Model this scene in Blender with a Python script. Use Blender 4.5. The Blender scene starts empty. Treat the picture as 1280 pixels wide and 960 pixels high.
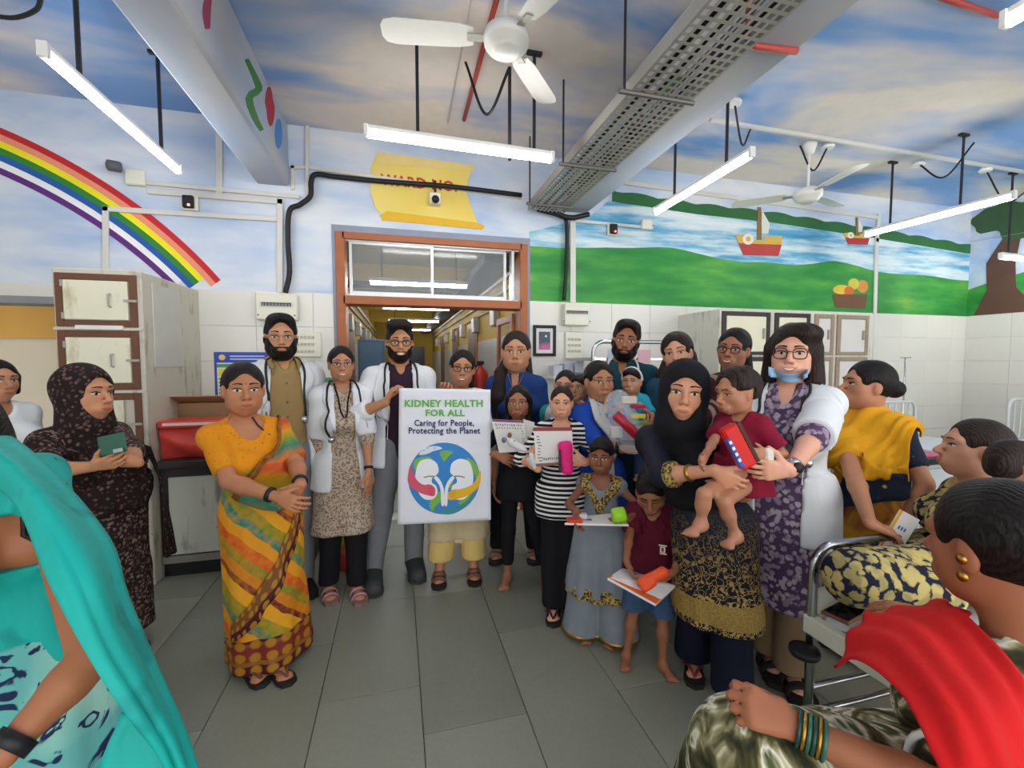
import bpy, math, random
import numpy as np
from mathutils import Vector, Matrix, noise as mnoise
random.seed(7); RNG = np.random.default_rng(7)
scene = bpy.context.scene
COL = scene.collection

# ------------------------------------------------------------------ camera, world, exposure
FPX, CAMH = 548.0, 1.5
PIT = math.atan(30/FPX); YAW = math.atan(143/FPX*math.cos(PIT))
V = lambda *a: np.array(a, float)
CR = V(math.cos(YAW), -math.sin(YAW), 0)
CF = V(math.sin(YAW), math.cos(YAW), 0)*math.cos(PIT) + V(0, 0, -math.sin(PIT))
CU = np.cross(CR, CF); CC = V(0, 0, CAMH)
cam = bpy.data.objects.new('camera', bpy.data.cameras.new('camera')); COL.objects.link(cam)
cam.data.sensor_width = 36; cam.data.lens = FPX/1280*36; cam.data.clip_start = .02
cam.matrix_world = Matrix(((CR[0], CU[0], -CF[0], CC[0]), (CR[1], CU[1], -CF[1], CC[1]), (CR[2], CU[2], -CF[2], CC[2]), (0, 0, 0, 1)))
scene.camera = cam
wd = bpy.data.worlds.new('daylight'); scene.world = wd; wd.use_nodes = True
wd.node_tree.nodes['Background'].inputs[0].default_value = (1, .985, .955, 1)
wd.node_tree.nodes['Background'].inputs[1].default_value = 1.35
vs = scene.view_settings; vs.view_transform = 'Standard'; vs.look = 'None'; vs.gamma = 1; vs.use_curve_mapping = False
vs.exposure = 1.0
TUBE_STRENGTH = 23.0

def ray(x, y): return CF + CR*(x-640)/FPX - CU*(y-480)/FPX
def atD(x, y, d): return CC + ray(x, y)*d                       # axial depth
def atZ(x, y, z=0.): r = ray(x, y); return CC + r*(z-CAMH)/r[2]
def atY(x, y, Y): r = ray(x, y); return CC + r*Y/r[1]
def atX(x, y, X): r = ray(x, y); return CC + r*X/r[0]
def nrm(v): v = np.asarray(v, float); return v/(np.linalg.norm(v)+1e-12)
def lerp(a, b, t): return np.asarray(a)*(1-t) + np.asarray(b)*t

# ------------------------------------------------------------------ materials
def srgb(h):
    if not isinstance(h, str): return tuple(h)[:3] + (1,)
    h = h.lstrip('#'); o = []
    for i in (0, 2, 4):
        c = int(h[i:i+2], 16)/255; o.append(c/12.92 if c <= .04045 else ((c+.055)/1.055)**2.4)
    return tuple(o) + (1,)
class G:
    def __init__(s, name, rough=.6, metal=0, spec=.4):
        s.m = bpy.data.materials.new(name); s.m.use_nodes = True; s.t = s.m.node_tree; s.b = s.t.nodes['Principled BSDF']
        s.b.inputs['Roughness'].default_value = rough; s.b.inputs['Metallic'].default_value = metal
        s.b.inputs['Specular IOR Level'].default_value = spec
    def n(s, typ, ins=None, **at):
        k = s.t.nodes.new('ShaderNode'+typ)
        for a, v in at.items(): setattr(k, a, v)
        for a, v in (ins or {}).items(): s.put(k.inputs[a], v)
        return k
    def put(s, sock, v):
        if isinstance(v, bpy.types.NodeSocket): s.t.links.new(v, sock)
        elif v is not None:
            if isinstance(v, str): v = srgb(v)
            sock.default_value = v
    def obj(s): return s.n('TexCoord').outputs['Object']
    def att(s, name='uvm'): return s.n('Attribute', attribute_name=name).outputs['Vector']
    def map(s, v, scale=(1, 1, 1), rot=(0, 0, 0), loc=(0, 0, 0)):
        if not hasattr(scale, '__len__'): scale = (scale,)*3
        return s.n('Mapping', {'Vector': v, 'Scale': scale, 'Rotation': rot, 'Location': loc}).outputs[0]
    def noise(s, v, sc=5, det=3, rough=.5, dist=0): return s.n('TexNoise', {'Vector': v, 'Scale': sc, 'Detail': det, 'Roughness': rough, 'Distortion': dist}).outputs['Fac']
    def vor(s, v, sc=5, out='Distance', feature='F1', rnd=1): return s.n('TexVoronoi', {'Vector': v, 'Scale': sc, 'Randomness': rnd}, feature=feature).outputs[out]
    def wave(s, v, sc=5, dist=0, dsc=1, dirn='X', prof='SIN'): return s.n('TexWave', {'Vector': v, 'Scale': sc, 'Distortion': dist, 'Detail Scale': dsc, 'Detail': 2}, bands_direction=dirn, wave_profile=prof).outputs['Fac']
    def ramp(s, f, stops, const=False):
        k = s.n('ValToRGB'); s.put(k.inputs[0], f); e = k.color_ramp.elements
        if const: k.color_ramp.interpolation = 'CONSTANT'
        while len(e) < len(stops): e.new(.5)
        for el, (p, c) in zip(e, stops): el.position = p; el.color = srgb(c)
        return k.outputs[0]
    def mix(s, f, a, b, mode='MIX'):
        k = s.n('Mix', data_type='RGBA', blend_type=mode); s.put(k.inputs[0], f); s.put(k.inputs[6], a); s.put(k.inputs[7], b); return k.outputs[2]
    def math(s, op, a, b=0, c=None):
        k = s.n('Math', operation=op); s.put(k.inputs[0], a); s.put(k.inputs[1], b)
        if c is not None: s.put(k.inputs[2], c)
        return k.outputs[0]
    def sep(s, v): k = s.n('SeparateXYZ', {0: v}); return k.outputs
    def out(s, col=None, rough=None, bump=None, bs=.3, bd=.01):
        if col is not None: s.put(s.b.inputs['Base Color'], col)
        if rough is not None: s.put(s.b.inputs['Roughness'], rough)
        if bump is not None: s.put(s.b.inputs['Normal'], s.n('Bump', {'Height': bump, 'Strength': bs, 'Distance': bd}).outputs[0])
        return s.m
_mc = {}
def shade(h, k):
    c = srgb(h); return tuple(min(1, x*k) for x in c[:3]) + (1,)
def flat(col, rough=.6, metal=0, var=.12, sc=6, spec=.4):
    key = (str(col), rough, metal, var, sc, spec)
    if key not in _mc:
        g = G('paint_%d' % len(_mc), rough, metal, spec)
        if var: f = g.noise(g.obj(), sc, 4); _mc[key] = g.out(g.mix(f, shade(col, 1-var), shade(col, 1+var)))
        else: _mc[key] = g.out(srgb(col))
    return _mc[key]
def cloth(col, var=.15, sc=14, rough=.85, bs=.25):
    key = ('cl', str(col), var, sc, rough)
    if key not in _mc:
        g = G('cloth_%d' % len(_mc), rough, 0, .2); o = g.obj(); f = g.noise(o, sc, 4, .6); w = g.noise(g.map(o, (1, 1, .35)), 22, 2)
        _mc[key] = g.out(g.mix(f, shade(col, 1-var), shade(col, 1+var)), bump=w, bs=bs, bd=.02)
    return _mc[key]
def glow(col, st):
    key = ('em', str(col), st)
    if key not in _mc:
        g = G('lit_%d' % len(_mc)); g.put(g.b.inputs['Base Color'], '#ffffff'); g.put(g.b.inputs['Emission Color'], srgb(col)); g.b.inputs['Emission Strength'].default_value = st
        _mc[key] = g.m
    return _mc[key]

# ------------------------------------------------------------------ mesh helpers
def wloc(o):
    v = V(0, 0, 0)
    while o is not None: v = v + np.array(o.location); o = o.parent
    return v
def frame(d, up=(0, 0, 1)):
    d = nrm(d); up = np.asarray(up, float)
    if abs(d @ up) > .97: up = V(1, 0, 0)
    s = nrm(np.cross(d, up)); return s, np.cross(s, d)
def crom(pts, n):
    pts = np.asarray(pts, float)
    if len(pts) == 2: return np.array([lerp(pts[0], pts[1], t) for t in np.linspace(0, 1, n)])
    P = np.vstack([2*pts[0]-pts[1], pts, 2*pts[-1]-pts[-2]]); o = []
    for u in np.linspace(0, len(pts)-1, n):
        i = min(int(u), len(pts)-2); t = u-i; a, b, c, d = P[i:i+4]
        o.append(.5*(2*b+(c-a)*t+(2*a-5*b+4*c-d)*t*t+(3*b-a-3*c+d)*t**3))
    return np.array(o)
class MB:
    def __init__(s): s.v = []; s.f = []; s.mi = []; s.cur = 0; s.nv = 0; s.uv = None
    def add(s, v, f):
        v = np.asarray(v, float).reshape(-1, 3); s.v.append(v); k = s.nv
        s.f += [tuple(int(i)+k for i in q) for q in f]; s.mi += [s.cur]*len(f); s.nv += len(v); return s
    def box(s, lo, hi, bev=0):
        a, b = np.minimum(lo, hi), np.maximum(lo, hi)
        if bev <= 0:
            v = [(x, y, z) for z in (a[2], b[2]) for y in (a[1], b[1]) for x in (a[0], b[0])]
            return s.add(v, [(0, 2, 3, 1), (4, 5, 7, 6), (0, 1, 5, 4), (2, 6, 7, 3), (0, 4, 6, 2), (1, 3, 7, 5)])
        e = min(bev, *( (b-a)/2.01)); c = (a+b)/2; h = (b-a)/2; v = []; 
        for ax in range(3):
            for sg in (-1, 1):
                for p in (-1, 1):
                    for q in (-1, 1):
                        t = [0, 0, 0]; t[ax] = sg*h[ax]; t[(ax+1) % 3] = p*(h[(ax+1) % 3]-e); t[(ax+2) % 3] = q*(h[(ax+2) % 3]-e); v.append(c+t)
        I = lambda ax, sg, p, q: ax*8+(sg > 0)*4+(p > 0)*2+(q > 0)
        f = []
        for ax in range(3):
            f.append((I(ax, 1, -1, -1), I(ax, 1, 1, -1), I(ax, 1, 1, 1), I(ax, 1, -1, 1))); f.append((I(ax, -1, -1, -1), I(ax, -1, -1, 1), I(ax, -1, 1, 1), I(ax, -1, 1, -1)))
            a2 = (ax+1) % 3
            for sg in (-1, 1):
                for p in (-1, 1):   # edge between face ax,sg and face a2,p ; running along a3
                    q = [I(ax, sg, p, -1), I(ax, sg, p, 1), I(a2, p, 1, sg), I(a2, p, -1, sg)]
                    f.append(tuple(q) if sg*p < 0 else tuple(q[::-1]))
        for x in (-1, 1):
            for y in (-1, 1):
                for z in (-1, 1):
                    q = (I(0, x, y, z), I(1, y, z, x), I(2, z, x, y)); f.append(q if x*y*z > 0 else q[::-1])
        return s.add(v, f)
    def obox(s, c, ax, ay, az, bev=0):   # oriented box: centre + three half vectors
        m = MB(); m.box((-1, -1, -1), (1, 1, 1)) if not bev else m.box(-V(*[np.linalg.norm(k) for k in (ax, ay, az)]), V(*[np.linalg.norm(k) for k in (ax, ay, az)]), bev)
        v = m.v[0]
        if bev: v = v/V(*[np.linalg.norm(k) for k in (ax, ay, az)])
        return s.add(np.asarray(c)+v[:, :1]*np.asarray(ax)+v[:, 1:2]*np.asarray(ay)+v[:, 2:]*np.asarray(az), m.f)
    def tube(s, pts, r, n=8, cap=True, up=(0, 0, 1), flatn=1.0):
        pts = np.asarray(pts, float); k = len(pts); r = np.broadcast_to(r, (k,)); vs_ = []
        prev = None
        for i in range(k):
            d = nrm(pts[min(i+1, k-1)]-pts[max(i-1, 0)])
            if prev is None: a, b = frame(d, up)
            else: a = nrm(prev-d*(prev @ d)); b = np.cross(a, d)
            prev = a
            for j in range(n):
                t = 2*math.pi*j/n; vs_.append(pts[i]+r[i]*(math.cos(t)*a+flatn*math.sin(t)*b))
        f = [(i*n+j, i*n+(j+1) % n, (i+1)*n+(j+1) % n, (i+1)*n+j) for i in range(k-1) for j in range(n)]
        f = [q[::-1] for q in f]
        if cap: f += [tuple(range(n)), tuple(reversed(range((k-1)*n, k*n)))]
        return s.add(vs_, f)
    def lathe(s, c, prof, n=20, axis=(0, 0, 1)):
        a, b = frame(axis, (0, 1, 0) if abs(axis[2]) > .9 else (0, 0, 1)); ax = nrm(axis); c = np.asarray(c, float); v = []
        for r, z in prof:
            for j in range(n):
                t = 2*math.pi*j/n; v.append(c+ax*z+max(r, 1e-4)*(math.cos(t)*a+math.sin(t)*b))
        k = len(prof); f = [(i*n+j, (i+1)*n+j, (i+1)*n+(j+1) % n, i*n+(j+1) % n) for i in range(k-1) for j in range(n)]
        f += [tuple(range(n)), tuple(reversed(range((k-1)*n, k*n)))]
        return s.add(v, f)
    def ell(s, c, ax, ay=None, az=None, n=12, m=8):
        if ay is None: ax, ay, az = np.eye(3)*ax
        v = []
        for i in range(m+1):
            p = math.pi*i/m
            for j in range(n):
                t = 2*math.pi*j/n; v.append(np.asarray(c)+np.asarray(ax)*math.sin(p)*math.cos(t)+np.asarray(ay)*math.sin(p)*math.sin(t)+np.asarray(az)*math.cos(p))
        return s.add(v, [(i*n+j, (i+1)*n+j, (i+1)*n+(j+1) % n, i*n+(j+1) % n) for i in range(m) for j in range(n)])
    def prism(s, poly, n):   # poly: list of 3d points (planar), extruded by vector n
        p = np.asarray(poly, float); k = len(p); n = np.asarray(n, float)
        nn = np.zeros(3)
        for i in range(k): nn += np.cross(p[i], p[(i+1) % k])
        if nn @ n < 0: p = p[::-1]
        f = [tuple(range(k, 2*k)), tuple(reversed(range(k)))] + [(i, (i+1) % k, k+(i+1) % k, k+i) for i in range(k)]
        return s.add(np.vstack([p, p+n]), f)
    def grid(s, P):          # P: (a,b,3)
        P = np.asarray(P, float); a, b = P.shape[:2]
        return s.add(P.reshape(-1, 3), [(i*b+j, (i+1)*b+j, (i+1)*b+j+1, i*b+j+1) for i in range(a-1) for j in range(b-1)])
    def build(s, name, mat, parent=None, smooth=False, origin=None, solid=0, uv=None):
        vv = np.vstack(s.v)
        L = wloc(parent) if parent is not None else (np.asarray(origin, float) if origin is not None else V(*((vv.min(0)+vv.max(0))/2)[:2], vv[:, 2].min()))
        me = bpy.data.meshes.new(name); me.from_pydata((vv-L).tolist(), [], s.f)
        for m in (mat if isinstance(mat, (list, tuple)) else [mat]): me.materials.append(m)
        if any(s.mi): me.polygons.foreach_set('material_index', s.mi)
        if smooth: me.polygons.foreach_set('use_smooth', [True]*len(me.polygons))
        if uv is not None:
            at = me.attributes.new('uvm', 'FLOAT_VECTOR', 'POINT'); at.data.foreach_set('vector', np.asarray(uv, np.float32).ravel())
        me.update()
        o = bpy.data.objects.new(name, me); COL.objects.link(o)
        if parent is not None: o.parent = parent
        else: o.location = L.tolist()
        if solid:
            k = o.modifiers.new('solid', 'SOLIDIFY'); k.thickness = solid; k.offset = 0
        return o
def tag(o, label=None, cat=None, group=None, kind=None):
    if label: o['label'] = label
    if cat: o['category'] = cat
    if group: o['group'] = group
    if kind: o['kind'] = kind
    return o
def empty(name, loc, label=None, cat=None, group=None, kind=None):
    o = bpy.data.objects.new(name, None); COL.objects.link(o); o.location = [float(x) for x in loc]; o.empty_display_size = .1
    return tag(o, label, cat, group, kind)
def copyobj(o, loc, parent=None):
    c = o.copy(); COL.objects.link(c); c.location = [float(x) for x in loc]; c.parent = parent; return c
def textmesh(txt, size, bold=0.0, depth=.0008):
    cu = bpy.data.curves.new('t', 'FONT'); cu.body = txt; cu.size = size; cu.align_x = 'CENTER'; cu.offset = bold; cu.extrude = depth; cu.resolution_u = 2; cu.space_character = 1.08
    ob = bpy.data.objects.new('t', cu); COL.objects.link(ob); dg = bpy.context.evaluated_depsgraph_get()
    me = bpy.data.meshes.new_from_object(ob.evaluated_get(dg)); bpy.data.objects.remove(ob); bpy.data.curves.remove(cu)
    v = np.array([q.co[:] for q in me.vertices]); f = [tuple(p.vertices) for p in me.polygons]; bpy.data.meshes.remove(me); return v, f
def put_text(name, txt, size, c, ex, ey, mat, parent, bold=0.0, width=None):
    v, f = textmesh(txt, size, bold); 
    if width: v[:, 0] *= width/(v[:, 0].max()-v[:, 0].min())
    ex = nrm(ex); ey = nrm(ey); ez = np.cross(ex, ey); m = MB(); m.add(np.asarray(c)+v[:, :1]*ex+v[:, 1:2]*ey+v[:, 2:]*ez, f)
    return m.build(name, mat, parent)
# ------------------------------------------------------------------ the setting
WY, RX, LX, CZ, TZ = 4.2, 7.4, -3.5, 3.5, 2.085      # back wall, right wall, left wall, ceiling, tile top
NEAR = -3.2
# --- materials
g = G('painted_sky', .75); o = g.obj()
nz = g.noise(g.map(o, (.32, .75, 1.2), (0, 0, .5)), 1.25, 4, .5, .35); nz2 = g.noise(g.map(o, (.25, .7, 1), (0, 0, .5), (3, 1, 0)), 1.0, 3)
fine = g.noise(o, 9, 4)
skyc = g.mix(nz2, '#5f8ece', '#8cb0e0'); cl = g.mix(fine, '#ddd2ca', '#ece3da')
f_ = g.ramp(nz, [(0, '#000000'), (.42, '#000000'), (.56, '#ffffff')])
SKYC = g.out(g.mix(f_, skyc, cl), bump=fine, bs=.08)
g = G('painted_sky_wall', .7); o = g.obj()
nz = g.noise(g.map(o, (.35, 1, 1.1)), 1.9, 4, .55, .2); fine = g.noise(o, 9, 4)
SKYW = g.out(g.mix(g.ramp(nz, [(.35, '#000000'), (.62, '#ffffff')]), '#a3bcdf', '#dfe3ea'), bump=fine, bs=.08)
g = G('painted_beam', .6); o = g.obj(); nz = g.noise(g.map(o, (1, .3, 1)), 2.2, 4)
BEAM = g.out(g.mix(g.ramp(nz, [(.35, '#000000'), (.65, '#ffffff')]), '#9cadc8', '#bdbab8'))
def tilemat(name, c1, c2, rough):
    g = G(name, rough, 0, .5); o = g.obj(); k = g.n('ObjectInfo').outputs['Random']; f = g.noise(o, 3, 4)
    return g.out(g.mix(k, c1, c2), rough=g.math('MULTIPLY_ADD', f, .15, rough-.05))
TILE = tilemat('glazed_white_tile', '#d9d7d0', '#dfddd6', .16)
GROUT = flat('#b9b7b0', .8)
g = G('stone_slab', .4, 0, .4); o = g.obj(); k = g.n('ObjectInfo').outputs['Random']; f = g.noise(o, 2.2, 6, .6); f2 = g.noise(o, 60, 3)
c = g.mix(k, '#797b6e', '#99998a'); c = g.mix(g.math('MULTIPLY', f, .55), c, '#94968b'); c = g.mix(g.math('MULTIPLY', f2, .25), c, '#4e524c')
SLAB = g.out(c, rough=g.math('MULTIPLY_ADD', f, .3, .28), bump=f, bs=.06)
WOOD = flat('#a5613a', .5, 0, .18, 8); WHITE = flat('#e8e8e4', .35, 0, .04); ALU = flat('#c9ccce', .35, .6, .06); CREAM = flat('#e4e2d2', .45, 0, .05)
BLACK = flat('#15151a', .5, 0, .1); STEEL = flat('#b9bcbe', .22, 1, .05); IRON = flat('#2e3036', .5, .3, .1); GALV = flat('#a7a49c', .5, .35, .15)
RED = flat('#c23128', .5); CONDUIT = flat('#d4d2cc', .5, 0, .06)

# --- floor: individual stone slabs over a bed
fl = MB().box((LX, NEAR, -.12), (RX, WY, -.02)).build('floor', flat('#4a4d48', .9), origin=(0, 0, -.12)); tag(fl, kind='structure', label='grey-green stone slab floor with dark joints', cat='floor')
_sl = {}
cuts = {-1: [1.99, 2.77], 0: [1.715, 2.765], 1: [2.28, 3.2], 2: [1.73, 2.6], -2: [2.42, 1.6]}
SW = .4335; x0 = .08
for i in range(int((LX-x0)//SW), int((RX-x0)//SW)+1):
    ys = set(cuts.get(i, [])); base = ys and min(ys) or (1.2+((i*37) % 10)*.085)
    seq = sorted(ys) if ys else [base, base+.86]
    while seq[0] > NEAR: seq.insert(0, seq[0]-(.78+.03*((i*7+len(seq)*5) % 9)))
    while seq[-1] < WY: seq.append(seq[-1]+(.78+.03*((i*5+len(seq)*3) % 9)))
    xa, xb = max(LX, x0+i*SW), min(RX, x0+(i+1)*SW)
    for a, b in zip(seq[:-1], seq[1:]):
        a, b = max(a, NEAR), min(b, WY)
        if b-a < .03 or xb-xa < .03: continue
        if len(fl.children) < 290 or True:
            MB().box((xa+.0015, a+.0015, -.02), (xb-.0015, b-.0015, 0), .002).build('stone_slab', SLAB, fl)

# --- walls
wb = MB()
for lo, hi in [((-2.52, WY, 0), (-.52, WY+.2, CZ)), ((LX, WY, 1.96), (-2.52, WY+.2, CZ)), ((-.52, WY, 2.66), (1.26, WY+.2, CZ)), ((1.26, WY, 0), (RX+.2, WY+.2, CZ))]: wb.box(lo, hi)
wall = wb.build('wall_back', SKYW, origin=(0, WY, 0)); tag(wall, 'painted back wall with sky mural above white glazed tiles', 'wall', kind='structure')
wr = MB().box((RX, NEAR, 0), (RX+.2, WY, CZ)).build('wall_right', SKYW, origin=(RX, 0, 0)); tag(wr, 'right wall with painted hills above white tiles', 'wall', kind='structure')
wl = MB().box((LX-.2, NEAR, 0), (LX, WY+.2, CZ)).build('wall_left', flat('#d8d8d4', .6), origin=(LX, 0, 0)); tag(wl, 'plain pale left wall', 'wall', kind='structure')
TW, TH = .452, .298; NT = 7
proto = {}
def tile_at(parent, lo, hi):
    key = tuple(np.round(np.subtract(hi, lo), 4))
    if key not in proto:
        t = MB().box(V(0, 0, 0)+.0012*(np.array(key) > .02), np.array(key)-.0012*(np.array(key) > .02), .0015).build('wall_tile', TILE, parent); proto[key] = t
        t.location = (np.array(lo)-wloc(parent)).tolist(); v = np.zeros(len(t.data.vertices)*3); t.data.vertices.foreach_get('co', v); v = v.reshape(-1, 3)+wloc(parent); t.data.vertices.foreach_set('co', v.ravel())
    else: copyobj(proto[key], np.array(lo)-wloc(parent), parent).name = 'wall_tile'
for a, b in [(-2.52, -.52), (1.26, RX)]:
    x = a
    while x < b-.01:
        x2 = min(x+TW, b)
        if b-x2 < .05: x2 = b
        for r in range(NT): tile_at(wall, (x, WY-.008, r*TH), (x2, WY, (r+1)*TH))
        x = x2
y = WY-.008
while y > .5:
    for r in range(NT): tile_at(wr, (RX-.008, y-TW, r*TH), (RX, y, (r+1)*TH))
    y -= TW
tile_at(wall, (LX, WY-.008, 1.985), (LX+.48, WY, TZ)); tile_at(wall, (LX+.48, WY-.008, 1.985), (-2.52, WY, TZ))

# --- ceiling and beams
ce = MB().box((LX, NEAR, CZ), (RX, WY+.2, CZ+.15)).build('ceiling', SKYC, origin=(0, 0, CZ)); tag(ce, 'ceiling painted as blue sky with beige clouds', 'ceiling', kind='structure')
bz = 2.98
bl = (atZ(136, 0, bz)[0]+atY(320, 230, WY)[0])/2; br = -.875
b1 = MB().box((bl, NEAR, bz), (br, WY, CZ), .02).build('trim_1', BEAM, origin=(br, 0, bz)); tag(b1, 'concrete ceiling beam with painted letters, over the brown dupatta side', 'beam', kind='structure')
b2l = atZ(994, 0, bz)[0]; b2r = atZ(1060, 16, bz)[0]
b2 = MB().box((b2l, NEAR, bz), (b2r, WY, CZ), .02).build('trim_2', BEAM, origin=(b2l, 0, bz)); tag(b2, 'concrete ceiling beam beside the perforated cable tray', 'beam', kind='structure')

def paint(name, parent, pts, mat, n=(0, -.002, 0)):    # flat painted shape a hair proud of its surface
    return MB().prism(pts, n).build(name, mat, parent)
wp = lambda pp, dy=0: [atY(x, y, WY-dy) for x, y in pp]
# letters on the beams
PINK = flat('#9c3a5e', .6); GREEN = flat('#3c7d3c', .6); BLU = flat('#3f83c8', .6); MAR = flat('#7c2148', .6); NAVY = flat('#20253f', .6)
bp = lambda pp: [atX(x, y, br) for x, y in pp]
def stroke(pp, w):
    p = crom(pp, 14); o1, o2 = [], []
    for i in range(len(p)):
        d = p[min(i+1, 13)]-p[max(i-1, 0)]; n_ = V(-d[1], d[0])/(np.linalg.norm(d)+1e-9); k = w*(.55+.45*math.sin(math.pi*i/13))
        o1.append(p[i]+n_*k); o2.append(p[i]-n_*k)
    return [tuple(q) for q in o1+o2[::-1]]
paint('painted_letter', b1, bp(stroke([(262, -12), (258, 12), (259, 36)], 5)), PINK, (.003, 0, 0))
paint('painted_letter', b1, bp(stroke([(308, 74), (320, 100), (323, 112), (311, 122), (318, 146), (327, 163)], 4.5)), GREEN, (.003, 0, 0))
paint('painted_balloon', b1, bp([(336+5*math.cos(t)+(.0 if math.sin(t) < 0 else 2), 133+25*math.sin(t)) for t in np.linspace(0, 6.28, 18)[:-1]]), flat('#a3293a', .6), (.003, 0, 0))
paint('painted_balloon', b1, bp([(348+4.5*math.cos(t), 167+19*math.sin(t)) for t in np.linspace(0, 6.28, 18)[:-1]]), BLU, (.003, 0, 0))
bq = lambda pp: [atX(x, y, b2l) for x, y in pp]
for pp, w, m in [([(905, 50), (896, 66), (893, 86)], 6, NAVY), ([(850, 95), (838, 112), (828, 122)], 4, GREEN), ([(804, 144), (795, 160), (784, 182), (786, 170), (790, 152)], 4, MAR), ([(763, 188), (756, 200), (752, 196)], 3, NAVY), ([(738, 212), (730, 224), (724, 236), (727, 220)], 3, GREEN), ([(714, 238), (711, 246)], 3, MAR)]:
    paint('painted_letter', b2, bq(stroke(pp, w)), m, (-.003, 0, 0))

# --- rainbow on the back wall: rings about one centre
pts_out = wp([(0, 160), (100, 205), (200, 283), (287, 360)]); A = np.array([[p[0], p[2], 1] for p in pts_out]); s_ = np.linalg.lstsq(np.c_[2*A[:, :2], np.ones(4)], (A[:, :2]**2).sum(1), rcond=None)[0]
rc = s_[:2]; r0 = math.sqrt(s_[2]+rc @ rc)
inn = wp([(0, 223), (130, 285), (202, 345)]); rin = np.mean([math.hypot(p[0]-rc[0], p[2]-rc[1]) for p in inn])
bw = (r0-rin)/7
for k, c in enumerate(['#c4242c', '#ea9273', '#f1e41c', '#2c8436', '#225aa6', '#f2f2f4', '#5f2a7c']):
    ra, rb = r0-k*bw, r0-(k+1)*bw; arc = lambda r: [(rc[0]+r*math.cos(t), rc[1]+r*math.sin(t)) for t in np.linspace(-.6, 2.4, 120)]
    poly = [(a, b) for a, b in zip(arc(ra), arc(rb)) if a[0] > LX+.01 and b[0] > LX+.01 and min(a[1], b[1]) > TZ+.001 and a[1] < CZ]
    m = MB().grid([[(a[0], WY-.003, a[1]), (b[0], WY-.003, b[1])] for a, b in poly]); m.build('rainbow_band', flat(c, .6, 0, .05), wall, solid=.002)
# --- landscape on the right part of the back wall
g = G('painted_grass', .6); o = g.obj(); f = g.noise(g.map(o, (.6, 1, 2.5)), 2.2, 4)
GRASS = g.out(g.ramp(f, [(.2, '#1f6b34'), (.45, '#2c8a3d'), (.62, '#4da043'), (.8, '#8fb944')]))
g = G('painted_water', .6); o = g.obj(); f = g.noise(g.map(o, (.35, 1, 3.2)), 2.2, 5, .6)
WATER = g.out(g.ramp(f, [(.25, '#2f78a8'), (.42, '#5da9cf'), (.55, '#cfe2ea'), (.75, '#eef2f4')]))
BUSH = flat('#2f6b3c', .7, 0, .2)
hillt = [(664, 308), (700, 312), (760, 308), (840, 311), (880, 318), (930, 328), (990, 331), (1040, 326), (1090, 338), (1150, 345), (1208, 350)]
hw = [atY(x, y, WY) for x, y in hillt]
xs = np.linspace(1.27, RX, 60); hz = np.interp(xs, [p[0] for p in hw], [p[2] for p in hw])+.012*np.sin(xs*5)
dn = wp([(664, 290), (740, 270), (765, 246), (870, 262), (960, 272), (1090, 292), (1208, 312)]); wz = np.interp(xs, [p[0] for p in dn], [p[2] for p in dn])
MB().grid([[(x, WY-.002, wz_), (x, WY-.002, z-.05)] for x, z, wz_ in zip(xs, hz, wz)]).build('painted_lake', WATER, wall, solid=.0016)
MB().grid([[(x, WY-.004, z), (x, WY-.004, TZ)] for x, z in zip(xs, hz)]).build('painted_hill', GRASS, wall, solid=.0016)
bx_ = np.linspace(dn[2][0], RX, 90); bzc = np.interp(bx_, [p[0] for p in dn], [p[2] for p in dn])
MB().grid([[(x, WY-.005, z+.05+.025*abs(math.sin(x*7))), (x, WY-.005, z-.05)] for x, z in zip(bx_, bzc)]).build('painted_bushes', BUSH, wall, solid=.0016)
def boat(cx, cy, s):
    R = lambda pp: wp([(cx+x*s, cy+y*s) for x, y in pp], .007)
    paint('painted_boat_hull', wall, R([(-26, 0), (28, 2), (24, 16), (-20, 15)]), flat('#b23a3a', .6))
    Y_ = flat('#d2b04a', .6)
    paint('painted_boat_deck', wall, R([(-30, -10), (-12, -12), (-12, -4), (6, -3), (6, -9), (28, -9), (28, 2), (-26, 0)]), Y_, (0, -.003, 0))
    paint('painted_boat_mast', wall, R([(-2, -45), (2, -45), (3, -4), (-3, -4)]), flat('#8a6a3a', .6), (0, -.004, 0))
    paint('painted_boat_sail', wall, R([(3, -42), (13, -24), (11, -12), (3, -12)]), flat('#dcdcd8', .6), (0, -.0035, 0))
    rg = [(-14+7*math.cos(t), -5+7*math.sin(t)) for t in np.linspace(0, 6.28, 16)[:-1]]
    paint('painted_lifebuoy', wall, R(rg), flat('#e8e4da', .6), (0, -.004, 0)); paint('painted_lifebuoy_hole', wall, R([(-14+(x+14)*.45, -5+(y+5)*.45) for x, y in rg]), Y_, (0, -.0045, 0))
boat(949, 304, 1.0); boat(1071, 297, .56)
# fruit basket painted on the hill
R = lambda pp: wp(pp, .006)
circ = lambda x, y, a, b=None: [(x+a*math.cos(t), y+(b or a)*math.sin(t)) for t in np.linspace(0, 6.28, 16)[:-1]]
paint('painted_fruit', wall, R(circ(1052, 362, 11, 6)), flat('#d9b83c', .6)); paint('painted_fruit', wall, R(circ(1067, 355, 7)), flat('#cdbf4a', .6), (0, -.003, 0))
paint('painted_fruit', wall, R(circ(1078, 358, 7, 8)), flat('#cf8a3c', .6), (0, -.0025, 0)); paint('painted_fruit', wall, R(circ(1061, 364, 6)), flat('#d2662e', .6), (0, -.0035, 0))
paint('painted_basket', wall, R([(1040, 368), (1084, 368), (1081, 386), (1044, 384)]), flat('#6b4a32', .6), (0, -.004, 0))
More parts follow.
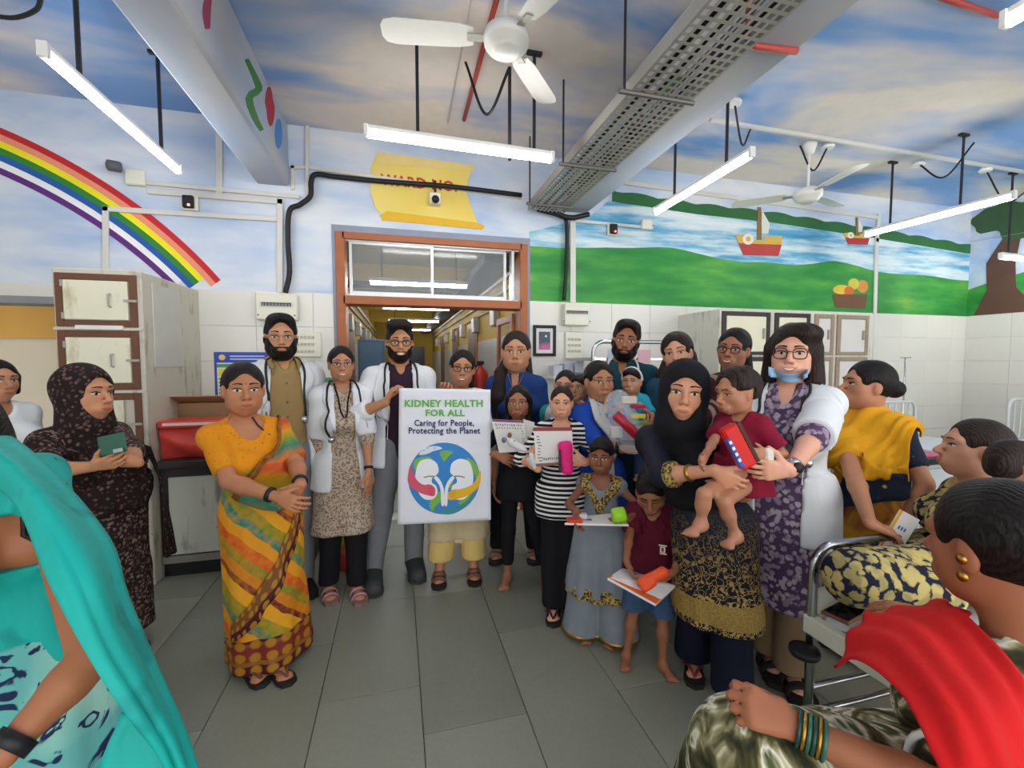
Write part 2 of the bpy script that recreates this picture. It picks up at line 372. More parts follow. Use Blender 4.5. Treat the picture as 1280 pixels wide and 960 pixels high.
# tree + hill on the right wall
rp = lambda pp: [atX(x, y, RX-.002) for x, y in pp]
ys_ = np.linspace(NEAR, WY, 40)
MB().grid([[(RX-.003, y, TZ+.35+.35*(1-math.exp(-(WY-y)*.9))), (RX-.003, y, TZ)] for y in ys_]).build('painted_hill', GRASS, wr, solid=.0016)
paint('painted_tree_trunk', wr, [(RX-.005, y, z) for y, z in [(4.12, TZ), (4.0, 2.4), (4.02, 2.75), (3.86, 3.05), (3.7, 3.05), (3.74, 2.7), (3.72, 2.4), (3.5, TZ)]], flat('#5e4236', .7, 0, .2), (-.003, 0, 0))
for cy_, cz_, r_ in [(3.55, 3.2, .35), (3.0, 3.15, .4), (3.9, 3.3, .25), (2.6, 2.95, .3)]:
    paint('painted_tree_crown', wr, [(RX-.008, cy_+r_*1.2*math.cos(t)*(1+.1*math.sin(5*t)), min(CZ-.01, cz_+r_*.7*math.sin(t)*(1+.1*math.cos(7*t)))) for t in np.linspace(0, 6.28, 28)[:-1]], flat('#3a5a3a', .7, 0, .2), (-.003-.001*random.random(), 0, 0))
# scroll with ward number
g = G('painted_scroll', .6); f = g.noise(g.obj(), 2.5, 3); SCR = g.out(g.mix(f, '#e2c23c', '#eadb8e')); ED = flat('#c79a2c', .6)
paint('painted_scroll', wall, R([(471, 192), (490, 196), (540, 203), (592, 208), (586, 222), (583, 240), (590, 262), (597, 279), (560, 278), (520, 275), (482, 270), (470, 262), (463, 240), (463, 210)]), SCR)
paint('painted_scroll_roll', wall, R([(484, 264), (600, 279), (606, 283), (603, 287), (486, 276), (478, 276), (475, 269)]), flat('#e0b22c', .6), (0, -.0035, 0))
paint('painted_scroll_roll', wall, R([(472, 190), (592, 206), (593, 213), (480, 204), (470, 202)]), flat('#e6d08a', .6), (0, -.0035, 0))
a_, b_ = atY(476, 223, WY-.010), atY(572, 233, WY-.010)
put_text('painted_lettering', 'WARD NO.', .13, (a_+b_)/2-V(0, 0, .05), (1, 0, 0), (0, 0, 1), flat('#c0392f', .6), wall, .004, width=(b_-a_)[0])

# --- doorway, frame and transom window
DX0, DX1 = -.46, 1.19
df = empty('door_1', (.36, WY, 0), 'open double doorway with brown wooden frame below a sliding transom window', 'doorway', kind='structure')
for a, b, nm in [((DX0-.055, WY-.03, 0), (DX0+.02, WY+.2, 2.63), 'door_jamb'), ((DX1-.02, WY-.03, 0), (DX1+.055, WY+.2, 2.63), 'door_jamb'), ((DX0, WY-.03, 2.0), (DX1, WY+.2, 2.075), 'transom_bar'), ((DX0, WY-.03, 2.57), (DX1, WY+.2, 2.63), 'door_head')]:
    MB().box(a, b, .004).build(nm, WOOD, df)
PUR = flat('#8e93a6', .7)
for a, b in [((-.545, WY-.012, 0), (-.515, WY, 2.69)), ((1.245, WY-.012, 0), (1.275, WY, 2.69)), ((-.545, WY-.013, 2.63), (1.275, WY, 2.69))]: MB().box(a, b).build('plaster_border', PUR, df)
wt = empty('window_1', (.36, WY+.05, 2.075), 'sliding aluminium transom window above the doorway', 'window', kind='structure')
g = G('window_glass', .06, 0, .5); g.b.inputs['Transmission Weight'].default_value = .0; g.b.inputs['Alpha'].default_value = .2; GLASS = g.out(g.mix(g.noise(g.obj(), 3, 3), '#9aa5ac', '#cfd6da'))
def sash(xa, xb, y):
    t = .028
    for a, b in [((xa, y-.012, 2.085), (xa+t, y+.012, 2.565)), ((xb-t, y-.012, 2.085), (xb, y+.012, 2.565)), ((xa+t, y-.012, 2.085), (xb-t, y+.012, 2.085+t+.01)), ((xa+t, y-.012, 2.565-t), (xb-t, y+.012, 2.565))]: MB().box(a, b, .003).build('sash_bar', ALU, wt)
    MB().box((xa+t, y-.002, 2.11), (xb-t, y+.002, 2.545)).build('window_pane', GLASS, wt)
sash(DX0+.05, .34, WY+.03); sash(.31, DX1-.14, WY+.06)
for a, b in [((DX0+.02, WY, 2.075), (DX1-.02, WY+.09, 2.087)), ((DX0+.02, WY, 2.56), (DX1-.02, WY+.09, 2.57)), ((DX1-.1, WY, 2.08), (DX1-.075, WY+.09, 2.57))]: MB().box(a, b).build('window_track', ALU, wt)
# open door leaf folded back into the corridor on the right
dl = empty('door_2', (DX1, WY+.2, 0), 'brown glazed door leaf swung back on the extinguisher side of the corridor', 'door', kind='structure')
for a, b in [((DX1-.045, WY+.2, .02), (DX1-.005, WY+.28, 1.98)), ((DX1-.045, WY+.85, .02), (DX1-.005, WY+.93, 1.98)), ((DX1-.045, WY+.28, 1.9), (DX1-.005, WY+.85, 1.98)), ((DX1-.045, WY+.28, 1.2), (DX1-.005, WY+.85, 1.28)), ((DX1-.045, WY+.28, .02), (DX1-.005, WY+.85, .2))]: MB().box(a, b, .004).build('door_rail', WOOD, dl)
MB().box((DX1-.03, WY+.28, .2), (DX1-.02, WY+.85, 1.2)).build('door_panel', WOOD, dl); MB().box((DX1-.028, WY+.28, 1.28), (DX1-.022, WY+.85, 1.9)).build('window_pane', GLASS, dl)

# --- corridor beyond the doorway
cx0, cx1, cy1, cz = -.75, 1.3, 17., 2.95
YEL = flat('#c9a63e', .7, 0, .1, 2); CW = flat('#c3c3bd', .3, 0, .08, 2)
cfl = MB().box((cx0-.2, WY+.2, -.1), (cx1+.2, cy1, 0)).build('floor', SLAB, origin=(0, WY, -.1)); tag(cfl, 'grey corridor floor beyond the doorway', 'floor', kind='structure'); cfl.name = 'floor_corridor'
for nm, xa, xb, lab in [('wall_corridor_left', cx0-.15, cx0, 'corridor wall on the blue cupboard side'), ('wall_corridor_right', cx1, cx1+.15, 'corridor wall on the extinguisher side')]:
    w_ = MB().box((xa, WY+.2, 0), (xb, cy1, cz)).build(nm, YEL, origin=((xa+xb)/2, WY, 0)); tag(w_, lab, 'wall', kind='structure')
    xf = xb if xa < 0 else xa; sg = 1 if xa < 0 else -1; y = WY+.2
    while y < cy1-.5:
        for r in range(3): MB().box((xf, y+.003, r*.6+.003), (xf+sg*.012, y+.597, r*.6+.597)).build('wall_tile', CW, w_)
        y += .6
    for yd in (7.2, 9.6, 12.5):
        dd = MB().box((xf, yd, 0), (xf+sg*.03, yd+.95, 2.15)).build('door_frame', WOOD, w_); MB().box((xf+sg*.03, yd+.1, 0), (xf+sg*.034, yd+.85, 2.05)).build('door_leaf', flat('#6e5a48', .6), dd)
    for zc, t in [(2.35, .02), (2.2, .012), (2.5, .03)]: MB().tube([(xf+sg*.03, WY+.3, zc), (xf+sg*.03, cy1-.3, zc)], t, 6).build('conduit', CONDUIT, w_)
    for k in range(7): MB().box((xf, 5.6+k*1.5, 1.95), (xf+sg*.09, 5.85+k*1.5, 2.2), .01).build('junction_box', GALV, w_)
w_ = MB().box((cx0-.2, cy1, 0), (cx1+.2, cy1+.1, cz)).build('wall_corridor_end', YEL); tag(w_, 'far yellow end wall of the corridor', 'wall', kind='structure')
MB().box((.1, cy1-.04, 1.2), (1.0, cy1, 2.0)).build('dark_window', flat('#33343a', .3), w_)
cc_ = MB().box((cx0-.2, WY+.2, cz), (cx1+.2, cy1, cz+.1)).build('ceiling_corridor', flat('#a99a66', .7, 0, .1, 2)); tag(cc_, 'dull yellow corridor ceiling', 'ceiling', kind='structure')
for yb in (7.0, 10.0, 13.2): MB().box((cx0, yb, 2.62), (cx1, yb+.3, cz)).build('beam', YEL, cc_)
MB().box((cx0+.05, 6.55, 2.55), (1.1, 6.8, 2.61)).build('cable_tray', flat('#4a4640', .7), cc_)
MB().box((cx1-.42, WY+.3, 2.5), (cx1-.14, cy1, 2.58)).build('cable_tray', flat('#55555a', .6), cc_)
for k, (lx, ly) in enumerate([(.28, 5.6), (.35, 8.2), (.4, 10.9), (.42, 14.0)]):
    t = empty('corridor_tube_light', (lx, ly, 2.42), 'lit white tube lamp in the corridor, %s from the doorway' % ['first', 'second', 'third', 'fourth'][k], 'lamp', 'corridor tube lamps')
    MB().box((lx-.6, ly-.03, 2.45), (lx+.6, ly+.03, 2.5), .005).build('housing', WHITE, t); MB().tube([(lx-.58, ly, 2.43), (lx+.58, ly, 2.43)], .02, 8).build('tube', glow('#f4fbff', 24.), t)
    for s_ in (-.45, .45): MB().tube([(lx+s_, ly, 2.5), (lx+s_, ly, cz)], .008, 6).build('hanger_rod', IRON, t)
bc = empty('blue_cupboard', (-.42, 5.7, 0), 'tall blue-grey steel cupboard standing in the corridor', 'cupboard')
pA, pB = atY(447, 424, 5.4), atY(480, 424, 5.4)
MB().box((pA[0], 5.4, .05), (pB[0], 5.85, pA[2]), .008).build('body', flat('#4c6a86', .45, .1, .06), bc); MB().box((pA[0]+.02, 5.39, .1), (pB[0]-.02, 5.4, pA[2]-.04)).build('door', flat('#54728e', .45, .1, .05), bc)
for x in (pA[0]+.03, pB[0]-.03): MB().box((x-.02, 5.45, 0), (x+.02, 5.5, .05)).build('foot', IRON, bc)
fx, fy_ = 1.165, float(atX(602, 478, 1.185)[1]); fz_ = float(atX(602, 512, 1.185)[2]); k_ = 1.25
fe = empty('fire_extinguisher', (fx, fy_, fz_), 'red fire extinguisher hanging on the corridor wall', 'extinguisher')
MB().lathe((fx, fy_, fz_), [(.0, 0), (.085*k_, .005), (.09*k_, .04), (.09*k_, .4*k_), (.07*k_, .46*k_), (.03*k_, .5*k_), (.025*k_, .54*k_)], 16).build('cylinder', flat('#c02a20', .35, 0, .05), fe, True)
MB().box((fx-.05, fy_-.04, fz_+.53*k_), (fx+.05, fy_+.04, fz_+.57*k_), .005).build('valve', BLACK, fe); MB().tube(crom([(fx-.04, fy_-.05, fz_+.55*k_), (fx-.12, fy_-.1, fz_+.42*k_), (fx-.1, fy_-.12, fz_+.15*k_)], 10), .014, 6).build('hose', BLACK, fe, True)
MB().box((fx-.02, fy_-.12, fz_+.22*k_), (1.288, fy_+.12, fz_+.26*k_)).build('bracket', IRON, fe)
# --- side room behind the far-left doorway
sr = MB(); sr.box((LX-1.2, 5.6, 0), (-1.6, 5.7, 2.6)); srw = sr.build('wall_side_room', flat('#b9b2a2', .8, 0, .12, 2)); tag(srw, 'beige plaster wall of the side room seen through the far-left opening', 'wall', kind='structure')
MB().box((LX-1.2, 5.55, 1.72), (-1.6, 5.6, 2.1)).build('upper_band', flat('#b88f45', .7), srw); MB().box((-3.05, 5.2, 0), (-2.35, 5.6, 1.75)).build('pier', flat('#cdc8ba', .7), srw)
for nm, lo, hi, m in [('floor_side_room', (LX-1.2, WY+.2, -.1), (-1.6, 5.6, 0), SLAB), ('ceiling_side_room', (LX-1.2, WY+.2, 2.5), (-1.6, 5.6, 2.6), YEL), ('wall_side_room_inner', (-1.7, WY+.2, 0), (-1.6, 5.6, 2.5), CREAM), ('wall_side_room_outer', (LX-1.2, WY+.2, 0), (LX-1.1, 5.6, 2.5), CREAM)]:
    tag(MB().box(lo, hi).build(nm, m), kind='structure', label=nm.replace('_', ' ')+' beyond far-left opening', cat=nm.split('_')[0])
dh = MB().box((LX, WY-.02, 1.93), (-2.5, WY+.2, 1.985)).build('door_3', flat('#8d8f90', .5)); tag(dh, 'grey metal lintel over the far-left opening', 'doorway', kind='structure')
MB().box((-2.54, WY-.015, 0), (-2.5, WY+.2, 1.93)).build('door_jamb', flat('#55504c', .6), dh)
# ------------------------------------------------------------------ fixtures
def tube_light(p, q, rods, label):
    p, q = np.asarray(p), np.asarray(q); m_ = (p+q)/2
    t = empty('tube_light', m_, label, 'lamp', 'hanging tube lights'); d = nrm(q-p); s = nrm(np.cross(d, (0, 0, 1)))
    L = np.linalg.norm(q-p)/2
    MB().obox(m_+V(0, 0, .04), d*L, s*.016, V(0, 0, .014), .004).build('housing', WHITE, t)
    MB().tube([p, q], .019, 10, up=(0, 0, 1)).build('diffuser', glow('#fbfaf8', TUBE_STRENGTH), t)
    for e, sg in ((p, -1), (q, 1)): MB().obox(e+d*sg*.012+V(0, 0, .02), d*.012, s*.021, V(0, 0, .034), .003).build('end_cap', WHITE, t)
    for r in rods:
        b = p+(q-p)*r; MB().tube([b+V(0, 0, .05), (b[0], b[1], CZ-.002)], .011, 6).build('hanger_rod', IRON, t); MB().box(b*V(1, 1, 0)+V(-.05, -.015, CZ-.02), b*V(1, 1, 0)+V(.05, .015, CZ)).build('ceiling_bracket', IRON, t)
    return t
LZ = 2.83
tube_light(atZ(57, 70, LZ), atZ(222, 214, LZ), (.18, .82), 'lit tube lamp over the rainbow, hanging left of the left beam')
tube_light(atZ(460, 168, LZ), atZ(688, 200, LZ), (.25, .9), 'lit tube lamp hanging crosswise in front of the yellow scroll')
tube_light(atZ(938, 195, LZ), atZ(820, 266, LZ), (.2, .75), 'lit tube lamp hanging between the cable-tray beam and the far ceiling fan')
tube_light(atZ(1265, 247, LZ), atZ(1083, 294, LZ), (.3, .8), 'lit tube lamp hanging before the painted tree at the right')
a = atZ(1262, 28, LZ); tube_light(a-V(0, 1.1, 0), a, (.2, .8), 'lit tube lamp cut by the right edge near the ceiling top')
a = atY(1252, 322, 3.3); b = atY(1282, 314, 3.3); tube_light(a, a+V(1.1, 0, 0)*.9, (.1, .9), 'low lit tube lamp far right beside the painted tree')
for x, y, w_ in [(-2.2, -.6, 'near the left wall'), (.3, -.9, 'nearest overhead'), (.3, -2.2, 'rearmost in the middle bay'), (3.4, -1.2, 'just right of the tray beam'), (5.6, .2, 'near the right wall'), (5.6, -1.8, 'rearmost by the right wall')]:  # extra lamps, assumed and never in view, lighting the room from behind
    tube_light(V(x, y-.57, LZ), V(x, y+.57, LZ), (.2, .8), 'added lit tube lamp hanging unseen behind the camera, '+w_)

def fan(c, rad, zc, label, rot, blades=3):
    t = empty('ceiling_fan', (c[0], c[1], zc), label, 'fan'); W = flat('#e4e2dc', .35, 0, .05)
    MB().lathe((c[0], c[1], zc), [(.0, -.045), (.06, -.045), (.085, -.03), (.088, -.02), (.1, -.018), (.104, 0), (.115, .002), (.12, .03), (.115, .06), (.07, .085), (.02, .095)], 28).build('motor_housing', W, t, True)
    MB().tube([(c[0], c[1], zc+.08), (c[0], c[1], CZ-.07)], .012, 8).build('down_rod', W, t)
    MB().lathe((c[0], c[1], CZ-.11), [(.015, 0), (.04, .01), (.06, .08), (.06, .11)], 16).build('canopy', W, t, True)
    for k in range(blades):
        a = rot+2*math.pi*k/blades; u = V(math.cos(a), math.sin(a), 0); s = V(-math.sin(a), math.cos(a), .18)
        P = [[V(c[0], c[1], zc+.035)+u*r+s*w*e for e in (-1, -.4, .4, 1)] for r, w in [(.17, .05), (.24, .066), (.4, .07), (.56, .072), (.61, .06), (.63, .03)]]
        b = MB().grid(P).build('blade', W, t, solid=.004)
        MB().obox(V(c[0], c[1], zc+.03)+u*.14, u*.06, s*.02, V(0, 0, .003)).build('blade_arm', GALV, b)
    return t
fz = 3.12; fan(atZ(633, 57, fz), .63, fz, 'white three-bladed ceiling fan overhead near the middle', 2.98)
a = atZ(1012, 178, CZ); fz2 = 3.0; fan(a, .6, fz2, 'far white ceiling fan over the painted sailing boats', .3)

# cable tray: perforated plate with lips and cross bars
tz = 2.93
xa, xb = atZ(795, 110, tz)[0], atZ(835, 128, tz)[0]; xb = b2l-.02; xa = xb-.36; y0, y1 = NEAR, atZ(655, 262, tz)[1]
ct = empty('cable_tray', ((xa+xb)/2, y1, tz), 'perforated galvanised cable tray hung under the ceiling beside the beam', 'cable tray')
m = MB(); nxs = 9; px = (xb-xa)/nxs; py = .05
for i in range(nxs+1): x = xa+i*px; m.box((x-.007, .35, tz-.0015), (x+.007, y1, tz+.0015))
y = .35
while y < y1: m.box((xa, y-.0085, tz-.0012), (xb, y+.0085, tz+.0012)); y += py
pl = m.build('perforated_plate', GALV, ct); pl['kind'] = 'stuff'
for x in (xa, xb): MB().box((x-.002, .3, tz-.002), (x+.002, y1, tz+.07)).build('side_lip', GALV, ct)
for yb in [atZ(770, 108, tz)[1], atZ(690, 200, tz)[1], atZ(665, 252, tz)[1], .7]:
    b = MB().tube([(xa-.08, yb, tz-.02), (xb+.01, yb, tz-.02)], .014, 8).build('support_bar', flat('#6d6a66', .5, .4), ct); MB().tube([(xa-.05, yb, tz-.03), (xa-.05, yb, CZ-.002)], .007, 6).build('threaded_rod', IRON, ct)
for k in range(4): MB().tube(crom([(xa+.06+k*.07, .4, tz+.02), (xa+.08+k*.07, 2.2, tz+.018), (xa+.05+k*.07, y1, tz+.02)], 12), .012, 6).build('cable', BLACK, ct)

# conduits on the back wall
def run(name, pts, w=.035, label=None, m=CONDUIT, t=.018, cat='conduit', group='white surface conduits'):
    o = empty(name, pts[0], label, cat, group)
    for a, b in zip(pts[:-1], pts[1:]):
        a, b = np.asarray(a), np.asarray(b); d = nrm(b-a); s = nrm(np.cross(d, (0, 1, 0))); MB().obox((a+b)/2, d*(np.linalg.norm(b-a)/2+w/2), s*w/2, V(0, t/2, 0), .003).build('conduit_length', m, o)
    return o
wq = lambda pp, dy=.012: [atY(x, y, WY-dy) for x, y in pp]
run('wall_conduit', wq([(132, 335), (132, 261), (345, 274)]), .04, 'white conduit stepping over the rainbow to the switch cables')
run('wall_conduit', wq([(180, 228), (372, 246)], .014), .035, 'upper white conduit from camera box to the black cable')
run('wall_conduit', wq([(188, 239), (350, 252), (350, 362)], .016), .045, 'white conduit dropping beside the left distribution box')
run('wall_conduit', wq([(274, 160), (274, 240)], .013), .05, 'short white double conduit below the left beam')
run('wall_conduit', wq([(366, 235), (366, 209), (385, 209), (650, 247)], .015), .03, 'long white conduit passing over the yellow scroll')
run('wall_conduit', wq([(384, 245), (384, 152), (376, 146), (470, 160)], .017), .03, 'white conduit rising beside beam end to the ceiling')
run('wall_conduit', wq([(716, 375), (716, 280)], .013), .06, 'white vertical conduit above the distribution box right of doorway')
run('wall_conduit', wq([(720, 276), (815, 285)], .014), .03, 'short white conduit leading to the small red-lit switch over the green hill')
run('wall_conduit', wq([(780, 228), (1098, 272)], .013), .045, 'long white conduit along wall top above the painted boats')
run('wall_conduit', wq([(1099, 270), (1096, 300), (1090, 520)], .015), .05, 'white vertical conduit running down past the painted fruit basket')
run('wall_conduit', [atX(1212, 303, RX-.012), atX(1285, 290, RX-.012)], .03, 'white conduit across the painted tree on the right wall')
run('wall_conduit', [(a_[0], a_[1], CZ-.012) for a_ in (atZ(890, 148, CZ), atZ(1290, 215, CZ))], .03, 'white ceiling conduit feeding the far fan and lamps', t=.03)
run('wall_conduit', [(a_[0], a_[1], CZ-.012) for a_ in (atZ(590, -10, CZ), atZ(560, 150, CZ))], .035, 'white ceiling conduit running past the near fan', t=.03)
def cable(name, pts, r, label, m=BLACK, cat='cable'):
    return tag(MB().tube(crom(pts, 10*len(pts)), r, 7).build(name, m, smooth=True), label, cat)
cable('black_cable', wq([(652, 244), (560, 233), (470, 226), (420, 221), (395, 218), (389, 228), (388, 245), (375, 256), (362, 264), (360, 300), (362, 340), (357, 366)], .05), .022, 'thick black cable bundle crossing the scroll and dropping to left distribution box')
cable('black_cable', wq([(705, 375), (708, 330), (708, 280), (700, 270), (672, 262)], .05), .02, 'black cable bundle dropping to the distribution box right of the doorway')
cable('black_cable', wq([(672, 258), (690, 264), (712, 272), (736, 268)], .09), .025, 'black cable coil under the end of the cable tray')
for k, (p, q) in enumerate([((918, 128), (938, 162)), ((1035, 183), (1000, 182)), ((1148, 205), (1218, 178)), ((1232, 212), (1282, 240))]):
    A_, B_ = atZ(*p, CZ-.03), atZ(*q, CZ-.03); cable('hanging_wire', [A_, (A_+B_)/2-V(0, 0, .22), B_], .008, 'thin looping black wire under the ceiling conduit, number %s from the beam' % ['one', 'two', 'three', 'four'][k])
    tag(MB().lathe(A_-V(0, 0, .02), [(.0, 0), (.05, .0), (.055, .02), (.03, .05)], 12).build('ceiling_rose', WHITE), 'white ceiling rose at wire loop %s from the beam' % ['one', 'two', 'three', 'four'][k], 'ceiling rose')
A_, B_ = atZ(582, 78, CZ-.03), atZ(637, 84, 3.2); cable('hanging_wire', [A_, (A_+B_)/2-V(0, 0, .3), B_], .009, 'looping black wire behind the near fan')
tag(MB().tube([atZ(637, 84, CZ), atZ(637, 84, CZ)-V(0, 0, .62)], .012, 6).build('hanging_rod', IRON), 'bare dark rod hanging behind the near fan', 'rod')
cable('black_cable', [atZ(-10, 20, CZ-.04), atZ(20, 22, CZ-.05), atZ(45, 12, CZ-.04), atZ(52, -5, CZ-.03)], .012, 'black wire loop at the top-left corner of the ceiling')
# red pipes on ceiling
def rpipe(pts, label): tag(MB().tube(pts, .016, 8).build('red_pipe', flat('#b3483f', .5), smooth=True), label, 'pipe', 'red pipes on the ceiling')
p1 = atX(937, 12, b2l-.02); rpipe([p1+V(0, 0, .1), atX(936, 30, b2l-.02), atX(936, 52, b2l-.02), atZ(944, 58, bz-.018), atZ(996, 64, bz-.018)], 'red pipe bending under the beam by the cable tray')
rpipe([atZ(1170, -6, CZ-.02), atZ(1247, 20, CZ-.02)], 'red pipe on the ceiling at the upper right')
rpipe([atZ(622, -5, CZ-.02), atZ(580, 150, CZ-.02)], 'thin red pipe along the ceiling behind the near fan')
# small wall devices
def device(name, px, py, w, h, label, cat, extra=None, dep=.06):
    c = atY(px, py, WY); o = empty(name, (c[0], WY, c[2]-h/2), label, cat)
    MB().box((c[0]-w/2, WY-dep, c[2]-h/2), (c[0]+w/2, WY-.008, c[2]+h/2), .008).build('box', CREAM, o)
    if extra: extra(o, c, WY-dep)
    return o
def rail(o, c, y):
    m = MB(); w = .22; b = MB().box((c[0]-.13, y-.004, c[2]-.005), (c[0]+.13, y, c[2]+.045)).build('breaker_window', flat('#d8d6ca', .3), o)
    MB().box((c[0]-.115, y-.007, c[2]+.006), (c[0]+.115, y-.004, c[2]+.034)).build('breaker_row', BLACK, b)
    for k in range(9): MB().box((c[0]-.11+k*.025, y-.012, c[2]+.008), (c[0]-.092+k*.025, y-.006, c[2]+.026)).build('breaker', flat('#8a8a88', .4), b)
    for s in (-1, 1): MB().lathe((c[0]+s*.14, y-.001, c[2]-.07), [(.006, 0), (.006, .004)], 8, (0, -1, 0)).build('screw', IRON, o)
device('distribution_box', 349, 385, .32, .22, 'cream breaker box on the tiles above the bearded doctor in khaki', 'breaker box', rail, .09)
device('distribution_box', 717, 394, .26, .22, 'cream breaker box on the tiles right of the doorway', 'breaker box', rail, .09)
def switches(cols, rows):
    def f(o, c, y):
        for i in range(cols):
            for j in range(rows): MB().box((c[0]-.075+i*.15/cols+.004, y-.006, c[2]-.09+j*.18/rows+.02), (c[0]-.075+(i+1)*.15/cols-.004, y, c[2]-.09+j*.18/rows+.045), .002).build('switch', flat('#bdb9a8', .4), o)
    return f
device('switch_board', 383, 431, .25, .22, 'cream switch board beside the bearded doctor', 'switch board', switches(5, 3), .04)
device('switch_board', 716, 432, .19, .27, 'cream switch board under the breaker box right of the doorway', 'switch board', switches(4, 3), .04)
def cam_(o, c, y):
    MB().lathe((c[0]-.05, y-.06, c[2]+.04), [(.0, 0), (.035, .0), (.04, .01), (.04, .08), (.02, .09)], 16, (-.8, -.6, -.1)).build('camera_barrel', flat('#55585c', .4), o, True)
device('security_camera', 172, 224, .13, .12, 'small round security camera on cream box above the rainbow', 'camera', cam_, .05)
def redlamp(o, c, y):
    MB().box((c[0]-.04, y-.03, c[2]-.05), (c[0]+.04, y, c[2]+.05), .008).build('socket', BLACK, o); MB().ell((c[0]+.01, y-.035, c[2]-.03), (.01, .01, .01), n=8, m=6).build('indicator', glow('#ff2a20', 6.), o)
device('power_socket', 239, 255, .12, .12, 'cream socket with black plug and red light over the rainbow', 'socket', redlamp, .04)
device('power_socket', 764, 288, .11, .12, 'cream socket with black plug over the green hill', 'socket', redlamp, .04)
device('power_socket', 806, 282, .12, .1, 'cream junction box at the end of the conduit over the green hill', 'socket', None, .05)
def dome(o, c, y): MB().ell((c[0], y-.02, c[2]-.02), (.035, .035, .035), n=12, m=8).build('lens', BLACK, o, True); MB().tube([(c[0], y, c[2]+.05), (c[0], y, c[2]+.15)], .012, 6).build('mount', IRON, o)
device('security_camera', 543, 252, .1, .1, 'white dome camera hanging in the middle of the scroll', 'camera', dome, .1)
# framed picture
c = atY(680, 426, WY); pf = empty('framed_picture', (c[0], WY, c[2]-.17), 'small black-framed pink moon picture on the tiles right of the doorway', 'picture')
w, h = .12, .155
for lo, hi in [((-w, -h), (-w+.03, h)), ((w-.03, -h), (w, h)), ((-w+.03, h-.03), (w-.03, h)), ((-w+.03, -h), (w-.03, -h+.03))]: MB().box((c[0]+lo[0], WY-.03, c[2]+lo[1]), (c[0]+hi[0], WY-.008, c[2]+hi[1]), .004).build('frame_bar', BLACK, pf)
MB().box((c[0]-w+.03, WY-.015, c[2]-h+.03), (c[0]+w-.03, WY-.009, c[2]+h-.03)).build('mount', flat('#e6e2de', .6), pf)
g = G('moon_print', .5); o_ = g.sep(g.obj()); nn = g.noise(g.obj(), 14, 3); MB().box((c[0]-.06, WY-.017, c[2]-.09), (c[0]+.06, WY-.015, c[2]+.09)).build('print', g.out(g.mix(g.ramp(g.math('ADD', g.math('MULTIPLY', o_[2], 4), g.math('MULTIPLY', nn, .5)), [(.7, '#c86a98'), (.95, '#3a4a5c')]), '#c86a98', '#556070') if 0 else g.ramp(g.math('ADD', g.math('MULTIPLY', o_[2], 3.2), g.math('MULTIPLY', nn, .6)), [(.55, '#c9709e'), (.75, '#a9628e'), (.85, '#46586a')])), pf)
MB().lathe((c[0]+.015, WY-.017, c[2]+.045), [(.012, 0), (.012, .002)], 14, (0, -1, 0)).build('moon', flat('#d9dde0', .6), pf)
# notice board poster left of the bearded doctor
c = atY(300, 468, WY); po = empty('notice_poster', (c[0], WY, c[2]-.2), 'blue-bordered notice poster on the tiles behind the orange sari woman', 'poster')
a0, a1 = atY(268, 442, WY)[0], atY(336, 442, WY)[0]; zt, zb = atY(268, 440, WY)[2], atY(268, 486, WY)[2]-.1
MB().box((a0, WY-.014, zb), (a1, WY-.008, zt)).build('sheet', flat('#3a4fae', .5), po); MB().box((a0+.02, WY-.016, zb+.02), (a1-.02, WY-.014, zt-.09)).build('text_panel', flat('#dfe2d6', .5), po)
MB().box((a0+.02, WY-.017, zt-.13), (a1-.02, WY-.0161, zt-.1)).build('green_band', flat('#4c9a6a', .5), po); MB().box((a0+.03, WY-.017, zt-.2), (a0+.18, WY-.0161, zt-.14)).build('yellow_box', flat('#e2da3a', .5), po)
for k in range(5): MB().box((a0+.03, WY-.017, zt-.23-k*.03), (a1-.05-.02*(k % 2), WY-.0161, zt-.22-k*.03)).build('text_line', flat('#5a6a8a', .5), po)
MB().lathe((a0+.06, WY-.014, zt-.045), [(.025, 0), (.025, .002)], 14, (0, -1, 0)).build('emblem', flat('#e0cf7a', .5), po)
for k in range(2): MB().box((a0+.12, WY-.0155, zt-.04-k*.025), (a1-.03, WY-.0141, zt-.03-k*.025)).build('text_line', flat('#c9d2f0', .5), po)
# small green notice behind the girl doctor
c0, c1 = atY(388, 472, WY), atY(408, 484, WY); tag(MB().box((c0[0], WY-.014, c1[2]-.02), (c1[0]+.06, WY-.008, c0[2])).build('small_notice', flat('#4f8f5c', .5)), 'small green notice on the tiles behind the small woman doctor', 'poster')

# tall cabinet at left (three stacked lockers)
CY = 3.35
cA, cB = atY(64, 334, CY), atY(176, 338, CY); xa, xb = cA[0], cB[0]; ztop = (cA[2]+cB[2])/2
def weathered(base, stain, rough=.6):
    g = G('weathered', rough); o = g.obj(); f = g.noise(o, 3.5, 6, .65); f2 = g.noise(g.map(o, (6, 6, 1)), 3, 4); return g.out(g.mix(g.ramp(g.math('MULTIPLY', f, f2), [(.27, '#000000'), (.42, '#ffffff')]), base, stain))
BODY = weathered('#c9c5b6', '#8f836c'); DOOR = weathered('#e3e0c9', '#b3a37d'); BROWN = flat('#6b4632', .6, 0, .2)
cb = empty('locker_cabinet', ((xa+xb)/2, CY+.3, 0), 'tall weathered locker cabinet with stacked cream doors in brown frames at left', 'cabinet')
MB().box((xa, CY, 0), (xb, WY-.01, ztop), .006).build('carcass', BODY, cb)
zs = [ztop-.02, atY(120, 411, CY)[2], atY(120, 490, CY)[2], atY(120, 572, CY)[2], .35, .05]
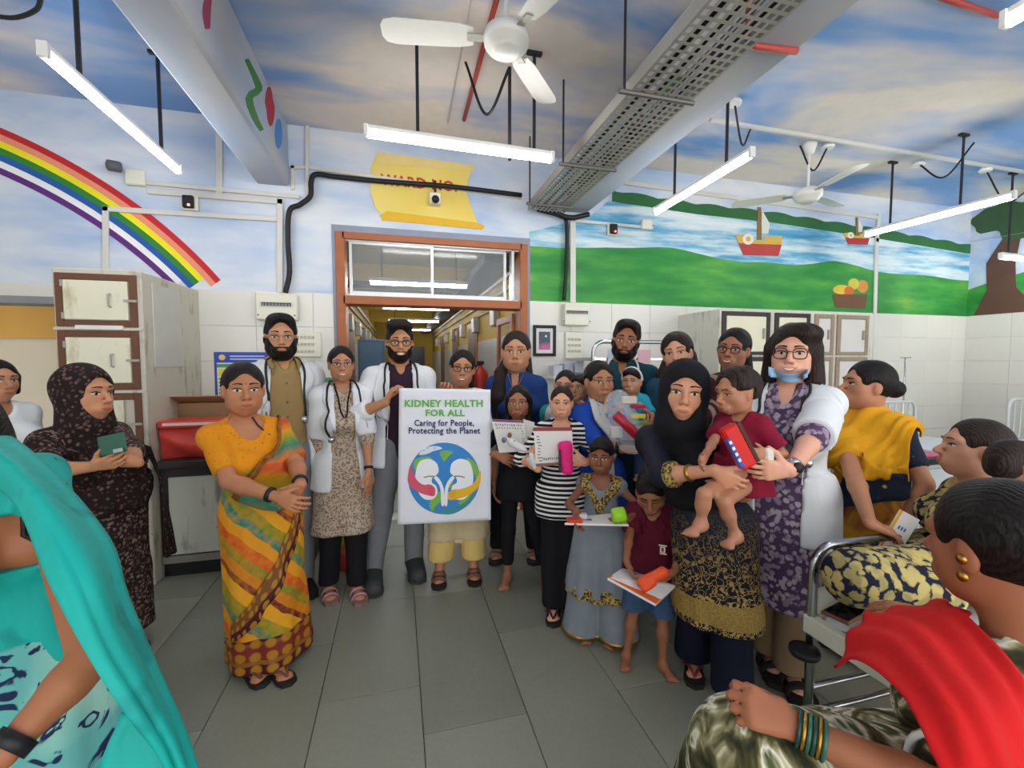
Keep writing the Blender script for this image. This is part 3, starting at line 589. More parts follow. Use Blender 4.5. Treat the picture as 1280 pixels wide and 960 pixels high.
for k in range(5):
    z1, z0 = zs[k]-.012, zs[k+1]+.012; fr = .04
    if z1-z0 < .2: continue
    for lo, hi in [((xa+.015, z0), (xa+.015+fr, z1)), ((xb-.025-fr, z0), (xb-.025, z1)), ((xa+.015+fr, z1-fr), (xb-.025-fr, z1)), ((xa+.015+fr, z0), (xb-.025-fr, z0+fr))]: MB().box((lo[0], CY-.012, lo[1]), (hi[0], CY+.01, hi[1]), .003).build('door_frame', BROWN, cb)
    MB().box((xa, CY-.014, z0-.02), (xb, CY, z0-.005)).build('shelf_lip', BODY, cb)
    d_ = MB().box((xa+.02+fr, CY-.02, z0+fr+.004), (xb-.03-fr-(.05 if k == 2 else 0), CY-.004, z1-fr-.004), .003).build('door', DOOR, cb)
    zc = (z0+z1)/2; hx = xb-.16
    MB().tube([(hx, CY-.02, zc+.04), (hx, CY-.045, zc+.035), (hx, CY-.045, zc-.035), (hx, CY-.02, zc-.04)], .006, 6).build('handle', GALV, d_)
    MB().box((xb-.09, CY-.026, zc-.008), (xb-.02, CY-.018, zc+.008)).build('bolt', GALV, d_)
    for s in (-1, 1): MB().box((xa+.05, CY-.024, zc+s*.1-.02), (xa+.064, CY-.016, zc+s*.1+.02)).build('hinge', GALV, d_)
MB().box((xb, CY+.12, ztop-.62), (xb+.006, CY+.5, ztop-.06)).build('paper_sheet', flat('#c9c8c0', .7), cb)
MB().box((xa+.12, CY-.03, zs[1]-.005), (xb-.1, CY+.05, zs[1]+.02)).build('folded_paper', flat('#e4e4e0', .7), cb)
# low counter with dark top
cx1 = -.62; zt = atY(230, 575, 3.42)[2]
ct = empty('low_counter', ((xb+cx1)/2, 3.8, 0), 'low black-framed counter with pale doors behind the orange sari woman', 'counter')
DK = flat('#26221f', .45, 0, .2)
MB().box((xb+.005, 3.38, zt-.05), (cx1, WY-.01, zt), .006).build('worktop', DK, ct)
MB().box((xb+.005, 3.45, .1), (cx1, WY-.01, zt-.05)).build('carcass', DK, ct); MB().box((xb+.005, 3.47, 0), (cx1, WY-.02, .1)).build('plinth', BLACK, ct)
nD = 2; wD = (cx1-xb)/nD
for k in range(nD):
    a = xb+.06+k*wD; d_ = MB().box((a, 3.435, .16), (a+wD-.09, 3.452, zt-.12), .004).build('door', weathered('#c6c8bd', '#8c8a7c', .4), ct); MB().box((a+wD-.2, 3.42, .33), (a+wD-.15, 3.436, .345)).build('handle', GALV, d_)
MB().box((xb+.005, 3.44, .1), (cx1, 3.46, .15)).build('bottom_rail', flat('#8a857c', .6), ct)
# red box and cardboard on counter
a, b = atY(204, 568, 3.5), atY(262, 524, 3.5)
rb = empty('red_plastic_bag', ((a[0]+b[0])/2, 3.6, zt), 'red plastic packet standing on the low counter', 'bag')
gx = np.linspace(a[0], b[0]+.12, 12); m = MB(); P = []
for j, z in enumerate(np.linspace(zt+.002, b[2]-.03, 8)):
    P.append([(x, 3.5-.02*math.sin(x*23+j)-.05*math.sin(math.pi*j/7), z) for x in gx]+[(x, 3.68+.015*math.sin(x*17+j), z) for x in gx[::-1]]+[(gx[0], 3.5-.02*math.sin(gx[0]*23+j)-.05*math.sin(math.pi*j/7), z)])
m.grid(P); m.add(P[-1][:-1], [tuple(range(24))]); m.add(P[0][:-1], [tuple(range(24))[::-1]])
m.build('bag', flat('#d2453d', .35, 0, .15, 10), rb, True); MB().box((a[0]-.01, 3.44, b[2]-.05), (b[0]+.13, 3.66, b[2]), .01).build('folded_top', flat('#cf3f38', .3), rb); MB().box((a[0]+.03, 3.435, b[2]-.03), (b[0]+.08, 3.439, b[2]-.012)).build('white_strip', flat('#e6d6d2', .5), rb)
a, b = atY(218, 524, 3.85), atY(290, 500, 3.85); bx = empty('cardboard_box', ((a[0]+b[0])/2, 3.9, zt), 'brown cardboard box behind the red packet on the counter', 'box'); KB = flat('#a98a66', .8)
MB().box((a[0], 3.75, zt), (b[0], 4.1, b[2]-.01)).build('box', KB, bx); MB().obox(((a[0]+b[0])/2, 3.72, b[2]+.02), V((b[0]-a[0])/2, 0, .0), V(0, .08, -.03), V(0, .001, .003)).build('flap', KB, bx)
# small yellow-red pot on the floor behind the woman doctor
c = atD(432, 690, 3.2); pt = empty('plastic_pot', (c[0], c[1], 0), 'yellow and red plastic pot on the floor behind the small woman doctor', 'pot')
MB().lathe((c[0], c[1], 0), [(.09, 0), (.13, .2)], 18).build('red_base', flat('#b8382c', .4), pt, True); MB().lathe((c[0], c[1], .2), [(.13, 0), (.14, .14), (.12, .16), (.0, .15)], 18).build('yellow_rim', flat('#d9b52c', .4), pt, True)

# cabinets at right (cream doors, dark frames)
KY = 3.55
kA = atY(900, 386, KY); kx0 = kA[0]; kz = kA[2]; kx1 = atY(1093, 390, KY)[0]
rcab = empty('steel_cabinet', ((kx0+kx1)/2, KY+.3, 0), 'row of tall cream-door cabinets behind the purple-dress doctor', 'cabinet')
MB().box((kx0, KY, 0), (kx1, WY-.01, kz), .006).build('carcass', weathered('#d2d0c6', '#a19c8e', .5), rcab)
eds = [902, 962, 968, 1012, 1018, 1042, 1046, 1085]; DF = flat('#3a302a', .5); m_ = [DF, DF, flat('#9a8a76', .6), flat('#9a8a76', .6)]
for k in range(4):
    xA, xB = atY(eds[2*k], 400, KY)[0], atY(eds[2*k+1], 400, KY)[0]
    for z0, z1 in ((1.55, kz-.02), (.75, 1.53), (.06, .73)):
        for lo, hi in [((xA, z0), (xA+.045, z1)), ((xB-.045, z0), (xB, z1)), ((xA+.045, z1-.04), (xB-.045, z1)), ((xA+.045, z0), (xB-.045, z0+.03))]: MB().box((lo[0], KY-.015, lo[1]), (hi[0], KY+.01, hi[1]), .003).build('door_frame', m_[k], rcab)
        d_ = MB().box((xA+.05, KY-.012, z0+.035), (xB-.05, KY-.002, z1-.045)).build('door', flat('#e6e2c8' if k < 2 else '#dad6d2', .4, 0, .08), rcab); MB().box((xB-.09, KY-.03, (z0+z1)/2-.05), (xB-.075, KY-.012, (z0+z1)/2+.05)).build('handle', GALV, d_)
# trolley behind the teal-scrub doctor
tr = empty('steel_trolley', (*atD(795, 500, 3.9)[:2], 0), 'steel trolley with curved rail and papers behind the doctor in teal scrubs', 'trolley')
ty = 3.55; L_, R_ = atY(741, 470, ty), atY(838, 470, ty); top = atY(760, 427, ty)[2]
MB().tube([(L_[0], ty, .08), (L_[0], ty, top-.1)]+[(L_[0]+.1*(1-math.cos(t)), ty, top-.1+.1*math.sin(t)) for t in np.linspace(.2, 1.57, 6)]+[(R_[0]-.1*(1-math.cos(t)), ty, top-.1+.1*math.sin(t)) for t in np.linspace(1.57, .2, 6)]+[(R_[0], ty, top-.1), (R_[0], ty, .08)], .018, 8).build('curved_rail', STEEL, tr, True)
for z in (.9, 1.35, top-.17): MB().box((L_[0], ty-.02, z), (R_[0], ty+.5, z+.03), .004).build('shelf', STEEL, tr)
for x in (L_[0], R_[0]): MB().tube([(x, ty+.48, .08), (x, ty+.48, 1.4)], .015, 8).build('post', STEEL, tr)
for x in (L_[0], R_[0]):
    for yy in (ty, ty+.48): MB().lathe((x-.015, yy, .04), [(.04, 0), (.04, .03)], 12, (1, 0, 0)).build('castor', BLACK, tr)
for k, (px, c_) in enumerate([(768, '#b9c4d8'), (805, '#d9a9b8')]): a = atY(px, 440, ty-.02); tag(MB().box((a[0]-.07, ty-.034, a[2]-.1), (a[0]+.06, ty-.03, a[2]+.02)).build('paper_sheet', flat(c_, .7)), ['pale blue paper on trolley rail left of the teal doctor', 'pink paper on trolley rail right of the teal doctor'][k], 'paper')
# paper stack on wall shelf behind the girls
sh = empty('wall_shelf', (*atY(705, 470, 4.0)[:2], 1.2), 'small shelf of papers on the tiles behind the two schoolgirls', 'shelf'); a, b = atY(690, 470, 4.0), atY(738, 470, 4.0)
MB().box((a[0], 3.95, a[2]-.03), (b[0], WY-.008, a[2])).build('board', WHITE, sh)
for k in range(3): q = a[0]+.02+k*.11; tag(MB().box((q, 4.0, a[2]), (q+.09, 4.15, a[2]+.1+.02*k), .003).build('paper_stack', flat(['#cfd4e0', '#b9bfd4', '#d9d9e0'][k], .8)), ['left-most paper stack on the small wall shelf', 'middle paper stack on the small wall shelf', 'right paper stack on the small wall shelf'][k], 'papers')
# ------------------------------------------------------------------ implicit surfaces for bodies and clothes
def smin(a, b, k):
    if k <= 0: return np.minimum(a, b)
    h = np.clip(.5+.5*(b-a)/k, 0, 1); return b+(a-b)*h-k*h*(1-h)
def fcone(a, b, ra, rb, fl=None, cap=None):
    a = np.asarray(a, np.float32); b = np.asarray(b, np.float32)
    if fl is not None: fd = np.asarray(fl[0], np.float32); fk = np.float32(1/fl[1]-1)
    def f(P):
        pa = P-a; ba = b-a
        if fl is not None: pa = pa+fd*((pa @ fd)*fk)[:, None]; ba = ba+fd*((ba @ fd)*fk)
        t = np.clip(pa @ ba/(ba @ ba+1e-9), 0, 1); q = pa-t[:, None]*ba
        d = np.sqrt((q*q).sum(1))-(ra+(rb-ra)*t)
        if cap is not None: d = np.maximum(d, (P-np.asarray(cap[0], np.float32)) @ np.asarray(cap[1], np.float32))
        return d
    return f
def fell(c, r, R=None):
    c = np.asarray(c, np.float32); r = np.asarray(r, np.float32); Rm = None if R is None else np.asarray(R, np.float32)
    def f(P):
        q = P-c
        if Rm is not None: q = q @ Rm.T
        return (np.sqrt(((q/r)**2).sum(1))-1)*r.min()
    return f
class S:
    def __init__(s): s.ops = []
    def u(s, f, k=.02): s.ops.append(('u', f, k)); return s
    def sub(s, f, k=0): s.ops.append(('s', f, k)); return s
    def i(s, f, k=0): s.ops.append(('i', f, k)); return s
    def __call__(s, P):
        d = np.full(len(P), 9, np.float32)
        for o, f, k in s.ops:
            e = f(P)
            if o == 'u': d = smin(d, e, k)
            elif o == 's': d = -smin(-d, e, k)
            else: d = -smin(-d, -e, k)
        return d
def nets(f, lo, hi, h):
    lo = np.asarray(lo, float); n = (np.ceil((np.asarray(hi)-lo)/h/4).astype(int)+1)*4
    B = 4; nb = n//B
    ca = [lo[i]+h*(np.arange(nb[i])*B+1.5) for i in range(3)]
    C_ = np.stack(np.meshgrid(*ca, indexing='ij'), -1).reshape(-1, 3).astype(np.float32)
    cd = f(C_).reshape(nb); rep = lambda a: a.repeat(B, 0).repeat(B, 1).repeat(B, 2)
    vals = rep(cd).astype(np.float32); mask = rep(np.abs(cd) < h*B*2.1+.004)
    idx = np.argwhere(mask); vals[mask] = f((lo+idx*h).astype(np.float32))
    ins = vals < 0
    g = [ins[a:ins.shape[0]-1+a, b:ins.shape[1]-1+b, c:ins.shape[2]-1+c] for a in (0, 1) for b in (0, 1) for c in (0, 1)]
    cnt = sum(x.astype(np.int8) for x in g); act = (cnt > 0) & (cnt < 8); ai = np.argwhere(act)
    if len(ai) == 0: return np.zeros((0, 3)), []
    num = np.full(act.shape, -1, np.int64); num[act] = np.arange(len(ai))
    acc = np.zeros((len(ai), 3)); w = np.zeros(len(ai))
    cor = [(a, b, c) for a in (0, 1) for b in (0, 1) for c in (0, 1)]
    for p in cor:
        for ax in range(3):
            if p[ax]: continue
            q = list(p); q[ax] = 1
            v0 = vals[ai[:, 0]+p[0], ai[:, 1]+p[1], ai[:, 2]+p[2]]; v1 = vals[ai[:, 0]+q[0], ai[:, 1]+q[1], ai[:, 2]+q[2]]
            m = (v0 < 0) != (v1 < 0); t = np.where(m, v0/np.where(m, v0-v1, 1), 0)
            pos = np.array(p)[None]+np.zeros((len(ai), 3)); pos[:, ax] += t; acc[m] += pos[m]; w[m] += 1
    verts = lo+h*(ai+acc/np.maximum(w, 1)[:, None]); faces = []
    for ax in range(3):
        sl0 = [slice(None)]*3; sl1 = [slice(None)]*3; sl0[ax] = slice(0, -1); sl1[ax] = slice(1, None)
        e = ins[tuple(sl0)] != ins[tuple(sl1)]; ei = np.argwhere(e); b_, c_ = (ax+1) % 3, (ax+2) % 3
        ok = (ei[:, b_] > 0) & (ei[:, c_] > 0) & (ei[:, b_] < act.shape[b_]) & (ei[:, c_] < act.shape[c_]); ei = ei[ok]
        def nn(db, dc): k = ei.copy(); k[:, b_] += db; k[:, c_] += dc; return num[k[:, 0], k[:, 1], k[:, 2]]
        q = np.stack([nn(-1, -1), nn(0, -1), nn(0, 0), nn(-1, 0)], 1); s_ = ins[ei[:, 0], ei[:, 1], ei[:, 2]]
        q = np.where(s_[:, None], q, q[:, ::-1]); faces.append(q[(q >= 0).all(1)])
    return verts, np.vstack(faces).tolist()
def normals(v, f):
    f = np.asarray(f); n = np.zeros_like(v); fn = np.cross(v[f[:, 2]]-v[f[:, 0]], v[f[:, 3]]-v[f[:, 1]])
    for k in range(4): np.add.at(n, f[:, k], fn)
    return n/(np.linalg.norm(n, axis=1)[:, None]+1e-9)
def relax(v, f, it=1, lam=.5):
    f = np.asarray(f)
    for _ in range(it):
        a = np.zeros_like(v); c = np.zeros(len(v))
        for k in range(4):
            np.add.at(a, f[:, k], v[f[:, (k+1) % 4]]); np.add.at(c, f[:, k], 1)
        v = v+lam*(a/np.maximum(c, 1)[:, None]-v)
    return v
_wr = RNG.normal(size=(6, 3))
def wrinkle(v, f, amp, freq=22):
    if amp <= 0: return v
    n = normals(v, f); d = np.zeros(len(v))
    for k in range(6):
        w = _wr[k]/np.linalg.norm(_wr[k]); w[2] *= .45
        ph = v @ w*freq*(1+.35*k)+2.2*np.sin(v[:, 2]*9+k)+1.5*np.sin(v[:, 0]*11+2*k); d += np.sin(ph)/(1+.5*k)
    return v+n*(amp*.45*d)[:, None]
def sdfmesh(f, lo, hi, h, rel=1):
    v, q = nets(f, lo, hi, h)
    if len(v) and rel: v = relax(v, q, rel)
    return v, q

# ------------------------------------------------------------------ people
_skin = {}
def skinmat(col):
    if col not in _skin:
        g = G('skin', .5, 0, .35); o = g.obj(); f = g.noise(o, 18, 3); c = g.mix(f, shade(col, 1.08), shade(col, 1.24)); c = g.mix(g.math('MULTIPLY', g.noise(o, 5, 2), .2), c, shade('#c06a50', .9))
        g.b.inputs['Subsurface Weight'].default_value = .08; g.b.inputs['Subsurface Radius'].default_value = (.02, .008, .005); g.b.inputs['Subsurface Scale'].default_value = .3
        _skin[col] = g.out(c)
    return _skin[col]
g = G('hair_dark', .5, 0, .22); o = g.obj(); f = g.wave(g.map(o, (1, 1, .4)), 40, 6, 2); HAIR = g.out(g.mix(f, '#0b0909', '#1d1716'), bump=f, bs=.35, bd=.004)
g = G('hair_brown', .5, 0, .22); o = g.obj(); f = g.wave(g.map(o, (1, 1, .4)), 40, 6, 2); HAIRB = g.out(g.mix(f, '#150f0d', '#33241e'), bump=f, bs=.35, bd=.004)
EYEW = flat('#d2c9c0', .7, 0, 0, spec=.1); IRIS = flat('#1a0f0b', .2, 0, 0); LASH = flat('#140f0e', .6, 0, 0); TEETH = flat('#efe9dd', .3, 0, 0)
def head_sdf(fat=0, male=0, child=0, nose=1.):
    s = S(); c = child
    s.u(fell((0, -.012, .028), (.074+.004*fat, .093, .086+.006*c)))
    s.u(fell((0, .018, -.03+.006*c), (.055+.006*fat+.003*male+.006*c, .066, .076-.008*c)), .03)
    s.u(fell((0, .052, -.09+.012*c), (.022+.008*fat+.006*male, .024, .02)), .03)
    for e in (-1, 1):
        s.u(fell((e*.040, .045, -.022), (.024+.006*fat+.004*c, .024, .022+.006*fat)), .025)
        if fat > .3: s.u(fell((e*.036, .035, -.06), (.021, .028, .025)), .025)
        s.u(fell((e*.045, .005, -.06), (.018+.006*fat+.005*male, .03, .026)), .03)
    s.u(fell((0, .074, .026), (.048, .013, .012+.004*male)), .025)
    for e in (-1, 1): s.sub(fell((e*.031, .099, .004), (.019, .014, .0105)), .014)
    s.u(fcone((0, .083, .012), (0, .112-.006*c, -.026), .0065, .0115*nose), .010); 
    for e in (-1, 1): s.u(fell((e*.012*nose, .097, -.031), (.0085, .010, .0075)), .006)
    s.u(fell((0, .083, -.062), (.03, .016, .018)), .02)
    s.u(fcone((-.017, .088, -.0565), (.017, .088, -.0565), .0045, .0045), .008); s.u(fcone((-.014, .089, -.0665), (.014, .089, -.0665), .0055, .0055), .008)
    for e in (-1, 1): s.u(fell((e*(.075+.004*fat), -.006, -.008), (.009, .018, .029)), .008)
    s.u(fcone((0, -.022, -.05), (0, -.036, -.19), .049+.008*male+.008*fat-.008*c, .052+.008*male+.01*fat-.008*c), .02)
    return s
def hair_sdf(style, vol=.008, low=-.06, child=0):
    s = S(); t = vol
    s.u(fell((0, -.016, .03), (.076+(t if style not in ('short', 'quiff', 'boy') else t*.45), .092+t, .086+t+.006*child)))
    if style in ('short', 'quiff', 'curly', 'boy'):
        s.u(fell((0, -.055, -.01), (.06, .05+t*.5, .06)), .03)
        if style == 'short': s.u(fell((0, .035, .094), (.06, .055, .034)), .03)
        if style == 'quiff': s.u(fell((-.01, .05, .10), (.06, .045, .032)), .03); s.u(fell((.0, .0, .11), (.065, .07, .03)), .03)
        if style == 'boy': s.u(fell((0, .05, .075), (.062, .04, .03)), .03)
    if style == 'side': # shoulder-length, parted at one side
        s.u(fell((.04, .03, .085), (.06, .06, .035)), .03)
        for e, k in ((-1, 1), (1, 1.1)): s.u(fcone((e*.072, -.01, .02), (e*.088, -.005, -.125), .032, .028*k), .03)
        s.u(fcone((0, -.07, 0), (0, -.06, -.13), .065, .06), .03)
    if style == 'bob':
        for e in (-1, 1): s.u(fcone((e*.074, -.005, .02), (e*.078, -.01, -.06), .024, .02), .03)
        s.u(fcone((0, -.07, 0), (0, -.06, -.08), .06, .05), .03)
    m = S(); m.u(fell((0, .112, -.03), (.068, .082, .105)))
    if style in ('tied', 'bob'): m.u(fell((0, .105, .04), (.036, .045, .05)), .02)
    if style == 'side': m.u(fell((-.015, .11, .03), (.05, .05, .05)), .02)
    if style in ('quiff', 'short', 'curly'): m.u(fell((0, .10, .05), (.054, .05, .042)), .015)
    s.sub(m, .008)
    for e in (-1, 1): s.sub(fell((e*.085, .012, -.012), (.022, .03, .036)), .01) if style in ('short', 'quiff', 'tied', 'boy', 'curly') else None
    if style in ('short', 'quiff', 'boy', 'curly'): s.sub(lambda Q: np.maximum(-(Q[:, 1]+.03+.35*(Q[:, 2])), Q[:, 2]-.014), .01)
    lowz = {'side': -.125, 'bob': -.085, 'tied': -.075}.get(style, low)
    s.i(lambda P: np.float32(lowz)-P[:, 2], .012)
    if style == 'curly': s.ops.append(('u', lambda P: np.full(len(P), 9, np.float32), 0))
    return s

class Person:
    def __init__(P, label, top, d, yaw=0, hpx=50, hy=None, hp=0, hr=0, H=None, b=1., sex='f', skin='#9a6a4c', hip=(0, 0), fat=0, child=0, seat=None, feet=None, neckl=1., cat='person', sw=1., bust=1., belly=0, leg_spread=.085, extra_y=0, zfloor=0., lowbase=None, nose=1.):
        T = atD(*top, d); P.T = T; P.d = d; P.H = H or T[2]; P.s = s = P.H/1.6; P.skin = skinmat(skin); P.skincol = skin; P.child = child; P.male = sex == 'm'; P.fat = fat; P.nose = nose
        tc = CC-T; tc[2] = 0; tc = nrm(tc); rc_ = V(-tc[1], tc[0], 0); a = math.radians(yaw); P.fw = tc*math.cos(a)+rc_*math.sin(a); P.rt = V(-P.fw[1], P.fw[0], 0)
        hy = yaw if hy is None else hy; a = math.radians(hy); hf = tc*math.cos(a)+rc_*math.sin(a); hs = V(-hf[1], hf[0], 0); hu = V(0, 0, 1)
        c_, s_ = math.cos(math.radians(hp)), math.sin(math.radians(hp)); hf, hu = hf*c_-hu*s_, hu*c_+hf*s_
        c_, s_ = math.cos(math.radians(hr)), math.sin(math.radians(hr)); hu, hs = hu*c_+hs*s_, hs*c_-hu*s_
        P.hf, P.hs, P.hu = hf, hs, hu; P.hh = hpx/FPX*d*.93; P.hk = P.hh/.23
        P.hc = T-V(0, 0, .02*P.hk)-hu*(P.hh*.5)
        nb = P.hc-hu*(P.hh*.5)-V(0, 0, .014*s)-hf*.022*P.hk; P.nb = nb
        P.base = V(nb[0], nb[1], 0)+P.rt*hip[0]+P.fw*hip[1]      # below the hips
        P.hipo = np.array(hip)
        P.root = empty('person', lowbase if lowbase is not None else (P.base[0], P.base[1], zfloor), label, cat)
        P.zs = nb[2]-(.078 if child < .9 else .05)*s*neckl; P.sw = .136*s*sw*(1 if not P.male else 1.18)*(.65+.35*b); P.b = b
        P.zh = .51*P.H if seat is None else seat+.09*s
        P.mid = lambda z: lerp(V(*P.base[:2], z), V(nb[0], nb[1], z), np.clip((z-P.zh)/(P.zs-P.zh), 0, 1))
        P.shj = {-1: V(nb[0], nb[1], P.zs)-P.rt*P.sw, 1: V(nb[0], nb[1], P.zs)+P.rt*P.sw}
        fl = (P.fw, .68 if not child else .75); B = s*b
        z = lambda k: P.mid(P.zs-(P.zs-P.zh)*k)
        chest, waist, hipr = (.122, .108, .14) if sex == 'f' else (.138, .125, .13)
        if child: chest, waist, hipr = .122, .118, .128
        P.torso = [(z(.08), z(.42), chest*B*.92, chest*B*.95, fl), (z(.42), z(.68), chest*B*.95, waist*B*1.02, fl), (z(.68), z(1.0), waist*B, hipr*B, fl), (z(1.0), z(1.12), hipr*B, hipr*B*.95, fl),
                   (P.shj[-1], P.shj[1], .046*s*(.6+.4*b), .046*s*(.6+.4*b), None), (nb-V(0, 0, .035*s), P.shj[-1], .05*s, .04*s, None), (nb-V(0, 0, .035*s), P.shj[1], .05*s, .04*s, None)]
        P.ells = []
        if sex == 'f' and not child:
            for e in (-1, 1): P.ells.append((z(.36)+P.rt*e*.068*B+P.fw*.078*B*bust, .07*B*bust))
        if belly: P.ells.append((z(.72)+P.fw*.05*B, .13*B*belly))
        P.legs = []
        if feet is None: feet = [tuple(P.base+P.rt*e*leg_spread*s+P.fw*.0) for e in (-1, 1)]
        else: feet = [np.asarray(atZ(*q, zfloor)) if len(q) == 2 else np.asarray(q) for q in feet]
        P.feet = feet; P.knees = []
        for e, q in zip((-1, 1), feet):
            hj = P.mid(P.zh)*V(1, 1, 0)+V(0, 0, P.zh)+P.rt*e*.075*B; an = np.asarray(q)*V(1, 1, 0)+V(0, 0, zfloor+.05*s); P.legs.append((hj, an))
        P.armd = {}; P.handp = {}; P.outer = None
    def leg_chain(P, knees=None):
        if getattr(P, '_lc', None): return P._lc
        o = []
        for i, (hj, an) in enumerate(P.legs):
            kn = knees[i] if knees is not None else lerp(hj, an, .5)+P.fw*.02*P.s; o.append((hj, np.asarray(kn), an))
        P._lc = o; return o
    def arm(P, e, wrist=None, dirn=None, palm=None, curl=25, spread=1., hint=None, thumb=None, world=None, elbow=None):
        """e=-1 image-left arm, +1 image-right arm; wrist=(px,py,depth) ; dirn, palm in image axes (right, down, away)"""
        s = P.s; sh = P.shj[e]; U_, F_ = .27*s, .235*s
        if P.child: U_, F_ = .25*s, .22*s
        if world is not None: w = np.asarray(world, float)
        elif wrist is None: w = sh+V(0, 0, -(U_+F_)*.985)+P.rt*e*.06*s+P.fw*.04*s
        else: w = atD(*wrist)
        hint = np.asarray(hint if hint is not None else (e*.5, -.55, -.6), float); hw_ = P.rt*hint[0]+P.fw*hint[1]+V(0, 0, hint[2])
        v = w-sh; L = np.linalg.norm(v); 
        if L > (U_+F_)*.999: k = L/((U_+F_)*.999); U_ *= k; F_ *= k
        x = (U_*U_-F_*F_+L*L)/(2*L); y_ = math.sqrt(max(U_*U_-x*x, 0)); n = nrm(v); hp_ = hw_-n*(hw_ @ n); el = sh+n*x+nrm(hp_)*y_
        if elbow is not None: el = atD(*elbow)
        im = lambda q: nrm(CR*q[0]-CU*q[1]+CF*q[2])
        dv = im(dirn) if dirn is not None else nrm(w-el); pn = im(palm) if palm is not None else nrm(-P.rt*e*1.0+P.fw*.1)
        pn = nrm(pn-dv*(pn @ dv)); P.armd[e] = (sh, el, w); P.handp[e] = (w, dv, pn, curl, spread, thumb); return P
    def finish_arms(P):
        for e in (-1, 1):
            if e not in P.armd: P.arm(e)
    def hand(P, e, h=.0055):
        w, d, n, curl, spread, thumb = P.handp[e]; k = P.s*(1.0 if not P.child else 1.1)*.98
        t = np.cross(d, n)*(1 if e < 0 else -1); s = S(); sh, el, w = P.armd[e]
        r0 = .027*k*(.8+.2*P.b)*(.85 if not P.male else 1.0); s.u(fcone(lerp(w, el, .35), w, r0*1.15, r0*.92, None), .01)
        offs = [.030, .010, -.010, -.028]; lens = [.072, .078, .073, .056]; rad = [.0088, .0092, .0088, .0078]
        s.u(fcone(w, w+d*.05*k, r0*.95, .02*k, (n, .62)), .02)
        for j in range(4):
            kn = w+d*(.088-.006*abs(j-1.2))*k+t*offs[j]*k; s.u(fcone(w+d*.03*k+t*offs[j]*.6*k, kn, .0135*k, .0115*k), .012)
            dd = nrm(d+t*offs[j]*4.*spread); p = kn; cj = curl if not hasattr(curl, '__len__') else curl[j]
            for i, fr in enumerate((.45, .31, .24)):
                a = math.radians(cj*(i*.85+.65)); v = dd*math.cos(a)+n*math.sin(a); q = p+v*lens[j]*fr*1.05*k; rr = rad[j]*k; s.u(fcone(p, q, rr*(1-.08*i), rr*(.93-.08*i)), .004); p = q
        tb = w+d*.026*k+t*.024*k; tv = nrm(t*.75+d*.75+n*.35) if thumb is None else nrm(t*thumb[0]+d*thumb[1]+n*thumb[2])
        q = tb+tv*.042*k; s.u(fcone(w+d*.015*k+t*.012*k, tb, .016*k, .0145*k), .012); s.u(fcone(tb, q, .0135*k, .0108*k), .008); s.u(fcone(q, q+nrm(tv+d*.5+n*.15)*.032*k, .0105*k, .0082*k), .004)
        c = w+d*.08*k; m = .15*k; return sdfmesh(s, c-m, c+m, h, 1)
    def body(P, legs=True, hands=(-1, 1), hh=None, knees=None, headmesh=True, footdir=None, shoes=False):
        P.finish_arms(); s = P.s; m = MB(); L = S()
        for a, b, ra, rb, fl in P.torso: L.u(fcone(a, b, ra, rb, fl), .03)
        for c, r in P.ells: L.u(fell(c, (r, r, r)), .04)
        ak = P.s*(.55+.45*P.b)*(1 if not P.child else .82)*(1.08 if P.male else 1); P.ak = ak
        for e in (-1, 1):
            sh, el, w = P.armd[e]; L.u(fcone(sh, el, .043*ak, .036*ak), .03); L.u(fcone(el, lerp(el, w, .3), .036*ak, .037*ak), .015); L.u(fcone(lerp(el, w, .3), w, .037*ak, .023*ak), .015)
        lk = P.s*(.55+.45*P.b)*(1 if not P.child else .8)
        if legs:
            for i, (hj, kn, an) in enumerate(P.leg_chain(knees)):
                L.u(fcone(hj, kn, .082*lk, .052*lk), .03); L.u(fcone(kn, lerp(kn, an, .35), .05*lk, .052*lk), .02); L.u(fcone(lerp(kn, an, .35), an, .052*lk, .032*lk), .02)
                fd = P.fw if footdir is None else footdir[i]; fd = nrm(fd*V(1, 1, 0)); fo = an*V(1, 1, 0)+V(0, 0, an[2]-.05*s); k = s*(1. if not P.child else 1.15)
                side = np.cross(fd, V(0, 0, 1))
                L.u(fcone(an, fo+V(0, 0, .028*k)-fd*.03*k, .03*k, .028*k), .02); L.u(fcone(fo+V(0, 0, .035*k), fo+fd*.11*k+V(0, 0, .018*k), .034*k, .022*k), .02)
                L.u(fcone(fo+fd*.10*k-side*.028*k+V(0, 0, .016*k), fo+fd*.10*k+side*.028*k+V(0, 0, .016*k), .016*k, .016*k), .015)
                for j in range(5): q = fo+fd*(.125-.006*j)*k+side*(j-2)*.0155*k*(1 if i else -1)+V(0, 0, .013*k); L.u(fcone(q-fd*.02*k, q+fd*(.018-.002*j)*k, .0095*k, .0085*k), .006)
        P.bsdf = L
        pts = [P.shj[-1], P.shj[1], P.nb]+[q for e in (-1, 1) for q in P.armd[e]]+[q for a, b, ra, rb, fl in P.torso for q in (a+ra*1.0, b-rb*1.0, a-ra, b+rb)]
        if legs: pts += [q for l in P.leg_chain() for q in l]+[l[2]+P.fw*.16*s-V(0, 0, .06*s) for l in P.leg_chain()]+[l[2]-P.fw*.09*s for l in P.leg_chain()]
        lo = np.min(pts, 0)-.1*s; hi = np.max(pts, 0)+.1*s
        if legs: lo[2] = max(lo[2], min(l[2][2] for l in P.leg_chain())-.075*s)
        P.lo, P.hi = lo, hi
        v, f = sdfmesh(L, lo, hi, hh or .0125, 1); m.add(v, f)
        for e in hands:
            v, f = P.hand(e); 
            if len(v): m.add(v, f)
        hs = head_sdf(P.fat, 1 if P.male else 0, P.child, P.nose); P.hsdf = hs
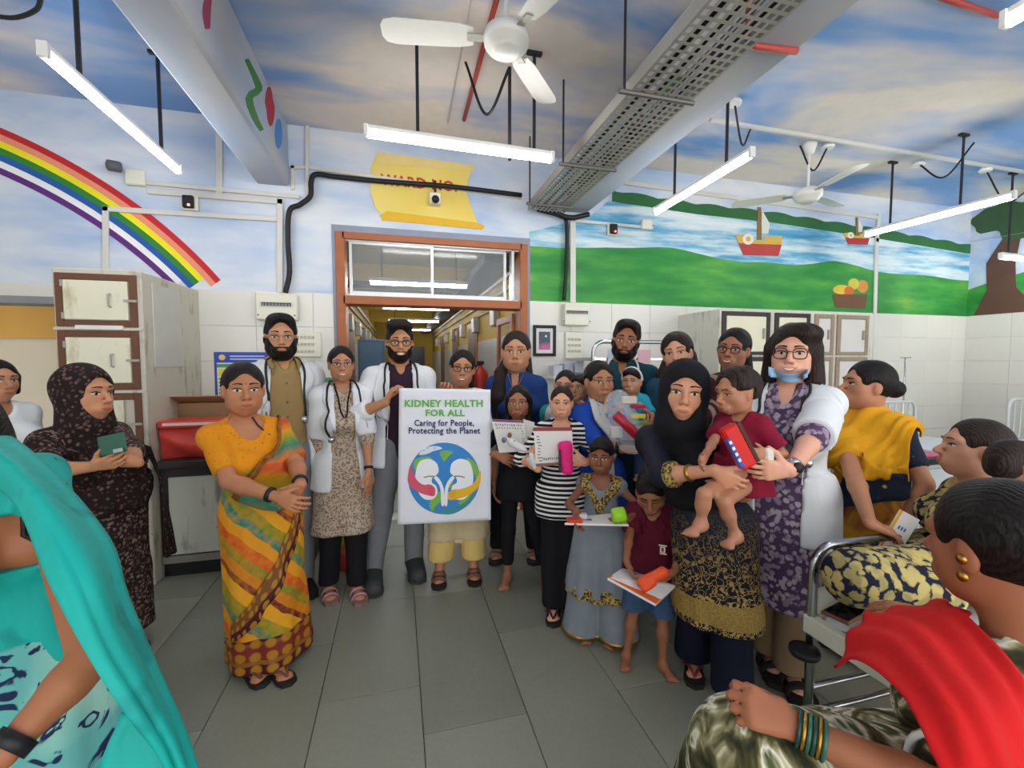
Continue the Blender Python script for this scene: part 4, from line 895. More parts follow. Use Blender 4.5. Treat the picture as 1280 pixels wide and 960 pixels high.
        if headmesh:
            v, f = sdfmesh(hs, (-.1, -.125, -.2), (.1, .135, .135), .0046, 1); m.add(P.hw(v), f)
        P.bodyo = m.build('body', P.skin, P.root, True); return P
    def hw(P, v): v = np.asarray(v, float).reshape(-1, 3)*P.hk; return P.hc+v[:, :1]*P.hs+v[:, 1:2]*P.hf+v[:, 2:]*P.hu
    def fy(P, x, z, off=.0):   # surface y of head at x,z
        x = np.asarray(x, float).ravel(); z = np.asarray(z, float).ravel(); ys = np.linspace(.135, -.02, 90)
        Q = np.stack([np.repeat(x, 90), np.tile(ys, len(x)), np.repeat(z, 90)], 1).astype(np.float32); d = P.hsdf(Q).reshape(-1, 90)
        i = np.argmax(d < 0, 1); i = np.clip(i, 1, 89); r = np.arange(len(x)); d0, d1 = d[r, i-1], d[r, i]; t = d0/(d0-d1+1e-9)
        return ys[i-1]+(ys[i]-ys[i-1])*np.clip(t, 0, 1)+off
    def patch(P, m, outline, off, rings=3):
        o = np.asarray(outline, float); c = o.mean(0); n = len(o); xs = [c[0]]; zs = [c[1]]
        for r in range(1, rings+1):
            q = c+(o-c)*r/rings; xs += list(q[:, 0]); zs += list(q[:, 1])
        y = P.fy(xs, zs, off); y[-n:] -= off*.55; v = P.hw(np.stack([xs, y, zs], 1)); f = [(0, 1+j, 1+(j+1) % n) for j in range(n)]
        for r in range(rings-1): f += [(1+r*n+j, 1+(r+1)*n+j, 1+(r+1)*n+(j+1) % n, 1+r*n+(j+1) % n) for j in range(n)]
        m.add(v, f); return m
    def face(P, smile=.2, gaze=(0, 0), hair=HAIR, lid=1., brow=1., lipcol=None, bindi=None, closed=False):
        eh = .0076*lid*(1.12 if P.child else 1); ew = .0165
        for e in (-1, 1):
            m = MB(); cx, cz = e*.031, .003; th = np.linspace(0, 2*math.pi, 17)[:-1]
            if not closed:
                P.patch(m, [(cx+ew*math.cos(t), cz+eh*math.sin(t)*(1 if math.sin(t) > 0 else .75)+.0012*e*math.cos(t)) for t in th], .0042)
                m.cur = 1; ir = .0080; P.patch(m, [(cx+gaze[0]+ir*math.cos(t), cz+gaze[1]+min(eh*.95, ir)*math.sin(t)*(1 if math.sin(t) > 0 else .85)) for t in th], .0054, 2)
            m.cur = 2; k = np.linspace(-1, 1, 9); up = [(cx+ew*1.05*x, cz+(eh if not closed else 0)*math.sqrt(max(0, 1-x*x*.96))+.0012*e*x-(.003 if closed else 0)) for x in k]
            P.patch(m, up+[(x, z+.0022*brow**.5) for x, z in up[::-1]], .0056, 2); m.build('eye', [EYEW, IRIS, LASH], P.bodyo, True)
            m = MB(); k = np.linspace(0, 1, 7); bz = .0245; lo = [(e*(.0125+.037*x), bz+.008*math.sin(x*2.2)-.004*x) for x in k]; th_ = .0048*brow
            P.patch(m, lo+[(x, z+th_*(1.3-q)) for (x, z), q in list(zip(lo, k))[::-1]], .0048, 2); m.build('eyebrow', hair, P.bodyo, True)
        hwd = .022+.009*smile; k = np.linspace(-1, 1, 13); cz = -.0615; cr = .010*smile
        topc = [(hwd*x, cz+.0055*(1-x*x)**.8*(1-.25*math.exp(-(x*5)**2))+cr*x*x*.9) for x in k]; botc = [(hwd*x, cz-.0075*(1-x*x)**.7*(1+.4*smile)+cr*x*x*.9) for x in k]
        lc = lipcol or tuple(x*y for x, y in zip(srgb(P.skincol)[:3], (.82, .48, .47)))+(1,)
        m = MB(); P.patch(m, topc+botc[::-1][1:-1], .003); lp = m.build('lips', flat(lc, .4, 0, .03), P.bodyo, True)
        if smile > .4:
            k = np.linspace(-1, 1, 11); w2 = hwd*.8; t1 = [(w2*x, cz+.0022*(1-x*x)+cr*x*x*.6) for x in k]; t2 = [(w2*x, cz-.0068*(1-x*x)**.7*(.6+.5*smile)+cr*x*x*.6) for x in k]
            m = MB(); P.patch(m, t1+t2[::-1][1:-1], .0046, 2); m.build('teeth', TEETH, P.bodyo, True)
        if bindi: m = MB(); P.patch(m, [(.0028*math.cos(t), .03+.0028*math.sin(t)) for t in np.linspace(0, 6.28, 9)[:-1]], .004, 1); m.build('bindi', bindi, P.bodyo, True)
        return P
    def hair(P, style, vol=.008, mat=None, low=-.06, curl=0, bun=None, tail=None, h=.0065):
        mat = mat or HAIR; s = hair_sdf(style, vol, low, P.child)
        if bun: s.u(fell(bun[:3], (bun[3],)*3), .012)
        if tail:
            for (a, b, ra, rb) in tail: s.u(fcone(a, b, ra, rb), .015)
        pts = [(0, 0, 0)]+([bun[:3]] if bun else [])+[q for t in (tail or []) for q in t[:2]]; lo = np.min(pts, 0); hi = np.max(pts, 0)
        lo = np.minimum(lo-.07, (-.13, -.15, -.17)); hi = np.maximum(hi+.07, (.13, .13, .16))
        v, f = sdfmesh(s, lo, hi, h, 1); v = wrinkle(v, f, curl or .0025, 60 if curl else 40)
        P.hairo = MB().add(P.hw(v), f).build('hair', mat, P.root, True); return P
    def beard(P, mat=None, thick=.006, side=.05):
        hs = P.hsdf
        def reg(Q):
            x = np.abs(Q[:, 0]); zc = -.047+side*np.clip((x-.036)/.026, 0, 1); th_ = thick*np.clip((-Q[:, 2]-.02)/.04, .3, 1)
            d = np.maximum(hs(Q)-th_, Q[:, 2]-zc); d = np.maximum(d, .012-Q[:, 1]-.25*(Q[:, 2]+.05)); d = np.maximum(d, -.122-Q[:, 2])
            e = (np.sqrt((Q[:, 0]/.023)**2+((Q[:, 2]+.062)/.0085)**2)-1)*.008; d = np.maximum(d, -e)
            n_ = (np.sqrt((Q[:, 0]/.02)**2+((Q[:, 2]+.03)/.014)**2)-1)*.012; return np.maximum(d, -n_)
        v, f = sdfmesh(reg, (-.1, -.03, -.14), (.1, .13, .05), .0045, 1); MB().add(P.hw(v), f).build('beard', mat or HAIR, P.root, True); return P
    def glasses(P, mat=None, w=.021, hgt=.017, rim=.0018):
        o = MB(); mat = mat or BLACK; z0 = .001; yb = float(P.fy([0], [.008])[0])+.004; yy = max(yb, float(P.fy([.031], [.003])[0])+.012)
        for e in (-1, 1):
            o.tube(P.hw([(e*.034+w*np.sign(math.cos(t))*abs(math.cos(t))**.7, yy-.006*abs(math.cos(t)-e)*.5, z0+hgt*np.sign(math.sin(t))*abs(math.sin(t))**.7) for t in np.linspace(0, 2*math.pi, 21)]), rim*P.hk, 6, False)
            o.tube(P.hw([(e*(.034+w), yy-.004, z0+.006), (e*.077, .02, z0+.006), (e*.08, -.02, z0)]), rim*P.hk, 6)
        o.tube(P.hw([(-.034+w, yy, z0+.005), (0, yy+.003, z0+.008), (.034-w, yy, z0+.005)]), rim*P.hk, 6); fr = o.build('glasses', mat, P.root, True)
        return P
    # ---- clothes
    def loc(P, Q): q = Q-np.asarray([P.base[0], P.base[1], 0], np.float32); return q @ P.rt.astype(np.float32), q @ P.fw.astype(np.float32), q[:, 2]
    def pt(P, x, y, z): return V(P.base[0], P.base[1], 0)+P.rt*x+P.fw*y+V(0, 0, z)
    def armprims(P, S_, e, infl, frac, flare=0, k=.025, infl_end=None):
        sh, el, w = P.armd[e]; ak = P.ak; ie = infl if infl_end is None else infl_end
        if frac <= 1: q = lerp(sh, el, frac); S_.u(fcone(sh, q+nrm(el-sh)*.02, .043*ak+infl, lerp(.043, .036, frac)*ak+ie+flare, None, (q, nrm(el-sh))), k)
        else:
            q = lerp(el, w, frac-1); S_.u(fcone(sh, el, .043*ak+infl, .037*ak+infl), k); S_.u(fcone(el, q+nrm(w-el)*.01, .037*ak+infl, lerp(.037, .025, frac-1)*ak+ie+flare, None, (q, nrm(w-el))), k)
    def garment(P, name, mat, infl=.012, hem=None, sleeve=(.6, .6), neck=(.05, .05), opening=None, skirt=None, h=.0115, wr=.0035, pants=None, sflare=.0, parent=None, torso=True, extra=None, solid=False, sleeve_end=None, cutfn=None, knees=None, keep=True):
        s = P.s; L = S()
        if torso:
            for a, b, ra, rb, fl in P.torso: L.u(fcone(a, b, ra+infl, rb+infl, fl), .03)
            for c, r in P.ells: L.u(fell(c, (r+infl,)*3), .05)
        if sleeve:
            for e, fr in zip((-1, 1), sleeve):
                if fr > 0: P.armprims(L, e, infl, fr, sflare, infl_end=sleeve_end)
        pts = [P.lo, P.hi]
        if skirt:   # (ztop, zhem, r_top, r_hem, flat, nfold, amp[, shift])
            zt, zb, r0, r1, fl, nf, amp = skirt[:7]; shift = np.asarray(skirt[7] if len(skirt) > 7 else (0, 0), float); mt = P.mid(zt); x0_, y0_, _ = [float(q[0]) for q in P.loc(mt[None].astype(np.float32))]
            def fs(Q):
                x, y, z = P.loc(Q); t = np.clip((zt-z)/(zt-zb), 0, 1); cx = x0_*(1-t)+shift[0]*t; cy = y0_*(1-t)+shift[1]*t
                x = x-cx; y = (y-cy)/fl; r = np.sqrt(x*x+y*y); th = np.arctan2(x, y)
                R_ = r0+(r1-r0)*(t**.8)+amp*t**.7*(np.sin(th*nf+2*np.sin(th*2+z*3))+.5*np.sin(th*nf*1.7+1.3))
                return np.maximum(np.maximum((r-R_)*fl*.9, zb-z), z-zt-.02)
            L.u(fs, .03)
            if getattr(P, '_lc', None) and torso:
                it, ib = getattr(P, 'pinf', (.012, .012)); lk = P.s*(.55+.45*P.b)*(1 if not P.child else .8)
                for hj, kn, an in P._lc: L.u(fcone(hj, kn, .082*lk+it+.012, .052*lk+(it+ib)/2+.014), .05); L.u(fcone(kn, an, .052*lk+(it+ib)/2+.014, .036*lk+ib+.014), .05)
            pts += [P.pt(shift[0]-r1*1.2, shift[1]-r1*1.2, zb-.02), P.pt(shift[0]+r1*1.2, shift[1]+r1*1.2, zb)]
        if pants:    # (zhem list or z, infl_top, infl_bottom)
            zb, it, ib = pants; P.pinf = (it, ib); lk = P.s*(.55+.45*P.b)*(1 if not P.child else .8)
            for hj, kn, an in P.leg_chain(knees):
                L.u(fcone(hj, kn, .082*lk+it, .052*lk+(it+ib)/2), .03); L.u(fcone(kn, an, .052*lk+(it+ib)/2, .034*lk+ib), .02)
            hem = zb
        if extra: extra(L)
        if hem is not None: L.i(lambda Q: np.float32(hem)-Q[:, 2])
        if neck:
            dp, wd_ = neck; n0 = P.nb-V(0, 0, .03*s); L.sub(fcone(n0+V(0, 0, .09*s)-P.fw*.01, n0+V(0, 0, .0)+P.fw*.0, .062*s*P.hk**0, .054*s), .01); L.sub(fcone(n0+P.fw*.05*s+V(0, 0, .03), n0+P.fw*.16*s-V(0, 0, dp), wd_, wd_*.5), .008)
        if opening:  # list of (z, halfwidth) pairs, open in front
            zz = np.array([q[0] for q in opening][::-1]); ww = np.array([q[1] for q in opening][::-1])
            def fo(Q):
                x, y, z = P.loc(Q); m0 = P.mid(1.0); w = np.interp(z, zz, ww); off = 0
                nbx = float(P.loc(P.nb[None].astype(np.float32))[0][0]); off = nbx*np.clip((z-P.zh)/(P.zs-P.zh), 0, 1)
                return np.maximum(np.abs(x-off)-w, -.02*s-y)
            L.sub(fo, .004)
        if cutfn: L.sub(cutfn)
        if not torso and not skirt and not pants: pass
        lo = np.min(pts, 0)-.06; hi = np.max(pts, 0)+.06
        if hem is not None: lo[2] = max(lo[2], hem-.03)
        v, f = sdfmesh(L, lo, hi, h, 1)
        v = wrinkle(v, f, wr); x, y, z = P.loc(v.astype(np.float32)); m0 = P.mid(P.zs); uv = np.stack([np.arctan2(x, y)*.16, z, np.hypot(x, y)], 1)
        if keep and not pants: P.outer = L
        o = MB().add(v, f).build(name, mat, parent or P.root, True, uv=uv); return o
    def project(P, p, off, cling=1., f=None, it=5):
        f = f or P.outer; p = np.asarray(p, np.float32).copy()
        for _ in range(it):
            d = f(p); e = .004; gr = np.stack([f(p+np.eye(3, dtype=np.float32)[k]*e)-f(p-np.eye(3, dtype=np.float32)[k]*e) for k in range(3)], 1)/(2*e)
            gn = (gr**2).sum(1); st = (off-d)/np.maximum(gn, .2); st = np.where(st > 0, st, st*cling); p = p+np.clip(st, -.05, .05)[:, None]*gr
        return p.astype(float)
    def drape(P, name, mat, curves, nu=24, nv=14, off=.008, cling=1., fold=(0, 0), solid=.005, parent=None, world=False):
        cs = [crom([q if world else P.pt(*q) for q in c], nu) for c in curves]; C_ = np.array(cs); G_ = np.array([crom(C_[:, i], nv) for i in range(nu)])
        n = G_.shape; tv = np.linspace(0, 1, n[1])[None, :]; tu = np.linspace(0, 1, n[0])[:, None]
        flat_ = P.project(G_.reshape(-1, 3), off, cling) if cling is not None else G_.reshape(-1, 3)
        if fold[0]:
            e = .004; q = flat_.astype(np.float32); 
            if P.outer is not None and cling is not None:
                gr = np.stack([P.outer(q+np.eye(3, dtype=np.float32)[k]*e)-P.outer(q-np.eye(3, dtype=np.float32)[k]*e) for k in range(3)], 1); gr = gr/(np.linalg.norm(gr, axis=1)[:, None]+1e-6)
            else: gr = np.tile(nrm(P.fw), (len(q), 1))
            a = fold[0]*(.5+.5*np.sin(tv*fold[1]*2*math.pi+1.5*np.sin(tu*4)+.6*np.sin(tv*9))+0*tu); flat_ = flat_+gr*a.reshape(-1)[:, None]
        uv = np.stack([np.broadcast_to(tv, n[:2]), np.broadcast_to(tu, n[:2]), np.zeros(n[:2])], -1).reshape(-1, 3)
        return MB().grid(flat_.reshape(n)).build(name, mat, parent or P.root, True, solid=solid, uv=uv)
    def strand(P, name, mat, pts, r, n=30, off=None, parent=None, world=False, closed=False):
        p = crom([q if world else P.pt(*q) for q in pts], n)
        if off is not None: p = P.project(p, off)
        return MB().tube(p, r, 6).build(name, mat, parent or P.root, True)
    def band(P, name, mat, e, fr, w, r):   # bangle / watch strap around forearm
        sh, el, wr_ = P.armd[e]; a = lerp(el, wr_, fr); d = nrm(wr_-el); s_, u_ = frame(d); rr = lerp(.037, .025, fr)*P.ak+r
        o = MB(); o.tube([a-d*w+(s_*math.cos(t)+u_*math.sin(t))*0 for t in (0,)]+[a+d*w], rr, 16); return o.build(name, mat, P.root, True)
    def sandals(P, sole, strap, k=1., footdir=None, style='strap', foot_ids=(0, 1)):
        for i in foot_ids:
            hj, kn, an = P.leg_chain()[i]; fd = P.fw if footdir is None else footdir[i]; fd = nrm(fd*V(1, 1, 0)); sd = np.cross(fd, V(0, 0, 1)); s = P.s*k; z0 = an[2]-.05*P.s; fo = V(an[0], an[1], z0)
            outl = [(-.055, .0), (-.045, .03), (.0, .034), (.06, .04), (.11, .046), (.15, .036), (.168, .0)]; poly = [fo+fd*a*s+sd*b*s for a, b in outl]+[fo+fd*a*s-sd*b*s for a, b in outl[-2:0:-1]]
            z = .02*s; o = MB().prism([p-V(0, 0, z0)+V(0, 0, max(0, z0-z*.7)) for p in poly], (0, 0, z)).build('sandal', sole, P.root)
            if style in ('strap', 'flip'):
                m = MB()
                segs = [(.03, .085)] if style == 'strap' else [(.035, .06)]
                if style == 'strap': segs = [(.02, .05), (.075, .105)]
                for a0, a1 in segs:
                    Pm = []
                    for a in (a0, a1): Pm.append([fo+fd*a*s+sd*math.cos(t)*.046*s+V(0, 0, .008*s+math.sin(t)*(.056-.18*a)*s) for t in np.linspace(0, math.pi, 11)])
                    m.grid(Pm)
                if style == 'flip': m = MB(); [m.tube(crom([fo+fd*.125*s+V(0, 0, .03*s), fo+fd*.08*s+sd*q*.022*s+V(0, 0, .05*s), fo+fd*.02*s+sd*q*.042*s+V(0, 0, .02*s)], 8), .006*s, 6) for q in (-1, 1)]
                m.build('sandal_strap', strap, o, True, solid=.004*s if style == 'strap' else 0)
            elif style == 'clog':
                q = S(); q.u(fcone(fo+V(0, 0, .045*s)-fd*.01*s, fo+fd*.13*s+V(0, 0, .03*s), .048*s, .042*s), .02); q.i(lambda Q: np.float32(z0+.012*s)-Q[:, 2]); q.i(fcone(fo-fd*.1, fo+fd*.3, .2, .2)); 
                v, f = sdfmesh(q, fo-.2*s, fo+.25*s, .007); MB().add(v, f).build('shoe_upper', strap, o, True)
# ------------------------------------------------------------------ printed fabrics
def fabric(name, fn, rough=.85):
    g = G(name, rough, 0, .25); c = fn(g); w = g.noise(g.map(g.obj(), (1, 1, .4)), 24, 2); return g.out(c, bump=w, bs=.25, bd=.02)
def floral(base, c1, c2, sc=26, dens=.42):
    def f(g):
        o = g.att() if False else g.obj(); d = g.noise(o, 6, 2); q = g.n('VectorMath', {0: o, 1: g.n('Combine XYZ'.replace(' ', ''), {0: g.math('MULTIPLY', d, .05), 1: g.math('MULTIPLY', d, .03), 2: d if 0 else g.math('MULTIPLY', d, .04)}).outputs[0]}, operation='ADD').outputs[0]
        v = g.vor(q, sc); n = g.noise(q, sc*1.6, 3); m = g.ramp(g.math('ADD', g.math('MULTIPLY', v, .8), g.math('MULTIPLY', n, .55)), [(dens, '#ffffff'), (dens+.1, '#000000')]); k = g.ramp(g.noise(q, sc*.6, 1), [(.45, '#000000'), (.55, '#ffffff')])
        return g.mix(m, base, g.mix(k, c1, c2))
    return f
def splash(stops, sc=9, dist=1.5): return lambda g: g.ramp(g.noise(g.obj(), sc, 3, .55, dist), stops)
BROWNF = fabric('brown_floral', floral('#231817', '#6e5650', '#4c3834', 46, .5))
BROWND = fabric('brown_floral_dense', floral('#261a18', '#7d6860', '#54403a', 60, .58))
def sari(g):
    x, y, z = g.sep(g.att()); n = g.noise(g.obj(), 7, 3); t = g.math('ADD', g.math('ADD', g.math('MULTIPLY', x, 1.05), y), g.math('MULTIPLY', n, .06)); t = g.math('FRACT', g.math('MULTIPLY', t, 2.1))
    c = g.ramp(t, [(0, '#c9531d'), (.13, '#d9911a'), (.27, '#2f7c66'), (.38, '#7d8526'), (.52, '#dd9f1e'), (.68, '#6a2027'), (.76, '#c8781c'), (.88, '#80802a')], True)
    c = g.mix(g.ramp(g.noise(g.obj(), 30, 2), [(.35, '#000000'), (.7, '#ffffff')]), c, g.mix(.5, c, '#e0901f'))
    bd = g.ramp(y, [(0, '#4a1420'), (.075, '#4a1420'), (.08, '#8a5a20'), (.1, '#7a2a22'), (.17, '#7a4a20'), (.185, '#4a1420'), (.2, '#4a1420')], True); s = g.vor(g.n('Combine'+'XYZ', {0: x, 1: y, 2: 0.}).outputs[0], 17, rnd=.1); bd = g.mix(g.ramp(s, [(.3, '#ffffff'), (.42, '#000000')]), bd, '#a8741f')
    return g.mix(g.math('LESS_THAN', y, .2), c, bd)
SARI = fabric('orange_sari', sari, .6)
def pallu(g):
    x, y, z = g.sep(g.att()); t = g.math('FRACT', g.math('ADD', g.math('MULTIPLY', y, 3.2), g.math('MULTIPLY', g.noise(g.obj(), 7, 2), .35)))
    c = g.ramp(t, [(0, '#cf6a1d'), (.25, '#2f7c66'), (.42, '#88902c'), (.65, '#d9951e'), (.85, '#c24f20')], False); e = g.ramp(x, [(0, '#5c1622'), (.08, '#5c1622'), (.09, '#000000')], True)
    return g.mix(g.math('LESS_THAN', x, .1), c, g.mix(g.noise(g.obj(), 40, 2), '#5c1622', '#a0701f'))
PALLU = fabric('orange_sari_end', pallu, .6)
BORDER = fabric('sari_border_print', lambda g: g.mix(g.ramp(g.vor(g.map(g.att(), (1.5, 9, 1)), 1.6, rnd=.2), [(.28, '#ffffff'), (.36, '#000000')]), g.mix(g.math('GREATER_THAN', g.sep(g.att())[0], .6), '#7a4a22', '#4e1420'), '#a87a24'), .6)
BLOUSEO = fabric('orange_blouse', floral('#d98a16', '#a85f10', '#7d7a20', 60, .35))
BEIGEK = fabric('beige_print', floral('#b8aa98', '#7d685a', '#97806f', 75, .62))
TEEST = fabric('striped_jersey', lambda g: g.ramp(g.math('FRACT', g.math('MULTIPLY', g.sep(g.obj())[2], 38)), [(0, '#16161c'), (.55, '#e6e4e2')], True))
PURPLE = fabric('purple_paisley', floral('#55415f', '#b6a8b4', '#93829a', 38, .62))
def goldemb(g):
    o = g.obj(); d = g.noise(o, 5, 2); v = g.vor(g.map(g.n('VectorMath', {0: o, 1: g.n('TexNoise', {'Vector': o, 'Scale': 14.}).outputs['Color']}, operation='ADD').outputs[0], (1, 1, .8)), 8, 'Distance', 'DISTANCE_TO_EDGE'); v2 = g.vor(o, 27); z = g.sep(g.att())[1]
    vine = g.ramp(v, [(.05, '#ffffff'), (.075, '#000000')]); leaf = g.ramp(g.math('ADD', v2, g.math('MULTIPLY', g.noise(o, 12, 2), .7)), [(.5, '#ffffff'), (.6, '#000000')])
    pat = g.mix(.5, vine, leaf, 'SCREEN'); pat = g.mix(1., vine, leaf, 'LIGHTEN')
    k = g.ramp(z, [(0, '#ffffff'), (.33, '#ffffff'), (.335, '#ffffff'), (.44, '#ffffff'), (.445, '#ffffff'), (.74, '#888888'), (.86, '#000000'), (1., '#000000')])
    c = g.mix(g.math('MULTIPLY', pat, k), '#141726', '#c4a258'); band = g.mix(g.noise(o, 120, 1), '#6a5426', '#c4a458')
    c = g.mix(g.math('MULTIPLY', g.math('GREATER_THAN', z, .375), g.math('LESS_THAN', z, .475)), c, band); return g.mix(g.math('LESS_THAN', z, .345), c, '#141726')
GOLD = fabric('navy_gold_embroidery', goldemb, .7)
YOKE = fabric('gold_yoke', lambda g: g.mix(g.ramp(g.noise(g.obj(), 90, 2), [(.4, '#000000'), (.6, '#ffffff')]), '#2a2318', '#b89a52'), .6)
GREYD = fabric('grey_georgette', lambda g: g.mix(g.noise(g.obj(), 12, 3), '#6f7882', '#868e96'))
MUST = fabric('mustard_cotton', lambda g: g.mix(g.noise(g.map(g.obj(), (1, 1, .3)), 12, 3), '#d08f12', '#e8ac24'))
NAVYB = fabric('navy_blockprint', floral('#20283a', '#c2a86a', '#2c3850', 20, .3))
TIED = fabric('yellow_maroon_sari', splash([(.3, '#5a2030'), (.42, '#8a4a2a'), (.55, '#d09a24'), (.8, '#d8a62c')], 5, .6))
NAVYF = fabric('navy_yellow_floral', floral('#1c2036', '#c9b672', '#a59a64', 34, .68))
TIEDYE = fabric('green_tie_dye', splash([(.36, '#262818'), (.46, '#4e4a2c'), (.53, '#8f8a68'), (.58, '#dcd8c4'), (.66, '#4c5a34'), (.8, '#2e2c20')], 11, 1.2))
TEALS = fabric('teal_silk', lambda g: g.mix(g.ramp(g.noise(g.obj(), 9, 2), [(.62, '#000000'), (.7, '#ffffff')]), g.mix(g.noise(g.obj(), 3, 2), '#0f9a92', '#17aaa0'), '#0d8a84'), .55)
TEALP = fabric('teal_printed', lambda g: g.mix(g.ramp(g.noise(g.obj(), 6, 3, .5, 2.5), [(.56, '#000000'), (.58, '#ffffff'), (.64, '#ffffff'), (.66, '#000000')]), g.mix(g.ramp(g.noise(g.obj(), 3.2, 1), [(.5, '#000000'), (.54, '#ffffff')]), '#5fa9a6', '#8fc0b2'), '#1b2748'))
WCOAT = cloth('#dfe3e8', .04, 8, .8); BLK = cloth('#17171c', .2); NAVY2 = cloth('#161a2c', .2); GREYT = cloth('#777a80', .1); KHAKI = cloth('#9a8055', .12); DPURP = cloth('#33202f', .15)
BLUE = cloth('#22407a', .14, 20); ROYAL = cloth('#1f49a8', .12); WHITEC = cloth('#d9d6d0', .06); TEALSC = cloth('#1d4552', .15); MAROON = cloth('#5a1428', .15); MAROON2 = cloth('#7e1530', .15)
DENIM = cloth('#3b5474', .25, 30); BEIGE = cloth('#c7b795', .1, 30); YELP = cloth('#d8bb74', .08); KHP = cloth('#8a7358', .1); PLAID = fabric('maroon_plaid', lambda g: g.mix(g.ramp(g.wave(g.obj(), 9), [(.45, '#000000'), (.6, '#ffffff')]), '#4a1a26', '#a08878'))
TEALP2 = cloth('#2f8f86', .15); CYAN = cloth('#2fa6bc', .12); PINKS = flat('#b98a8c', .6); BRN = flat('#6a4436', .6); DKSOLE = flat('#221d1b', .7); REDB = flat('#7a2a2c', .5); SILV = flat('#c8cacc', .25, .9, .05); GOLDM = flat('#b08a3a', .3, .9, .1)
def stetho(P, side=1, drop=.34, off=.02, col=None):
    s = P.s; n = P.nb-V(P.base[0], P.base[1], 0); nx, ny = n @ P.rt, n @ P.fw; z = P.nb[2]
    m = BLACK if col is None else col
    o = P.strand('stethoscope', m, [(nx-side*.1*s, ny+.1*s, z-drop*s), (nx-side*.1*s, ny+.11*s, z-.16*s), (nx-side*.085*s, ny+.05*s, z-.0*s), (nx, ny-.065*s, z+.03*s), (nx+side*.085*s, ny+.05*s, z-.0*s), (nx+side*.1*s, ny+.12*s, z-.12*s), (nx+side*.1*s, ny+.12*s, z-.2*s)], .0065*s, 50, off)
    a = P.project(np.array([P.pt(nx-side*.1*s, ny+.12*s, z-(drop+.02)*s)]), off)[0]; MB().lathe(a, [(.0, -.006), (.022*s, -.006), (.022*s, .006), (.0, .008)], 14, tuple(P.fw)).build('chest_piece', SILV, o, True)
    for e in (-1, 1):
        p = P.project(np.array([P.pt(nx+side*.1*s, ny+.12*s, z-.19*s), P.pt(nx+side*(.1+e*.03)*s, ny+.12*s, z-.25*s), P.pt(nx+side*(.1+e*.028)*s, ny+.12*s, z-.32*s), P.pt(nx+side*(.1+e*.012)*s, ny+.12*s, z-.34*s)]), off); MB().tube(crom(p, 10), .0035*s, 6).build('ear_tube', SILV, o, True)
def lapels(P, mat, w0=.055, w1=.1, z1=.3, off=.006):
    s = P.s; n = P.nb-V(P.base[0], P.base[1], 0); nx, ny = n @ P.rt, n @ P.fw; z = P.nb[2]
    for e in (-1, 1):
        P.drape('coat_lapel', mat, [[(nx+e*.055*s, ny-.02*s, z+.02*s), (nx+e*w0*s, ny+.09*s, z-.06*s), (nx+e*w0*1.05*s, ny+.13*s, z-.16*s), (nx+e*w0*s, ny+.14*s, z-z1*s)], [(nx+e*.095*s, ny-.02*s, z-.005*s), (nx+e*(w1+.02)*s, ny+.07*s, z-.07*s), (nx+e*(w1+.01)*s, ny+.12*s, z-.15*s), (nx+e*w0*1.1*s, ny+.14*s, z-z1*s)]], 14, 5, off, 1., (0, 0), .004)
def buttons(P, mat, zs, x=0., off=.002):
    p = P.project(np.array([P.pt(x, .2, z) for z in zs]), off)
    for q in p: MB().lathe(q, [(.0, 0), (.006, 0), (.006, .003), (.0, .004)], 8, tuple(P.fw)).build('button', mat, P.root)
# ------------------------------------------------------------------ the people
im = lambda a, b, c: nrm(CR*a-CU*b+CF*c)
# woman in orange sari
P = Person('woman in orange striped sari with clasped hands standing at the left of the group', (303, 449), 2.05, 22, 70, hy=6, b=1.12, fat=.5, skin='#a67151', H=1.5, feet=[(312, 842), (344, 840)], nose=1.15, hip=(.08, 0))
P.arm(-1, (346, 621, 1.86), (.8, .25, -.2), (.5, .2, 1), 30, hint=(-.9, -.3, -.5)); P.arm(1, (376, 606, 1.9), (-.5, .8, -.2), (-.6, 0, 1), 30, hint=(.8, -.4, -.5))
P.body(); P.face(.25, brow=1.1, bindi=flat('#6a1520', .5, 0, 0)); P.hair('tied', .010, bun=(0, -.105, -.02, .045))
P.garment('blouse', BLOUSEO, .01, hem=1.0, sleeve=(.78, .78), neck=(.07, .075))
P.garment('sari_skirt', SARI, .012, skirt=(.86, .03, .16, .2, .82, 9, .008, (.02, 0)), sleeve=None, neck=None, hem=.03, cutfn=lambda Q: 1.02-Q[:, 2])
P.outer = (lambda a: a)(P.outer); tor = S().u(P.bsdf, 0).u(P.outer, 0); P.outer = tor
P.drape('sari_pallu', PALLU, [[(-.2, .1, .88), (-.13, .2, 1.0), (-.03, .17, 1.12), (.07, .06, 1.24), (.1, -.08, 1.18), (.1, -.17, .8)], [(-.05, .2, .80), (.06, .2, .98), (.13, .13, 1.14), (.16, .02, 1.26), (.16, -.1, 1.12), (.16, -.17, .8)], [(.12, .18, .78), (.17, .15, .95), (.18, .1, 1.1), (.185, .01, 1.22), (.19, -.1, 1.08), (.2, -.15, .8)]], 30, 16, .014, .8, (.012, 4))
P.drape('sari_border', BORDER, [[(.2, .16, .92), (.1, .22, .74), (-.05, .25, .55), (-.17, .2, .38), (-.22, .08, .3)], [(.2, .16, .82), (.12, .22, .64), (-.02, .25, .45), (-.15, .2, .28), (-.22, .08, .2)]], 26, 6, .008, .9); P.strand('necklace', BLACK, [(-.075, .03, 1.28), (-.04, .1, 1.2), (0, .13, 1.16), (.04, .1, 1.2), (.075, .03, 1.28)], .004, 20, .004)
for e in (-1, 1): P.band('bangle', BLACK, e, .86, .008, .006)
P.sandals(DKSOLE, BRN, 1., style='flip')
